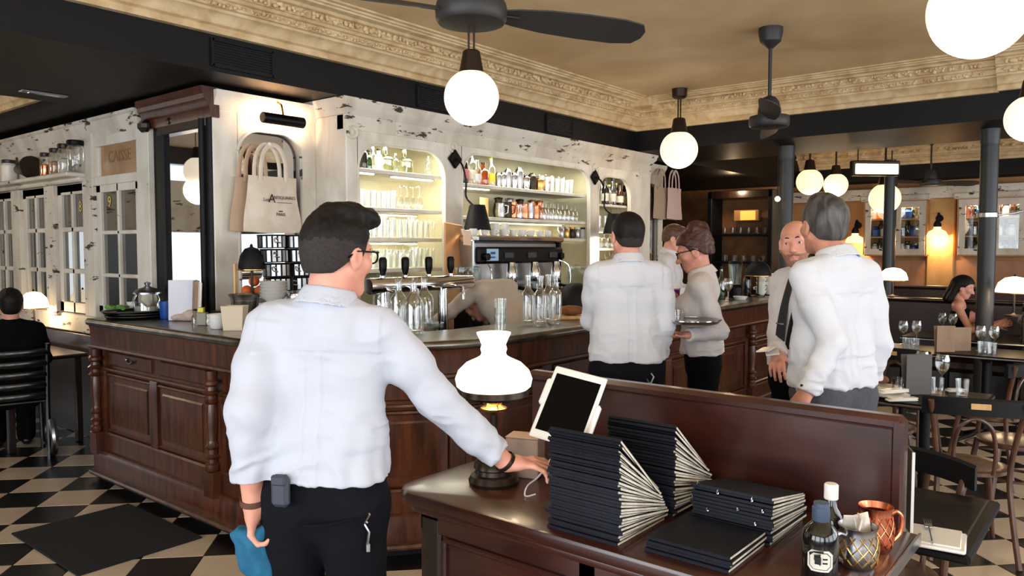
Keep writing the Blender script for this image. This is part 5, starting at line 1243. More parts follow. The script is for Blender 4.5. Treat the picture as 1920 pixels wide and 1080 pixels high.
def make_person(name, label, loc, az, J, h=.0055, skin=None, head_yaw=0, head_pitch=0, head_roll=0, hair=None, shirt=None, trousers=None, sleeve=('wrL', 'wrR'), hands=None, extra=None,
                lipm=None, stub=None, female=False, thin=1.0, fold=.006, seed=1, trous_top=1.0, collar=True, waist_w=1.0, shirt_hem=.985, nose=1.0, group=None, breast=0, skirt=False, build=1.0, sleeve_w=1.0, yoke=0, smile=0):
    s = J['s']; root = thing(name, label, 'person', loc, az - PI / 2); skin = skin or M_skin; R = rotm(head_yaw, head_pitch, head_roll); C = J['head']; bb = build
    lo, hi = bounds(J, .13); g = SD(lo, hi, h)
    # ---- one continuous body
    X = nrm(J['shR'] - J['shL'])
    def torso(g, e, kk=.07):
        Xp = np.array((1, 0, 0)); up = nrm(J['chs'] - J['pel']); F3 = nrm(np.cross(up, X))
        g.rc(J['pel'] - Xp * .075 * s * bb, J['pel'] + Xp * .075 * s * bb, .098 * s * bb + e, None, kk, (F3, 1.08)); g.rc(J['wst'] - X * .062 * s * waist_w * bb, J['wst'] + X * .062 * s * waist_w * bb, .093 * s * waist_w * bb + e, None, kk, (F3, 1.05))
        g.rc(J['chs'] - X * .074 * s * bb, J['chs'] + X * .074 * s * bb, .106 * s * bb + e, None, kk, (F3, 1.08)); g.rc(J['shL'] * .78 + J['shR'] * .22, J['shR'] * .78 + J['shL'] * .22, .058 * s + e, None, kk)
        for q in ('shL', 'shR'): g.rc(J[q] * .75 + J['neck'] * .25 - up * .005, J['neck'] * .82 + J[q] * .18 - up * .012, .043 * s + e, .040 * s + e * .6, .045)
        if breast:
            for q in (-1, 1): g.el(J['chs'] + X * q * .075 + F3 * .085 + up * .0, (.065 + e, .06 + e, .065 + e), None, .05)
    torso(g, 0); g.rc(J['neck'] - nrm(J['head'] - J['neck']) * .03, C + R @ np.array((0, -.022, -.05)) * s, (.060 if not female else .05) * s, (.055 if not female else .046) * s, .03)
    head_prims(g, C, R, s, nose, thin, female, smile); af = (.85 if female else 1.0) * s
    for q in 'LR':
        g.rc(J['sh' + q], J['el' + q], .050 * af, .038 * af, .03); g.rc(J['el' + q], J['el' + q] * .65 + J['wr' + q] * .35, .038 * af, .039 * af, .02); g.rc(J['el' + q] * .65 + J['wr' + q] * .35, J['wr' + q], .039 * af, .0265 * af, .02)
        g.rc(J['hp' + q], J['kn' + q], .082 * s, .056 * s, .05); g.rc(J['kn' + q], J['kn' + q] * .68 + J['an' + q] * .32 + np.array((0, -.012, 0)), .055 * s, .056 * s, .03); g.rc(J['kn' + q] * .68 + J['an' + q] * .32, J['an' + q], .054 * s, .038 * s, .03)
        g.rc(J['an' + q] + np.array((0, -.03, -.045)), J['to' + q], .04 * s, .032 * s, .02, ((0, 0, 1), 1.15)); d = nrm(J['wr' + q] - J['el' + q])
        hd = dict(d=d, n=np.array((-1 if q == 'L' else 1, 0, 0)) * 1.0, t=np.array((0, 1, 0)), s=(.9 if female else 1.0) * s); hd.update((hands or {}).get(q, {})); hand(g, J['wr' + q], **hd)
    V, Q = g.mesh(1); loc_ = (V - C) @ R / s; fc = loc_[Q].mean(1); mi = np.zeros(len(Q), int); mats = [skin]
    front = (fc[:, 1] > .06)
    mats.append(lipm or M_lip); mi[front & (np.abs(fc[:, 0]) < .024 * (1 - ((fc[:, 2] + .0705) / .03) ** 2)) & (np.abs(fc[:, 2] + .0705 - smile * np.abs(fc[:, 0]) / .02) < .0095) & (fc[:, 1] > .08)] = 1
    mats.append(M_shoe); mi[V[Q].mean(1)[:, 2] < .1 * s] = 2
    if stub: mats.append(stub[0]); mm = stub[1](fc); mi[mm & (mi == 0)] = 3
    body = qmesh('body', V, Q, mats, root, mi)
    # ---- eyes
    def hp(x, y, z): return C + R @ (np.array((x, y, z)) * s)
    for q in (-1, 1):
        mb = MB().sphere((0, 0, 0), .0118 * s, 10, 0); mb.lathe([(.0058 * s, .0106 * s), (.0, .0124 * s)], 12, 1, Rx(-PI / 2))
        e = obj('eye', mb, [M_eyew, M_iris], body, 60); e.matrix_local = Matrix.Translation(hp(q * .032, .0765, .0005)) @ Matrix(R.tolist()).to_4x4()
    # ---- hair
    if hair:
        hm, hl, infl, extra_h, amp = hair['mat'], hair.get('line') or hairline(), hair.get('inflate', .012), hair.get('prims', ()), hair.get('amp', .003)
        ex = hair.get('ext', .17) * s; gh = SD(C - ex, C + ex, hair.get('h', min(h, .005)))
        gh.el(C + R @ np.array((0, -.012, .032)) * s, tuple(v * s for v in (.0755 * thin + infl * .8, .0965 + infl, .084 + infl)), R, .01)
        gh.el(C + R @ np.array((0, -.045, -.02)) * s, tuple(v * s for v in (.062 * thin + infl * .3, .060 + infl * .4, .07)), R, .02)
        Xg, Yg, Zg = np.meshgrid(*gh.ax, indexing='ij'); L = (np.stack([Xg, Yg, Zg], -1) - C) @ R / s
        gh.D = np.maximum(gh.D, ((hl(L[..., 0], L[..., 1]) - L[..., 2]) * .8 * s).astype(np.float32))
        for pr in extra_h: gh.rc(hp(*pr[0]), hp(*pr[1]), pr[2] * s, pr[3] * s, pr[4] if len(pr) > 4 else .02)
        Vh, Qh = gh.mesh(1); N = vnormals(Vh, Qh); Lh = (Vh - C) @ R / s
        nz = vnoise(Lh * np.array(hair.get('freq', (70, 25, 40))), seed) + .6 * vnoise(Lh * np.array(hair.get('freq', (70, 25, 40))) * 2.3, seed + 5)
        topw = np.clip((Lh[:, 2] - .02) / .06, .15, 1) if hair.get('topamp', True) else 1; Vh = Vh + N * (nz * amp * topw * s)[:, None]
        hmats = [hm]; hmi = np.zeros(len(Qh), int)
        if hair.get('fade'): hmats.append(hair['fade'][0]); hf = Lh[Qh].mean(1); hmi[hf[:, 2] < hair['fade'][1] + .02 * vnoise(hf * 60, 3)] = 1
        qmesh('hair', Vh, Qh, hmats, root, hmi)
        for q in (-1, 1):
            b_ = [hp(q * x, y, z) for x, y, z in ((.014, .092, .021), (.026, .0925, .026), (.04, .084, .026), (.050, .072, .020))]; obj('eyebrow', MB().tube([tuple(v) for v in b_], [.003, .004, .0035, .002], 6), hair.get('brow', hm), body)
    # ---- shirt
    if shirt is not None:
        lo, hi = bounds(J, .16, ['pel', 'neck', 'shL', 'shR', 'elL', 'elR', 'wrL', 'wrR']); gs = SD(lo, hi, h); torso(gs, .009); F3 = nrm(np.cross(nrm(J['chs'] - J['pel']), X)); up = nrm(J['chs'] - J['pel'])
        gs.rc(J['neck'] - up * .075, J['neck'] - up * .02, .088 * s, .072 * s, .05)
        gs.rc(J['wst'] * .5 + J['pel'] * .5 - X * .074 * s * bb, J['wst'] * .5 + J['pel'] * .5 + X * .074 * s * bb, .112 * s * bb * waist_w + .008, None, .06); gs.rc(J['wst'] * .7 + J['chs'] * .3 - X * .072 * s * bb * waist_w, J['wst'] * .7 + J['chs'] * .3 + X * .072 * s * bb * waist_w, .104 * s * bb * waist_w + .008, None, .06)
        for q in 'LR':
            stop = sleeve[0 if q == 'L' else 1]; endf = 1.0 if isinstance(stop, str) else stop; wr = J['el' + q] + (J['wr' + q] - J['el' + q]) * endf
            sw = sleeve_w; gs.rc(J['sh' + q], J['sh' + q] * .5 + J['el' + q] * .5, .058 * af, .054 * af * sw, .04); gs.rc(J['sh' + q] * .5 + J['el' + q] * .5, J['el' + q], .054 * af * sw, .049 * af * sw, .03); gs.rc(J['el' + q], wr, .050 * af * sw, .043 * af * sw, .025)
            d = nrm(wr - J['el' + q]); gs.rc(wr - d * .055, wr + d * .002, .0435 * af * sw, .0445 * af * sw, .004); gs.cut2 = None
            # square the cuff end
            o = wr + d * .012; m = .09; sl = gs.win(o - m, o + m); Xq, Yq, Zq = gs.pts(sl); pl = (Xq - o[0]) * d[0] + (Yq - o[1]) * d[1] + (Zq - o[2]) * d[2]; gs.D[sl] = np.maximum(gs.D[sl], np.where(np.sqrt((Xq - o[0]) ** 2 + (Yq - o[1]) ** 2 + (Zq - o[2]) ** 2) < .075, pl, -1))
        gs.cutz(shirt_hem * s if abs(J['chs'][1] - J['pel'][1]) < .3 else shirt_hem * s); Vs, Qs = gs.mesh(2); N = vnormals(Vs, Qs)
        w1 = vnoise(Vs * np.array((11, 11, 24)) + 2.5 * vnoise(Vs * 5, seed)[:, None], seed + 1); rid = .5 * (1 - np.minimum(np.abs(w1) * 7, 2)); lowz = np.clip((J['chs'][2] + .02 - Vs[:, 2]) / .25, .4, 1)
        w2 = vnoise(Vs * np.array((26, 26, 10)) + 2 * vnoise(Vs * 8, seed + 2)[:, None], seed + 3)
        ds = (rid * fold + w2 * fold * 1.6) * lowz
        if yoke:
            rel = Vs - J['chs']; bk = (rel @ F3 < -.02) & (np.abs(rel @ X) < .17); xx = rel @ X; zz = rel[:, 2] - .012 * np.cos(xx * 9)
            ds = ds + bk * (.0035 * np.clip((zz - yoke) / .006, 0, 1) + (zz < yoke) * .0035 * np.exp(-((np.abs(xx) - .022) / .006) ** 2))
        Vs = Vs + N * ds[:, None]; sh = qmesh('shirt', Vs, Qs, [shirt], root)
        if collar:
            gc = SD(J['neck'] - .14, J['neck'] + .16, .004); ax_ = nrm(R @ np.array((0, 0, 1)) * .3 + nrm(J['head'] - J['neck']) * .7); cc = J['neck'] + ax_ * .030 * s
            gc.band(cc - ax_ * .012, ax_, .070 * s, .036 * s, .007, .003, -.12); gc.band(cc - ax_ * .004, ax_, .079 * s, .024 * s, .0065, .003, -.42); Vc, Qc = gc.mesh(1)
            if len(Qc): qmesh('collar', Vc, Qc, [shirt], sh)
    if trousers is not None:
        lo, hi = bounds(J, .17, ['pel', 'hpL', 'hpR', 'knL', 'knR', 'anL', 'anR']); gt = SD(lo, hi, max(h, .006))
        gt.rc(J['pel'] - np.array((.078, 0, 0)) * s * bb, J['pel'] + np.array((.078, 0, 0)) * s * bb, .110 * s * bb, None, .05, ((0, 1, 0), 1.04)); gt.rc(J['pel'] + np.array((-.068 * bb, 0, .07)) * s, J['pel'] + np.array((.068 * bb, 0, .07)) * s, .098 * s * bb, None, .05)
        for q in 'LR':
            gt.rc(J['hp' + q] + np.array((0, -.012, 0)), J['kn' + q], .096 * s * bb, .070 * s, .05); gt.rc(J['kn' + q], J['an' + q] + np.array((0, 0, .0)), .070 * s, .066 * s, .03)
        if skirt: gt.rc(J['pel'] + np.array((-.06, 0, -.3)), J['pel'] + np.array((.06, 0, -.3)), .10 * s, None, .1); gt.rc(J['pel'] + np.array((-.055, 0, -.5)), J['pel'] + np.array((.055, 0, -.5)), .09 * s, None, .1)
        gt.cutz(trous_top * s, False); gt.cutz(.03); Vt, Qt = gt.mesh(1); N = vnormals(Vt, Qt); w1 = vnoise(Vt * np.array((8, 8, 14)) + 2 * vnoise(Vt * 5, seed)[:, None], seed + 9)
        Vt = Vt + N * ((1 - np.abs(w1) * 4) * .004)[:, None]; tr = qmesh('trousers', Vt, Qt, [trousers], root)
        gb = SD(J['pel'] - .24, J['pel'] + .24, .006)
    return root, dict(J=J, C=C, R=R, s=s, hp=hp, body=body)
def spectacles(root, P, m):
    hp = P['hp']; mb = MB()
    for q in (-1, 1):
        pts = [hp(q * (.033 + .023 * math.cos(a)), .104 + .002 * math.cos(a) - .006 * max(0, math.cos(a)), .002 + (.0185 if math.sin(a) < 0 else .0165) * math.sin(a)) for a in np.linspace(0, 2 * PI, 19)[:-1]]
        mb.tube([tuple(v) for v in pts], .0028, 6, 0, None, True); mb.tube([tuple(hp(q * x, y, z)) for x, y, z in ((.055, .100, .012), (.073, .085, .014), (.0815, .02, .010), (.083, -.012, .008), (.080, -.035, -.012))], .0026, 6)
    mb.tube([tuple(hp(x, y, z)) for x, y, z in ((-.011, .105, .006), (0, .108, .009), (.011, .105, .006))], .0022, 6); return obj('glasses', mb, m, root, 60)
def wl(root_loc, az, p):     # world point -> person frame
    return np.array((T(*root_loc) @ Rz(az - PI / 2)).inverted() @ Vector(p))
# ================================================================ THINGS ON AND BEHIND THE BAR
ZB_ = ZT + .001
def onB(px, py): p = at_z(px, py, ZT); return (p.x, p.y, ZB_)
def onA(px, u): p = at_u(px, 560, u); return (p.x, p.y, ZB_)
def onE(px, v): p = at_v(px, 560, v); return (p.x, p.y, ZB_)
# --- left run of the bar
p = onA(255, 2.50)
for k in range(3):
    t = thing('round_tray', ('lowest black round tray of the pile at bar end', 'middle black round tray of the pile at bar end', 'top black round tray of pile, carrying the green leaves')[k], 'tray', (p[0] + (.0, .012, -.01)[k], p[1] + (0, .01, .02)[k], ZB_ + .016 * k))
    obj('plate', MB().lathe([(0, .003), (.18, .003), (.195, .018), (.2, .02), (.2, .016), (.185, 0), (0, 0)], 32), M_black, t); obj('rim', MB().tube([(.199 * math.cos(a), .199 * math.sin(a), .019) for a in np.linspace(0, 2 * PI, 33)[:-1]], .003, 5, 0, None, True), M_steel, t)
zt = ZB_ + .016 * 2 + .006; q = at_z(218, 582, zt)
mb = MB()
for k in range(26):
    a = rng.uniform(0, 2 * PI); r = .065 * math.sqrt(rng.uniform()); M = T(r * math.cos(a), r * math.sin(a), .012 + .03 * rng.uniform() * (1 - r / .07)) @ Rz(a) @ Rx(rng.uniform(-.8, .8)) @ Ry(rng.uniform(-.8, .8))
    mb.sphere((0, 0, 0), (.035, .022, .006), 5, 0, M)
o = obj('salad_leaves', mb, M_greenc, None, 60, (q.x, q.y, zt)); o['kind'] = 'stuff'; tag(o, 'heap of bright green leaves on the top black tray', 'leaves')
def cup(lab, loc, r=.036, h=.055, grp=None):
    t = thing('white_cup', lab, 'cup', loc, 0, grp); obj('body', MB().lathe([(0, 0), (r * .6, 0), (r * .85, h * .4), (r, h), (r * .93, h), (r * .75, h * .4), (0, .006)], 20, cap=False), M_porc, t)
    obj('handle', MB().tube([(r * .9, 0, h * .8), (r * 1.4, 0, h * .75), (r * 1.35, 0, h * .4), (r * .85, 0, h * .3)], .005, 6), M_porc, t); return t
CUP = cup('small white cup on the black tray by the green leaves', tuple(at_z(248, 580, zt).xy) + (zt,)); used.add(CUP.name)
p = onA(277, 2.64); t = thing('lidded_jar', 'large clear jar with domed silver lid behind the trays', 'jar', p)
obj('body', MB().lathe([(.085, 0), (.1, .01), (.1, .12), (.085, .15), (.085, .16)], 24), glass_mat('frosted_jar', (.86, .89, .9), .5, .12), t); obj('lid', MB().lathe([(.095, .158), (.095, .168), (.07, .19), (.025, .205), (.014, .215), (.024, .235), (.0, .245)], 24), M_steel, t); obj('contents', MB().lathe([(.088, .01), (.09, .02), (.088, .07), (0, .08)], 20), M_paper, t)
p = onA(312, 2.60); t = thing('plastic_jug', 'blue plastic jug between lidded jar and white papers', 'jug', p); obj('body', MB().lathe([(.04, 0), (.042, .005), (.05, .12), (.047, .12), (.038, .006), (0, .006)], 20, cap=False), M_bluepl, t); obj('handle', MB().tube([(.046, 0, .1), (.085, 0, .1), (.08, 0, .04), (.042, 0, .03)], .006, 6), M_bluepl, t)
def sheet(px, py, wd, hg, m, lab, nm, cat, rz=0, th=.03, du=.0):
    p = onA(px, 2.55 + du); o = obj(nm, MB().box((0, 0, hg / 2), (wd, th, hg), .003, 0, Rx(-.05)), m, None, None, p, rz); return tag(o, lab, cat)
sheet(343, 582, .17, .27, mat('white_wrap', (226, 226, 240), .7, bump=.3, bscale=12), 'tall white paper wrapped block standing on the bar', 'paper_block', 'paper', RA + .15, .08, .06)
sheet(364, 580, .07, .27, M_kraft, 'brown card folder standing beside the white block', 'card_folder', 'folder', RA - .9, .02, .06); sheet(372, 580, .06, .26, M_porc, 'white card folder with dark edge beside the brown one', 'card_folder', 'folder', RA - 1.0, .016, .06)
p = onA(365, 2.50); bottle('small_bottle', p, [(.022, 0), (.024, .05), (.012, .075), (.01, .09)], M_glassd, 'small striped bottle in front of the brown folder', [(.012, .088), (.012, .1), (0, .102)], M_black)
o = obj('small_tin', MB().box((0, 0, .04), (.06, .05, .08), .004), mat('tin_beige', (150, 146, 130), .6), None, None, onA(379, 2.52), RA); tag(o, 'square beige tin right of the small striped bottle', 'tin')
o = obj('lemon_box', MB().box((0, 0, .015), (.035, .03, .03), .003), M_yellow, None, None, onA(377, 2.52)[:2] + (ZB_ + .081,), RA); tag(o, 'little yellow box on top of the beige tin', 'box')
gcl = SD((-.16, -.12, -.02), (.16, .12, .1), .006)
for a in ((-.08, 0, .02, .06, .035, .02), (.0, .0, .03, .05, .04, .035), (.06, .01, .025, .06, .045, .03), (.02, -.03, .04, .035, .025, .03), (-.02, .03, .03, .06, .03, .03)): gcl.el(a[:3], a[3:], None, .02)
gcl.cutz(0); Vc, Qc = gcl.mesh(1); N = vnormals(Vc, Qc); Vc = Vc + N * ((1 - 4 * np.abs(vnoise(Vc * 24, 5))) * .010)[:, None]; Vc[:, 2] = np.maximum(Vc[:, 2], .001)
p = onB(350, 602); o = qmesh('crumpled_towel', Vc, Qc, [mat('towel', (206, 190, 178), .9, col2=(186, 150, 138), nscale=8)], None); o.location = (p[0] + .03, p[1], ZB_); o.rotation_euler = (0, 0, RA); tag(o, 'crumpled pinkish towel lying on the zinc bar', 'towel')
p = onA(393, 2.55); t = thing('milk_jug', 'tiny white milk jug behind the bowl pile', 'jug', p); obj('body', MB().lathe([(.018, 0), (.026, .02), (.018, .05), (.024, .07), (.02, .07), (.014, .05), (0, .006)], 16, cap=False), M_porc, t)
p = onB(402, 617)
for k in range(3): 
    t = thing('white_bowl', ('lowest bowl of the white pile beside paper bag', 'middle bowl of the white pile beside paper bag', 'top bowl of the white pile beside paper bag')[k], 'bowl', (p[0] + .02, p[1], ZB_ + .024 * k)); obj('body', MB().lathe([(0, 0), (.035, 0), (.042, .01), (.054, .042), (.051, .042), (.038, .012), (0, .008)], 24, cap=False), M_porc, t)
p = onB(432, 620); t = thing('paper_bag', 'open cream paper bag on the bar beside white bowls', 'bag', (p[0] + .03, p[1], ZB_), RA)
obj('body', MB().add([(x * a, y * b, z) for z, a, b in ((0, .055, .04), (.10, .062, .045), (.145, .066, .05)) for x, y in ((-1, -1), (1, -1), (1, 1), (-1, 1))], [(0, 1, 2, 3)] + [(4 * r + i, 4 * r + (i + 1) % 4, 4 * r + 4 + (i + 1) % 4, 4 * r + 4 + i) for r in (0, 1) for i in range(4)]), mat('cream_paper', (212, 196, 172), .8, bump=.4, bscale=25), t, None)
# --- behind the corner: ice bucket, lamp, oranges, bowls, tins (on an inner shelf)
ins = MB().box((3.05, 4.55, 1.149), (.62, .62, .10), .006); o = obj('corner_counter', ins, M_woodd); 
tag(o, 'dark corner worktop below the arched mirror', 'worktop')
obj('corner_base', MB().box((3.05, 4.55, .55), (.58, .58, 1.1), .005), M_woodd, o)
ZI = 1.2
def onI(px, d): p = at_d(px, 500, d); return (p.x, p.y, ZI)
t = thing('ice_bucket', 'steel ice bucket with flared rim before the arched mirror', 'bucket', onI(458, 4.78)); obj('body', MB().lathe([(.06, 0), (.075, .02), (.085, .11), (.10, .135), (.097, .135), (.08, .11), (.07, .02), (0, .01)], 28, cap=False), M_steel, t); obj('band', MB().tube([(.083 * math.cos(a), .083 * math.sin(a), .095) for a in np.linspace(0, 2 * PI, 25)[:-1]], .003, 5, 0, None, True), M_chrome, t)
dome_lamp(onI(472, 5.0), .085, 'unlit black dome lamp before the arched mirror', M_blackm, .34, 0)
for k, (px, d, z) in enumerate(((462, 5.12, 0), (487, 5.12, 0), (476, 5.2, .06))):
    l_ = onI(px, d); o = obj('orange', MB().sphere((0, 0, .036), .036, 12), M_orange, None, 60, (l_[0], l_[1], ZI + .10 + z)); tag(o, ('left orange under the black dome lamp', 'right orange under the black dome lamp', 'upper orange behind the black dome lamp')[k], 'fruit')
t = thing('fruit_stand', 'glass fruit stand holding oranges behind the dome lamp', 'stand', onI(475, 5.15)); obj('plate', MB().lathe([(0, .085), (.1, .09), (.11, .1), (.108, .1), (.098, .096), (0, .095)], 24, cap=False), M_glass, t); obj('foot', MB().lathe([(.05, 0), (.012, .012), (.012, .085)], 18), M_glass, t)
l_ = onI(441, 4.95); o = obj('wooden_paddle', MB().box((0, 0, .16), (.03, .012, .32), .004), M_pine, None, None, l_, .3); tag(o, 'upright wooden paddle beside the ice bucket', 'paddle')
l_ = onI(512, 4.75)
for k in range(5): t = thing('grey_bowl', 'stoneware bowl in the grey pile by the ice bucket, level %s' % ('lowest', 'second', 'third', 'fourth', 'topmost')[k], 'bowl', (l_[0], l_[1], ZI + .019 * k + .09)); obj('body', MB().lathe([(0, 0), (.04, 0), (.075, .03), (.085, .05), (.081, .05), (.07, .032), (0, .008)], 24, cap=False), mat('stoneware', (190, 186, 180), .5), t)
o = obj('bowl_block', MB().lathe([(.055, 0), (.07, .085), (0, .09)], 20), M_porc, None, 35, l_); tag(o, 'white upturned dish under the grey bowls', 'dish')
M_tin = mat('tin_stripe', (120, 124, 130), .3, .8)
stepc = {}
def tin(loc, lab, rz=0, tilt=0):
    if 'p' in stepc: t = dup(stepc['p'], loc, rz, lab, 'striped tins stacked by mirror')
    else:
        t = stepc['p'] = thing('striped_tin', lab, 'tin', loc, rz, 'striped tins stacked by mirror'); R0, Hh = .088, .085
        obj('body', MB().lathe([(R0, 0), (R0, Hh), (0, Hh)], 24), M_blackm, t)
        for k in range(7): a = -2.9 + k * .38; obj('stripe', MB().box((R0 * math.cos(a), R0 * math.sin(a), Hh / 2), (.02, .003, Hh * .82), 0, 0).box((0, 0, 0), (0.001, .001, .001)) if 0 else MB().box((0, 0, 0), (.022, .004, Hh * .84), 0, 0, T(R0 * math.cos(a), R0 * math.sin(a), Hh / 2) @ Rz(a + PI / 2)), M_steel, t)
        obj('rim', MB().tube([(R0 * math.cos(a), R0 * math.sin(a), Hh) for a in np.linspace(0, 2 * PI, 25)[:-1]], .004, 5, 0, None, True), M_black, t); obj('curl_handle', MB().tube(smooth_path([(.0, -R0, .06), (-.02, -R0 - .02, .065), (-.015, -R0 - .03, .04), (.012, -R0 - .02, .035)], 4), .005, 6), M_chrome, t)
    t.rotation_euler = (0, tilt, rz); return t
for c, (px, d) in enumerate(((524, 5.05), (563, 5.2))):
    b_ = at_d(px, 500, d)
    for k in range(4): tin((b_.x - .006 * k, b_.y + .02 * k * (1 - c), ZI + .14 + .093 * k), ('lowest', 'second', 'third', 'topmost')[k] + ' striped tin of the %s stack by the arched mirror' % ('left', 'right')[c], RA + .25 * k, -.02)
    o = obj('tin_stand', MB().lathe([(.085, 0), (.085, .14), (0, .14)], 20), M_steel, None, 35, (b_.x, b_.y, ZI)); tag(o, 'steel drum under the %s stack of striped tins' % ('left', 'right')[c], 'stand')
l_ = onI(553, 4.75); t = thing('steel_canister', 'ribbed steel canister behind the waiter\'s collar', 'canister', l_); obj('body', MB().lathe([(.05, 0), (.05, .13), (.048, .13)], 20), M_steel, t); obj('lid', MB().lathe([(.052, .13), (.05, .14), (0, .142)], 20), M_chrome, t)
# --- carafes and glasses on the curved front
def carafe(): 
    t = thing('water_carafe', 'x', 'carafe'); obj('body', MB().lathe([(0, .004), (.05, .004), (.054, .012), (.056, .05), (.055, .17), (.045, .20), (.024, .225), (.02, .24), (.02, .30), (.026, .318), (.0235, .318), (.017, .30), (.017, .24), (.021, .225), (.041, .198), (.051, .168), (.051, .02), (0, .014)], 24, cap=False), M_glass, t); return t
CF = carafe(); BT = thing('glass_bottle', 'x', 'bottle'); obj('body', MB().lathe([(0, .003), (.038, .003), (.042, .01), (.042, .19), (.036, .21), (.022, .225), (.0175, .24), (.0175, .30), (.021, .302), (.021, .315), (.014, .315), (.014, .24), (.034, .205), (.038, .188), (.038, .03), (0, .02)], 22, cap=False), M_glass, BT)
for px, py, lab in ((776, 626, 'front clear water carafe beside the waiter\'s shoulder'), (748, 622, 'clear carafe just left of the front carafe'), (716, 612, 'clear carafe under the waiter\'s chin'), (796, 612, 'clear carafe behind and right of the front one')): p = onB(px, py); place(CF, p, lab)
p = onB(736, 606); place(CF, (p[0] + .05, p[1] + .08, ZB_), 'clear carafe in the back of the left carafe group')
for px, py, lab in ((990, 610, 'leftmost clear bottle of the four on the bar'), (1013, 612, 'second clear bottle of the four, in front'), (1028, 606, 'third clear bottle of the four, behind'), (1041, 608, 'rightmost clear bottle of the four on bar')): place(BT, onB(px, py), lab)
p = onB(938, 624)
for k in range(3): place(TG, (p[0], p[1], ZB_ + .05 * k), ('lowest', 'middle', 'topmost')[k] + ' tumbler of the nested stack behind the lamp')
p = onB(815, 616); t = thing('glass_ashtray', 'low dark glass dish on the bar by the carafes', 'dish', p, RA); obj('body', MB().lathe([(.05, 0), (.055, .035), (.05, .035), (.045, .01), (0, .01)], 20, cap=False), M_glassd, t)
p = onB(1098, 600); o = obj('bread_board', MB().box((0, 0, .012), (.26, .16, .024), .008), M_pine, None, None, (p[0], p[1] + .12, ZB_), RA + .3); tag(o, 'wooden board on the bar left of the back-turned waiter', 'board')
o = obj('bread_loaf', MB().sphere((0, 0, .035), (.10, .05, .035), 10), MATS['bread'], None, 60, (p[0], p[1] + .12, ZB_ + .024), RA); tag(o, 'brown loaf on the wooden board at the bar', 'bread')
# --- beer tower behind the bar
a = at_v(690, 537, 3.62); b = at_v(882, 537, 3.62)
t = thing('beer_tower', 'horizontal chrome beer tap rail with four black handles', 'beer tap', ((a.x + b.x) / 2, 3.62, 1.0)); L = b.x - a.x; zr = a.z - 1.0
obj('rail', MB().lathe([(.0, -L / 2), (.045, -L / 2), (.05, -L / 2 + .01), (.05, L / 2 - .01), (.045, L / 2), (0, L / 2)], 24, 0, T(0, 0, zr) @ Ry(PI / 2)), M_chrome, t)
for s in (-.36, .2): obj('column', MB().lathe([(.06, 0), (.035, .02), (.035, zr)], 18, 0, T(s * L, 0, 0)), M_chrome, t)
for px in (718, 760, 804, 845):
    x = at_v(px, 515, 3.62).x - (a.x + b.x) / 2; hdl = obj('tap_handle', MB().lathe([(.012, .05), (.015, .07), (.024, .10), (.026, .16), (.018, .175), (0, .178)], 16, 0, T(x, 0, zr)), M_black, t); obj('collar', MB().lathe([(.016, .045), (.016, .06), (.01, .065)], 14, 0, T(x, 0, zr)), M_chrome, hdl); obj('spout', MB().tube([(x, -.04, zr - .02), (x, -.11, zr - .03), (x, -.12, zr - .11)], .011, 8), M_chrome, t)
o = obj('under_counter', MB().box((3.58, 3.64, .5), (.74, .34, 1.0), .01), M_woodd); tag(o, 'dark under-bar cabinet carrying the beer tap rail', 'cabinet')
o = obj('under_counter', MB().box((6.4, 3.3, .46), (1.4, .30, .92), .01), M_woodd); tag(o, 'dark under-bar cabinet behind the back-turned waiter', 'cabinet')
# --- espresso machine on the back counter
a = at_v(893, 480, 4.19); b = at_v(1052, 480, 4.19); L = b.x - a.x; zc_ = ZN
t = thing('espresso_machine', 'three-group chrome espresso machine with cups on top', 'espresso machine', ((a.x + b.x) / 2, 4.36, zc_)); H_ = at_v(960, 442, 4.3).z - zc_
obj('body', MB().box((0, .0, H_ * .5 + .12), (L, .26, H_ - .32), .03), M_steel, t); obj('top_tray', MB().box((0, -.02, H_ - .03), (L * 1.02, .36, .05), .012), M_chrome, t); obj('drip_tray', MB().box((0, -.08, .09), (L, .40, .10), .02), M_steel, t); obj('splash_back', MB().box((0, -.1, .32), (L * .98, .04, .42), .01), M_chrome, t)
obj('fascia', MB().box((0, -.17, H_ - .17), (L, .06, .14), .02), M_black, t)
for k in range(3):
    x = (-.18 + .27 * k) * L; gq = obj('group_head', MB().lathe([(.045, 0), (.05, .03), (.05, .10), (.035, .13), (.03, .17)], 18, 0, T(x, -.23, H_ - .40)), M_chrome, t); obj('portafilter', MB().lathe([(.04, -.05), (.042, 0), (.03, .0)], 16, 0, T(x, -.23, H_ - .42)), M_steel, gq); obj('portafilter_handle', MB().tube([(x, -.26, H_ - .44), (x + .04, -.40, H_ - .46), (x + .07, -.46, H_ - .47)], [.012, .018, .02], 8), M_black, gq); obj('spout', MB().tube([(x, -.23, H_ - .46), (x, -.23, H_ - .52)], .014, 8), M_chrome, gq)
    obj('button_panel', MB().box((x, -.205, H_ - .17), (.12, .012, .05), .004), M_dark, t)
for s in (-1, 1): obj('steam_wand', MB().tube(smooth_path([(s * L * .44, -.2, H_ - .22), (s * L * .47, -.30, H_ - .3), (s * L * .45, -.30, H_ - .65)], 4), .007, 6), M_chrome, t); obj('steam_knob', MB().lathe([(.03, 0), (.03, .04), (0, .045)], 14, 0, T(s * L * .44, -.2, H_ - .18) @ Rx(PI / 2)), M_black, t)
obj('side_panel', MB().box((-L / 2 - .012, -.02, H_ * .5 + .1), (.025, .28, H_ - .28), .01), M_steel, t); obj('side_panel', MB().box((L / 2 + .012, -.02, H_ * .5 + .1), (.025, .28, H_ - .28), .01), M_black, t)
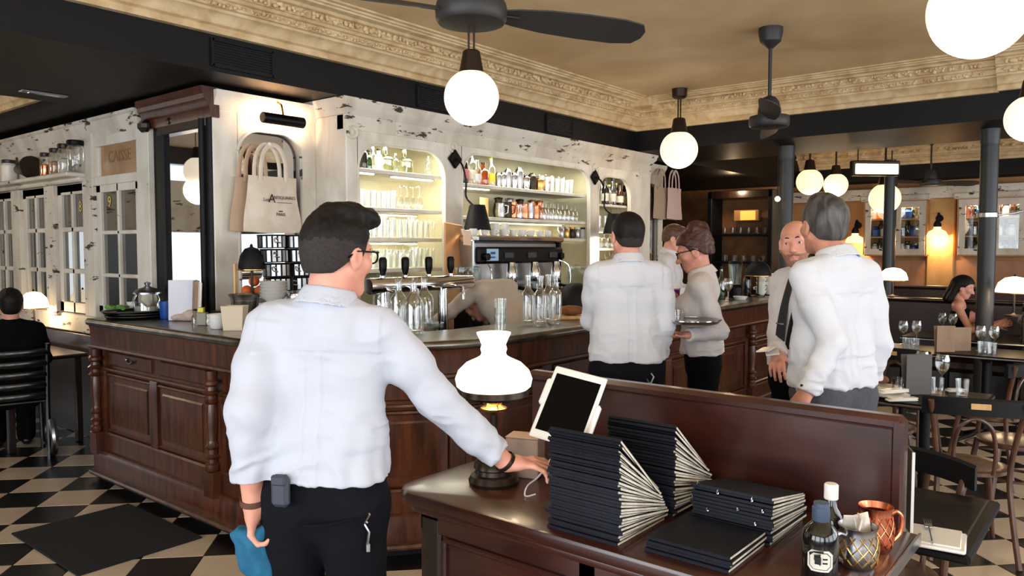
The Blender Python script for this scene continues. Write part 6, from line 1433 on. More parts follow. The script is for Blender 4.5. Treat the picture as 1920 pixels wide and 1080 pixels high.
obj('blue_sticker', MB().box((-L * .36, -.203, H_ - .165), (.15, .006, .10), .002), mat('sticker_blue', (170, 205, 235), .5), t); obj('sticker_mark', MB().box((-L * .36, -.207, H_ - .15), (.06, .003, .02)).box((-L * .36, -.207, H_ - .185), (.06, .003, .012)), M_bluepl, t)
zt_ = zc_ + H_ - .004
for r_ in range(2):
    for k in range(9 if r_ == 0 else 8):
        x = (a.x + b.x) / 2 - L * .46 + L * .92 * k / 8.5; dup(CUP, (x, 4.26 + .12 * r_, zt_), 2.5 + k, ORD[k] + ' white cup from left, %s row on the espresso machine' % ('front', 'back')[r_], 'cups on the espresso machine, %s row' % ('front', 'back')[r_])
for k in range(3): dup(CUP, ((a.x + b.x) / 2 - L * .3 + .13 * k, 4.30, zt_ + .055), k, ORD[k] + ' white cup from left stacked upon the machine cups', 'stacked upper cups on the machine')
def grinder(px, v, h, lab):
    p = at_v(px, 500, v); t = thing('coffee_mill', lab, 'coffee grinder', (p.x, v, ZN)); obj('base', MB().box((0, 0, .14), (.16, .2, .28), .02), M_black, t); obj('hopper', MB().lathe([(.05, .28), (.10, h * .8), (.105, h), (.0, h + .02)], 20), M_glassd, t); obj('knob', MB().sphere((0, -.1, .3), .035, 10), M_black, t)
grinder(878, 4.05, .52, 'black coffee grinder left of the espresso machine'); grinder(1082, 4.0, .50, 'dark coffee grinder right of the espresso machine')
p = at_v(1080, 525, 3.6); o = obj('domed_bin', MB().lathe([(.15, 0), (.16, .02), (.16, .2), (.12, .29), (.05, .33), (0, .335)], 28, 0), M_blackm, None, 40, (p.x, 3.6, 1.0)); tag(o, 'black domed bin behind the bar beside four bottles', 'bin')
o = obj('bin_stand', MB().box((p.x, 3.6, .5), (.36, .3, 1.0), .01), M_dark); tag(o, 'dark stand under the black domed bin', 'stand')
# --- right end of the bar top
p = onE(1443, 2.98)
for c, (dx, n) in enumerate(((0, 5), (-.16, 6))):
    for k in range(n): t = dup(CUP, (p[0] + dx, p[1] + .03 * c, ZB_ + .043 * k), 1 + k, '%s white cup from the bottom of the %s stack at bar end' % (ORD[k], ('nearer', 'farther')[c]), 'cup stacks at the bar end'); t.scale = (1.45, 1.45, .9)
p = onE(1421, 2.92); dome_lamp(p, .125, 'unlit black dome lamp at the right end of the bar', M_blackm, .27, 0)
p = onE(1365, 2.85); t = dup(WG, p, 0, 'tall wine glass on the bar behind the waitress')
p = onE(1378, 3.05); t = thing('blender', 'clear blender jug with dark base on the bar', 'blender', p); obj('base', MB().lathe([(.07, 0), (.075, .1), (.05, .13)], 18), M_black, t); obj('jug', MB().lathe([(.05, .13), (.07, .33), (.066, .33), (.046, .135)], 18, cap=False), M_glassd, t); obj('lid', MB().lathe([(.07, .33), (.06, .36), (0, .362)], 18), M_black, t)
p = onE(1388, 2.9); o = obj('lemon_slice_dish', MB().lathe([(0, .0), (.05, 0), (.07, .03), (.066, .03), (.046, .008), (0, .008)], 20, cap=False), M_porc, None, 40, p); tag(o, 'small white dish on the bar beside the wine glass', 'dish')
for k, (px, dv, m, lab) in enumerate(((1352, .3, M_green, 'green bottle standing on the bar behind the waitress'), (1400, .28, M_darkbottle, 'dark bottle on the bar between blender and dome lamp'), (1340, .36, M_glassd, 'smoky bottle on the bar close to the waitress'))):
    p = onE(px, 2.75 + dv); bottle('bar_bottle', p, [(.036, 0), (.038, .005), (.038, .17), (.03, .2), (.014, .225), (.013, .29)], m, lab, [(.0145, .285), (.0145, .31), (0, .312)], M_black)
# --- bottles and glasses in the back bar bays
GT = thing('shelf_glass', 'x', 'glass'); obj('body', MB().lathe([(0, 0), (.03, 0), (.038, .13), (.0355, .13), (.028, .01), (0, .01)], 12, cap=False), M_glass, GT)
SG = thing('stem_glass', 'x', 'glass'); obj('body', MB().lathe([(.036, .0), (.042, .05), (.03, .10), (.006, .115), (.004, .17), (.008, .18), (.034, .186), (.033, .19), (0, .19)], 12, cap=False), M_glass, SG)
def row(proto, bay, f0, f1, n, z, y, lab, sc=1.0):
    a, b, _ = bays[bay]
    for i in range(n):
        x = a + (b - a) * (f0 + (f1 - f0) * (i + .5) / n) + rng.uniform(-.006, .006); t = place(proto, (x, y + rng.uniform(-.01, .01), z + .001), ORD[i] + ' from left: ' + lab, lab); t.scale = (sc * rng.uniform(.95, 1.05),) * 2 + (sc * rng.uniform(.9, 1.1),)
z2, z3, z4 = 1.935, 1.70, 1.455
row(GT, 0, .0, .52, 9, z2, VB + .12, 'clear glass, front left row on second shelf of left bay'); row(GT, 0, .02, .5, 8, z2, VB + .22, 'clear glass, back left row on second shelf of left bay'); row(SG, 0, .56, .86, 4, z2, VB + .14, 'upturned stem glass on second shelf of left bay')
row(GT, 0, .02, .98, 14, z3, VB + .12, 'clear highball, front row on third shelf of left bay', 1.15); row(GT, 0, .05, .5, 7, z3, VB + .22, 'clear highball, back row on third shelf of left bay', 1.3)
row(GT, 0, .02, .98, 13, z4, VB + .12, 'clear glass, front row on fourth shelf of left bay', 1.2); row(SG, 0, .1, .95, 9, z4, VB + .24, 'upturned stem glass, back row on fourth shelf of left bay', 1.1)
row(GT, 0, .02, .98, 12, ZN, VB + .14, 'clear glass, row on the counter of left bay', 1.2)
row(GT, 1, .62, .93, 7, 2.185, VB + .12, 'clear glass, front right row on top shelf of middle bay', 1.1); row(SG, 1, .62, .95, 6, 2.185, VB + .24, 'upturned stem glass, right back row on top shelf of middle bay')
row(SG, 1, .63, .97, 9, 1.90, VB + .11, 'upturned stem glass, front row on second shelf of middle bay', 1.05); row(SG, 1, .63, .97, 8, 1.90, VB + .22, 'upturned stem glass, back row on second shelf of middle bay', 1.05)
row(GT, 2, .05, .95, 5, 1.84, VB + .13, 'clear glass, row on second shelf of right bay'); row(SG, 2, .05, .95, 5, 1.62, VB + .13, 'upturned stem glass, row on third shelf of right bay'); row(SG, 2, .05, .95, 5, 1.4, VB + .13, 'upturned stem glass, row on fourth shelf of right bay', 1.1)
row(GT, 1, .72, .95, 4, ZN + .0, VB + .14, 'clear glass, row on the counter of middle bay', 1.2)
def bb_bottle(px, bay, z, h, r, m, lab, cap=M_black, lbl=None, y=None, neck=.42, sh=.6, cat='bottle', nm='spirit_bottle'):
    y = VB + .13 if y is None else y; x = at_v(px, 310, y).x
    t = bottle(nm, (x, y, z + .001), [(r * .95, 0), (r, .006), (r, h * sh), (r * .85, h * (sh + .06)), (r * neck, h * (sh + .16)), (r * neck * .9, h * .93)], m, lab, [(r * neck, h * .91), (r * neck, h), (0, h * 1.005)], cap, cat, 16)
    if lbl: obj('label', MB().lathe([(r * 1.01, h * .15), (r * 1.015, h * .16), (r * 1.015, h * .42), (r * 1.01, h * .43)], 16, cap=False), lbl, t)
    return t
M_corkd = mat('cork', (120, 92, 66), .8)
z1 = 2.225
bb_bottle(680, 0, z1, .2, .04, M_darkbottle, 'dark bottle at left end of the top left shelf', M_steel); bb_bottle(691, 0, z1, .15, .028, M_green, 'little green bottle on the top left shelf'); bb_bottle(699, 0, z1, .18, .03, M_glass, 'slim clear bottle on the top left shelf', M_porc)
bb_bottle(710, 0, z1, .17, .035, M_porc, 'white-labelled slanted bottle before the round decanters', M_black, M_porc)
for px, lab in ((722, 'round cork-topped decanter, left of two on top shelf'), (758, 'round cork-topped decanter, right of two on top shelf')): bb_bottle(px, 0, z1, .215, .075, glass_mat('decanter_' + str(px), (.86, .9, .72), .6, .12), lab, M_corkd, None, None, .26, .45)
bb_bottle(741, 0, z1, .15, .03, M_glass, 'small clear bottle between the two round decanters', M_steel); bb_bottle(803, 0, z1, .16, .035, M_glass, 'clear bottle at the right of the top left shelf', M_steel)
z1 = 2.185
bb_bottle(869, 1, z1, .30, .042, M_darkbottle, 'tall black bottle with pink label, middle bay left end', M_black, mat('pink_label', (190, 90, 100), .5)); bb_bottle(884, 1, z1, .30, .045, M_glass, 'tall clear bottle next to the tall black one', M_steel, M_paper); bb_bottle(894, 1, z1, .22, .04, M_glass, 'clear bottle with pale label before amber bottle', M_steel, M_porc, VB + .1)
bb_bottle(906, 1, z1, .21, .05, M_amber, 'amber liqueur bottle on the top middle shelf', M_brownb, None); bb_bottle(920, 1, z1, .27, .042, M_glass, 'bottle with bright yellow neck on top middle shelf', M_yellow, M_yellow)
k = 0
for px, h, r, m, lab in ((934, .14, .035, M_steel, 'steel shaker tin right of the yellow bottle'), (943, .15, .035, M_chrome, 'chrome shaker, second right of yellow bottle'), (952, .19, .04, M_steel, 'steel cocktail shaker, third right of yellow bottle'), (963, .16, .04, M_chrome, 'chrome cup among the shakers, top middle shelf'), (973, .21, .045, M_steel, 'tall steel shaker in the middle of top middle shelf'), (985, .15, .05, M_chrome, 'squat chrome pot on top middle shelf'), (997, .17, .05, M_bronze, 'dark bronze pot on top middle shelf'), (1011, .14, .06, M_brass, 'brass bowl-shaped pot on top middle shelf'), (1024, .13, .05, M_steel, 'steel pot at the right of the shaker row')):
    x = at_v(px, 350, VB + .13).x; t = thing('cocktail_shaker', lab, 'shaker', (x, VB + .13, z1)); obj('body', MB().lathe([(r * .75, 0), (r * .8, .01), (r, h * .6), (r * .9, h * .8)], 16), m, t); obj('lid', MB().lathe([(r * .9, h * .8), (r * .6, h * .92), (r * .4, h * .94), (r * .4, h), (0, h * 1.01)], 16), m, t)
z1 = 1.90
for k, px in enumerate((938, 950, 961, 972, 983, 993, 1004)):
    m = (M_steel, M_bronze, M_copper, M_chrome, M_copper, M_steel, M_copper)[k]; x = at_v(px, 390, VB + .13).x; t = thing('tankard', ('leftmost', 'second', 'third', 'fourth', 'fifth', 'sixth', 'rightmost')[k] + ' metal tankard of the row on second middle shelf', 'mug', (x, VB + .13, z1), 0, None); h = .14 + .01 * (k % 3)
    obj('body', MB().lathe([(.035, 0), (.045, .01), (.05, h * .45), (.04, h * .8), (.045, h), (.041, h), (0, .01)], 16, cap=False), m, t); obj('handle', MB().tube([(.045, 0, h * .85), (.08, 0, h * .8), (.075, 0, h * .35), (.045, 0, h * .25)], .006, 6), m, t); t.rotation_euler = (0, 0, -1.2 + .3 * k)
for k, px in enumerate((936, 956, 976, 998, 1012)):
    x = at_v(px, 375, VB + .26).x; t = thing('metal_jug', ('leftmost', 'second', 'middle', 'fourth', 'rightmost')[k] + ' dark jug behind the tankards on second middle shelf', 'jug', (x, VB + .27, z1)); m = (M_bronze, M_steel, M_bronze, M_copper, M_copper)[k]; obj('body', MB().lathe([(.04, 0), (.055, .06), (.05, .12), (.035, .17), (.045, .2), (0, .21)], 16), m, t)
o = obj('price_card', MB().box((0, 0, .09), (.13, .006, .18), .001), M_pine, None, None, (at_v(914, 395, VB + .1).x, VB + .14, z1), .1); tag(o, 'cream card standing on the second middle shelf, left part', 'card')
t = thing('wire_rack', 'small dark wire rack beside the cream card', 'rack', (at_v(897, 408, VB + .1).x, VB + .1, z1)); obj('wire', MB().tube(smooth_path([(-.09, 0, .01), (-.05, -.02, .06), (.0, 0, .02), (.05, -.02, .05), (.1, 0, .01)], 4), .005, 5).tube([(-.1, 0, .006), (.1, 0, .006)], .005, 5), M_bronze, t)
for k, px in enumerate((1052, 1062, 1072, 1082, 1092)):
    x = at_v(px, 440, VB + .13).x; t = thing('bar_tin', ('leftmost', 'second', 'middle', 'fourth', 'rightmost')[k] + ' small tin on the third shelf of the middle bay', 'tin', (x, VB + .13, 1.72)); m = (M_steel, M_brass, M_bronze, M_steel, M_porc)[k]; obj('body', MB().lathe([(.035, 0), (.037, .004), (.037, .10), (.03, .11)], 16), m, t); obj('lid', MB().lathe([(.038, .10), (.036, .12), (0, .122)], 16), (M_steel, M_steel, M_brass, M_porc, M_bronze)[k], t)
z1 = 2.10
for k, (px, h, m, lb) in enumerate(((1128, .25, M_steel, None), (1135, .29, M_darkbottle, M_paper), (1142, .24, M_brownb, M_gold), (1149, .30, M_glass, M_paper), (1156, .27, M_darkbottle, None), (1163, .26, M_brownb, M_paper), (1171, .28, M_darkbottle, M_tan), (1178, .25, M_glass, None))):
    bb_bottle(px, 2, z1, h, .042, m, ('first', 'second', 'third', 'fourth', 'fifth', 'sixth', 'seventh', 'eighth')[k] + ' bottle from left in the row of the right bay', M_black if k % 2 else M_gold, lb, VB + (.12 if k % 2 else .2))
sheetm = mat('pink_paper', (236, 200, 176), .8)
o = obj('serving_board', MB().box((0, 0, .44), (.22, .02, .88), .02, 0, Rx(-.10) @ Ry(.10)), M_tan, None, None, (at_v(868, 500, 4.2).x, 4.3, ZN)); tag(o, 'tan wooden board leaning at the left of espresso machine', 'board')
o = obj('pinned_note', MB().box((0, 0, 0), (.09, .003, .12)), sheetm, None, None, tuple(at_v(876, 446, 4.20))); o.rotation_euler = (-.10, .10, 0); tag(o, 'pink paper note on the leaning tan board', 'note')
D2R = math.radians
# ---------------------------------------------------------------- 1: waiter at the tablet
az1 = D2R(27); p = at_d(606, 700, 2.10); L1 = (p.x, p.y, 0)
wR = wl(L1, az1, at_d(950, 868, 2.24)); wLn = wl(L1, az1, at_d(474, 945, 2.06)); eL = wl(L1, az1, at_d(466, 770, 2.02)); eR = wl(L1, az1, at_d(815, 745, 2.14))
J = joints(.985, lean=.03); J['wrR'] = wR; J['elR'] = eR; J['wrL'] = wLn; J['elL'] = eL
J['shR'] = J['shR'] + np.array((.0, .03, -.01)); J['head'] = J['head'] + np.array((.034, -.012, 0)); J['neck'] = J['neck'] + np.array((.016, 0, 0))
gd = nrm(wl(L1, az1, at_d(1030, 868, 2.27)) - wR)
r1, P1 = make_person('person', 'waiter with dark quiff and glasses, back turned, reaching for tablet', L1, az1, J, .0048, head_yaw=D2R(-22), head_pitch=.10,
    hair=dict(mat=M_hairblk, inflate=.013, amp=.006, line=hairline(.066, .004, -.06, -.026), fade=(M_fade, .03), freq=(60, 34, 40),
              prims=(((-.03, -.02, .115), (-.02, .075, .118), .028, .026), ((.03, -.02, .115), (.028, .075, .116), .028, .026), ((0, -.05, .10), (0, .03, .125), .03, .03), ((-.03, .078, .108), (.035, .088, .106), .022, .022), ((.0, .09, .11), (.03, .105, .104), .016, .012))),
    shirt=mat('near_shirt', (190, 194, 206), .8, bump=.12, bscale=900), trousers=M_trous, sleeve=(.93, .80), fold=.0085, seed=4, sleeve_w=1.12, yoke=.055, build=.93, trous_top=1.05, shirt_hem=1.01,
    stub=(M_goat, lambda f: (f[:, 2] < -.082) & (f[:, 1] > .06) & (np.abs(f[:, 0]) < .026)),
    hands={'R': dict(d=gd, n=(0, -.15, 1), t=(-1, .3, .2), curl=(.3, .42, .5, .55), spread=.12), 'L': dict(n=(-1, -.2, 0), t=(.1, 1, 0), curl=(.8, .85, .9, .95))})
spectacles(r1, P1, M_black)
def bangle(W, d, r, m, nm, par, wd=.012):
    d = nrm(d); q = Vector(d.tolist()).to_track_quat('Z', 'Y').to_matrix().to_4x4(); mb = MB().lathe([(r, -wd / 2), (r + .003, -wd / 2), (r + .0035, 0), (r + .003, wd / 2), (r, wd / 2)], 22, 0, Matrix.Translation(Vector(W.tolist())) @ q, False); return obj(nm, mb, m, par)
bangle(J['wrR'] - (J['wrR'] - J['elR']) * .02, J['wrR'] - J['elR'], .0305, M_bronze, 'bracelet', r1); bangle(J['wrL'] - (J['wrL'] - J['elL']) * .03, J['wrL'] - J['elL'], .030, mat('brown_strap', (92, 56, 44), .6), 'bracelet', r1, .016)
def back_surface(P_, x, z, ymin=-.3): return x, z
# shirt yoke seam and box pleat are sewn lines on the back
obj('belt_pouch', MB().box((0, 0, 0), (.05, .028, .085), .01).box((0, -.012, .03), (.042, .012, .03), .006), mat('pouch_blue_grey', (52, 58, 72), .5), r1, 35, (-.062, -.128, .985))
mbk = MB().tube([(0, 0, .05), (.012, -.004, .035), (-.004, -.004, .01), (.010, -.004, -.012), (.004, 0, -.045)], .004, 6).tube([(.0, 0, .05), (-.012, -.004, .03), (.006, -.004, .012)], .003, 6).box((.006, -.003, -.055), (.012, .008, .025), .003)
obj('key_clip', mbk, M_steel, r1, 35, (.152, -.072, .885)); obj('pocket_welt', MB().tube([(-.075, .0, -.012), (0, -.008, 0), (.06, .018, .012)], .0035, 6), M_trous, r1, 35, (.072, -.122, .905))
# blue cloth in his left hand
gcl = SD((-.1, -.1, -.14), (.1, .1, .08), .006); gcl.el((0, 0, -.02), (.04, .03, .055), None, .01); gcl.el((-.03, .0, .015), (.035, .026, .03), None, .02); gcl.el((.015, .0, -.07), (.038, .022, .038), None, .03); gcl.rc((.02, 0, .03), (.035, 0, .055), .016, .01, .03)
Vc, Qc = gcl.mesh(1); N = vnormals(Vc, Qc); Vc = Vc + N * ((1 - 4 * np.abs(vnoise(Vc * np.array((34, 34, 18)), 3))) * .010)[:, None]
hl_ = (T(*L1) @ Rz(az1 - PI / 2)) @ Vector((J['wrL'] + nrm(J['wrL'] - J['elL']) * .09).tolist())
o = qmesh('cleaning_cloth', Vc, Qc, [M_blue], None); o.location = hl_ + Vector((0, 0, -.03)); o.rotation_euler = (0, 0, az1 - PI / 2); tag(o, 'crumpled blue cloth held in the nearest waiter\'s left hand', 'cloth')
# ---------------------------------------------------------------- 2: waiter seen from behind by the bar
az2 = D2R(42); p = at_d(1176, 640, 4.1); L2_ = (p.x, p.y, 0); J = joints(1.035)
J['elR'] = wl(L2_, az2, at_d(1248, 606, 4.08)); J['wrR'] = wl(L2_, az2, at_d(1236, 672, 4.22)); J['elL'] = wl(L2_, az2, at_d(1108, 600, 4.2)); J['wrL'] = J['elL'] + np.array((.10, .22, -.05))
r2, P2 = make_person('person', 'waiter in white shirt seen straight from behind, facing the bar', L2_, az2, J, .006, head_yaw=D2R(10), head_pitch=-.02,
    hair=dict(mat=M_hairblk, inflate=.010, amp=.003, line=hairline(.062, .006, -.058, -.02), fade=(M_fade, -.012)), shirt=M_shirt, trousers=M_trous, fold=.0075, seed=11, yoke=.06, trous_top=1.04, shirt_hem=.985, sleeve=(1.0, .95))
mbk = MB().tube([(0, 0, .04), (.015, 0, .02), (0, -.004, -.01), (.012, 0, -.05)], .006, 6).tube([(-.02, 0, .01), (.0, -.004, -.03), (.02, 0, -.055)], .004, 6)
obj('bottle_opener', mbk, M_steel, r2, 35, (.10, -.125, .93))
# ---------------------------------------------------------------- 3: waitress with bun and tray
az3 = D2R(112); p = at_d(1318, 660, 4.45); L3 = (p.x, p.y, 0); J = joints(.985, lean=.05)
J['pel'] = J['pel'] + np.array((0, 0, .06)); 
J['elL'] = wl(L3, az3, at_d(1352, 622, 4.28)); J['wrL'] = wl(L3, az3, at_d(1292, 628, 4.16)); J['elR'] = wl(L3, az3, at_d(1300, 600, 4.62)); J['wrR'] = wl(L3, az3, at_d(1268, 560, 4.62))
r3, P3 = make_person('person', 'waitress with auburn bun and glasses holding a round tray', L3, az3, J, .0055, head_yaw=D2R(2), head_pitch=.30, female=True, thin=.95, breast=1, build=.93, skirt=False,
    hair=dict(mat=M_hairbrn, inflate=.016, amp=.006, line=hairline(.06, .012, -.045, .0), topamp=False, ext=.22, freq=(40, 40, 60), prims=(((-.03, -.075, .085), (.03, -.075, .085), .04, .04), ((-.02, -.05, .125), (.02, -.05, .125), .042, .042), ((0, -.085, .12), (0, -.03, .14), .034, .03))),
    shirt=M_shirtw, trousers=M_blkcloth, fold=.008, seed=21, trous_top=1.06, shirt_hem=1.03, sleeve=(.98, .8),
    hands={'L': dict(n=(0, 0, -1), t=(.2, 1, 0), curl=(.12, .12, .12, .15), spread=.2), 'R': dict(n=(0, .2, 1), t=(-1, 0, .2), curl=.5)}, collar=True)
spectacles(r3, P3, M_black)
obj('necklace', MB().tube(smooth_path([tuple(P3['J']['neck'] + np.array(q)) for q in ((-.055, .02, .0), (-.03, .075, -.05), (0, .105, -.10), (.03, .075, -.05), (.055, .02, 0))], 4), .0022, 5), M_bronze, r3)
tp = at_d(1297, 604, 4.12)
t = thing('serving_tray', 'round metal tray carried by the waitress with bun', 'tray', (tp.x, tp.y, tp.z))
obj('plate', MB().lathe([(0, .004), (.135, .004), (.148, .014), (.152, .016), (.154, .012), (.140, -.003), (0, -.003)], 32), M_steel, t); obj('rim', MB().tube([(.153 * math.cos(a), .153 * math.sin(a), .015) for a in np.linspace(0, 2 * PI, 33)[:-1]], .004, 6, 0, None, True), M_chrome, t)
cl = at_d(1272, 598, 4.1); bottle('tumbler', (cl.x, cl.y, tp.z + .006), [(.026, 0), (.03, .06), (.028, .06), (.024, .004), (0, .004)], M_glass, 'short glass standing on the waitress\'s tray', cat='glass')
cp = at_d(1262, 560, 4.66); t = thing('plastic_beaker', 'purple beaker in the raised hand of the waitress', 'beaker', (cp.x, cp.y, cp.z)); obj('cup', MB().lathe([(.035, -.06), (.042, .06), (.04, .06), (.033, -.056), (0, -.056)], 20), M_purple, t); obj('lid', MB().lathe([(.045, .058), (.046, .066), (.0, .068)], 20), M_porc, t)
# ---------------------------------------------------------------- 4: young barman behind the bar
az4 = D2R(-70); p = at_d(1250, 600, 7.15); L4 = (p.x, p.y, 0); J = joints(1.05, lean=.06)
J['elL'] = J['shL'] + np.array((-.06, .06, -.27)); J['wrL'] = J['elL'] + np.array((.06, .22, .0)); J['elR'] = J['shR'] + np.array((.06, .05, -.27)); J['wrR'] = J['elR'] + np.array((-.08, .22, -.02))
r4, P4 = make_person('person', 'young fair barman in white shirt working behind the bar', L4, az4, J, .0065, head_yaw=D2R(0), head_pitch=.25,
    hair=dict(mat=M_hairlt, inflate=.013, amp=.005, line=hairline(.05, .006, -.05, -.015), prims=(((-.03, .05, .09), (.03, .06, .085), .03, .03),)), shirt=M_shirtw, trousers=M_blkcloth, fold=.008, seed=31)
# ---------------------------------------------------------------- 5: bald smiling man
az5 = D2R(152); p = at_d(1506, 620, 3.95); L5 = (p.x, p.y, 0); J = joints(1.015)
J['elR'] = wl(L5, az5, at_d(1462, 622, 4.05)); J['wrR'] = wl(L5, az5, at_d(1458, 664, 3.86)) ; J['head'] = J['head'] + np.array((.015, .02, -.01))
r5, P5 = make_person('person', 'bald smiling man with moustache, white shirt and black tie', L5, az5, J, .0052, skin=M_skin, head_yaw=D2R(36), head_pitch=-.02, head_roll=.10,
    shirt=M_shirtw, trousers=M_blkcloth, fold=.006, smile=.007, seed=41, hair=None, sleeve=(1.0, .95),
    stub=(M_stub, lambda f: (f[:, 2] < -.055 + .03 * np.clip((.07 - f[:, 1]) / .05, 0, 1)) & (f[:, 1] > -.005) & ~((np.abs(f[:, 0]) < .02) & (f[:, 2] > -.085) & (f[:, 2] < -.075)) & (f[:, 2] > -.13)),
    hands={'R': dict(n=(0, .2, 1), t=(-1, .2, 0), curl=(.5, .6, .6, .6))})
def tie(root, P_, J, top, bot, m, clip=True, w0=.028, w1=.045, x=0):
    n = 16; vs = []; fs = []
    for i in range(n + 1):
        f = i / n; z = top[2] + (bot[2] - top[2]) * f; y = top[1] + (bot[1] - top[1]) * f + .018 * math.sin(PI * f); xx = top[0] + (bot[0] - top[0]) * f; hw = (.016 + .016 * min(1, f * 1.15)) if f > .06 else .018; hw = hw if f < .95 else hw * .4
        for a, b in ((-hw, 0), (-hw, .006), (0, .010), (hw, .006), (hw, 0)): vs.append((xx + a, y + b, z))
    for i in range(n):
        for k in range(5): q = (k + 1) % 5; fs.append((i * 5 + k, i * 5 + q, i * 5 + 5 + q, i * 5 + 5 + k))
    mb = MB().add(vs, fs); mb.box((top[0], top[1] + .006, top[2] + .006), (.036, .022, .034), .008); o = obj('necktie', mb, m, root, 50)
    if clip: obj('tie_clip', MB().box((top[0] + (bot[0] - top[0]) * .62, top[1] + (bot[1] - top[1]) * .62 + .030, top[2] + (bot[2] - top[2]) * .62), (.055, .006, .007), .002), M_chrome, o)
tie(r5, P5, J, J['neck'] + np.array((0, .098, -.02)), J['pel'] + np.array((.02, .135, .13)), M_tie)
for q in (-1, 1): b_ = [P5['hp'](q * x, y, z) for x, y, z in ((.014, .093, .025), (.028, .093, .029), (.046, .082, .021))]; obj('eyebrow', MB().tube([tuple(v) for v in b_], [.003, .004, .002], 6), M_goat, P5['body'])
obj('moustache', MB().tube([tuple(P5['hp'](x, .100 - abs(x) * .35, -.055 - abs(x) * .35)) for x in (-.03, -.015, 0, .015, .03)], [.0025, .0045, .005, .0045, .0025], 6), M_stub, P5['body'])
cd = (T(*L5) @ Rz(az5 - PI / 2)) @ Vector((J['wrR'] + nrm(J['wrR'] - J['elR']) * .085).tolist())
for k in range(2):
    o = obj('order_pad', MB().box((0, 0, 0), (.10, .065, .008), .002), M_porc); o.location = at_d(1436 + 12 * k, 655 + 6 * k, 3.80) ; o.rotation_euler = (.15, .1, az5 + .5 + k * .4); tag(o, ('white folded slip in the hand of the bald man', 'second white slip under the first, held by the bald man')[k], 'paper')
# ---------------------------------------------------------------- 6: tall grey-haired man
az6 = D2R(64); p = at_d(1563, 640, 3.25); L6 = (p.x, p.y, 0); J = joints(1.055, lean=.02)
J['elL'] = wl(L6, az6, at_d(1560, 640, 3.06)); J['wrL'] = wl(L6, az6, at_d(1512, 735, 3.02)); J['head'] = J['head'] + np.array((0, .03, 0))
r6, P6 = make_person('person', 'tall grey-haired man in white shirt and charcoal trousers, back turned', L6, az6, J, .0055, skin=M_skin2, head_yaw=D2R(-17), head_pitch=-.03,
    hair=dict(mat=M_hairgry, inflate=.012, amp=.004, line=hairline(.066, .006, -.06, -.02), prims=(((-.03, .0, .10), (.03, .02, .10), .03, .03),)), shirt=M_shirt, trousers=M_tgrey, fold=.009, yoke=.05, sleeve_w=1.0, seed=51, trous_top=1.02, sleeve=(.97, 1.0), build=.96,
    hands={'L': dict(n=(-1, 0, .2), t=(0, 1, 0), curl=(.5, .5, .55, .6))})
tie(r6, P6, J, wl(L6, az6, at_d(1524, 486, 3.32)), wl(L6, az6, at_d(1483, 655, 3.34)), M_tie, False)
obj('cufflink', MB().sphere((0, 0, 0), .006, 8), M_bronze, r6, 35, tuple(J['wrL'] + np.array((-.036, -.01, .03))))
# ---------------------------------------------------------------- 7: barman bending down behind the bar
az7 = D2R(88); p = at_d(985, 640, 5.4); L7 = (p.x, p.y, 0); J = joints(1.0, lean=.68)
J['elL'] = J['shL'] + np.array((-.12, .16, -.16)); J['wrL'] = J['elL'] + np.array((-.02, .2, -.12)); J['elR'] = J['shR'] + np.array((.04, .05, -.26)); J['wrR'] = J['elR'] + np.array((-.02, .12, -.2)); J['neck'] = J['neck'] + np.array((0, .03, -.07)); J['head'] = J['neck'] + np.array((0, .12, -.10)); J['pel'] = J['pel'] + np.array((0, 0, .02))
r7, P7 = make_person('person', 'barman in beige shirt bending down behind the zinc bar', L7, az7, J, .0065, head_pitch=1.0, hair=dict(mat=M_hairblk, inflate=.014, amp=.002, line=hairline(.06, -.03, -.05, -.03)), shirt=M_beige, trousers=M_blkcloth, fold=.006, seed=61, shirt_hem=.86, build=1.05, collar=False)
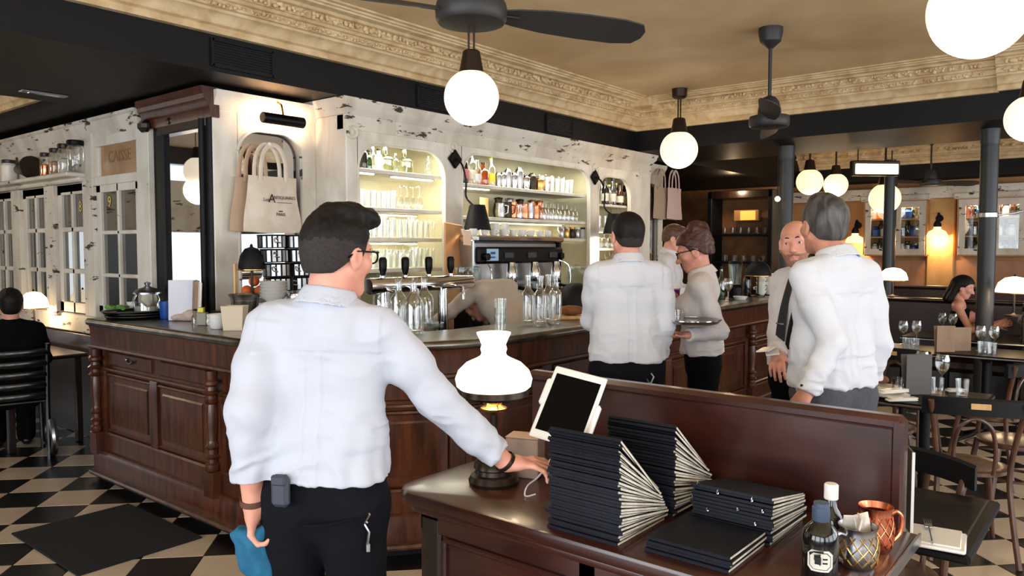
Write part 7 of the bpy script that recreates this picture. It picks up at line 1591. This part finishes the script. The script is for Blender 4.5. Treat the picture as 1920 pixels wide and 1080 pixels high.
# ---------------------------------------------------------------- 8: seated woman far right
az8 = D2R(-84); p = at_d(1800, 600, 8.1); L8 = (p.x, p.y, .0)
J = joints(.97); off = np.array((0, 0, -.37)); 
for k in ('pel', 'wst', 'chs', 'neck', 'head', 'shL', 'shR', 'elL', 'elR', 'wrL', 'wrR', 'hpL', 'hpR'): J[k] = J[k] + off
for q, sx in (('L', -1), ('R', 1)):
    J['kn' + q] = np.array((sx * .1, .42, .50)); J['an' + q] = np.array((sx * .1, .42, .085)); J['to' + q] = np.array((sx * .11, .6, .035)); J['el' + q] = J['sh' + q] + np.array((sx * .05, .12, -.24)); J['wr' + q] = J['el' + q] + np.array((-sx * .06, .22, .06))
r8, P8 = make_person('person', 'seated woman with long black hair and bare arm behind column', L8, az8, J, .0075, head_pitch=.3, female=True, thin=.95, breast=1, build=.9, trousers=M_blkcloth, trous_top=2, collar=False, seed=71,
    hair=dict(mat=M_hairblk, inflate=.016, amp=.004, line=hairline(.06, .0, -.24, .0), ext=.25, topamp=False, prims=(((-.05, -.05, .02), (-.06, -.08, -.16), .04, .035), ((.05, -.05, .02), (.06, -.08, -.16), .04, .035), ((0, -.08, .03), (0, -.11, -.16), .05, .045))))
gtp = SD(J['pel'] - np.array((.3, .25, .1)), J['neck'] + np.array((.3, .25, .05)), .008); gtp.rc(J['wst'] - np.array((.05, 0, 0)), J['wst'] + np.array((.05, 0, 0)), .10, None, .06); gtp.rc(J['chs'] - np.array((.07, 0, 0)), J['chs'] + np.array((.07, 0, 0)), .112, None, .06); gtp.rc(J['pel'] - np.array((.06, 0, 0)), J['pel'] + np.array((.06, 0, 0)), .105, None, .06)
Vc, Qc = gtp.mesh(1); qmesh('top', Vc, Qc, [M_blkcloth], r8)
# ---------------------------------------------------------------- 9: seated guest at far left, backlit shade put into black clothes and hair
az9 = D2R(75); p = at_d(22, 640, 5.9); L9 = (p.x, p.y, 0); J9 = {k: (v.copy() if k != 's' else v) for k, v in J.items()}
J9['s'] = 1.0; J9 = joints(1.0)
for k in ('pel', 'wst', 'chs', 'neck', 'head', 'shL', 'shR', 'elL', 'elR', 'wrL', 'wrR', 'hpL', 'hpR'): J9[k] = J9[k] + np.array((0, 0, -.44))
for q, sx in (('L', -1), ('R', 1)):
    J9['kn' + q] = np.array((sx * .1, .42, .50)); J9['an' + q] = np.array((sx * .1, .42, .085)); J9['to' + q] = np.array((sx * .11, .6, .035)); J9['el' + q] = J9['sh' + q] + np.array((sx * .05, .1, -.24)); J9['wr' + q] = J9['el' + q] + np.array((-sx * .06, .22, .06))
r9, P9 = make_person('person', 'seated guest at left edge, backlit shade put into black clothes', L9, az9, J9, .0075, hair=dict(mat=M_hairblk, inflate=.014, amp=.004, line=hairline(.06, -.05, -.12, -.06)), shirt=M_blkcloth, trousers=M_blkcloth, seed=81, trous_top=.62, shirt_hem=.5, collar=False, build=1.08)
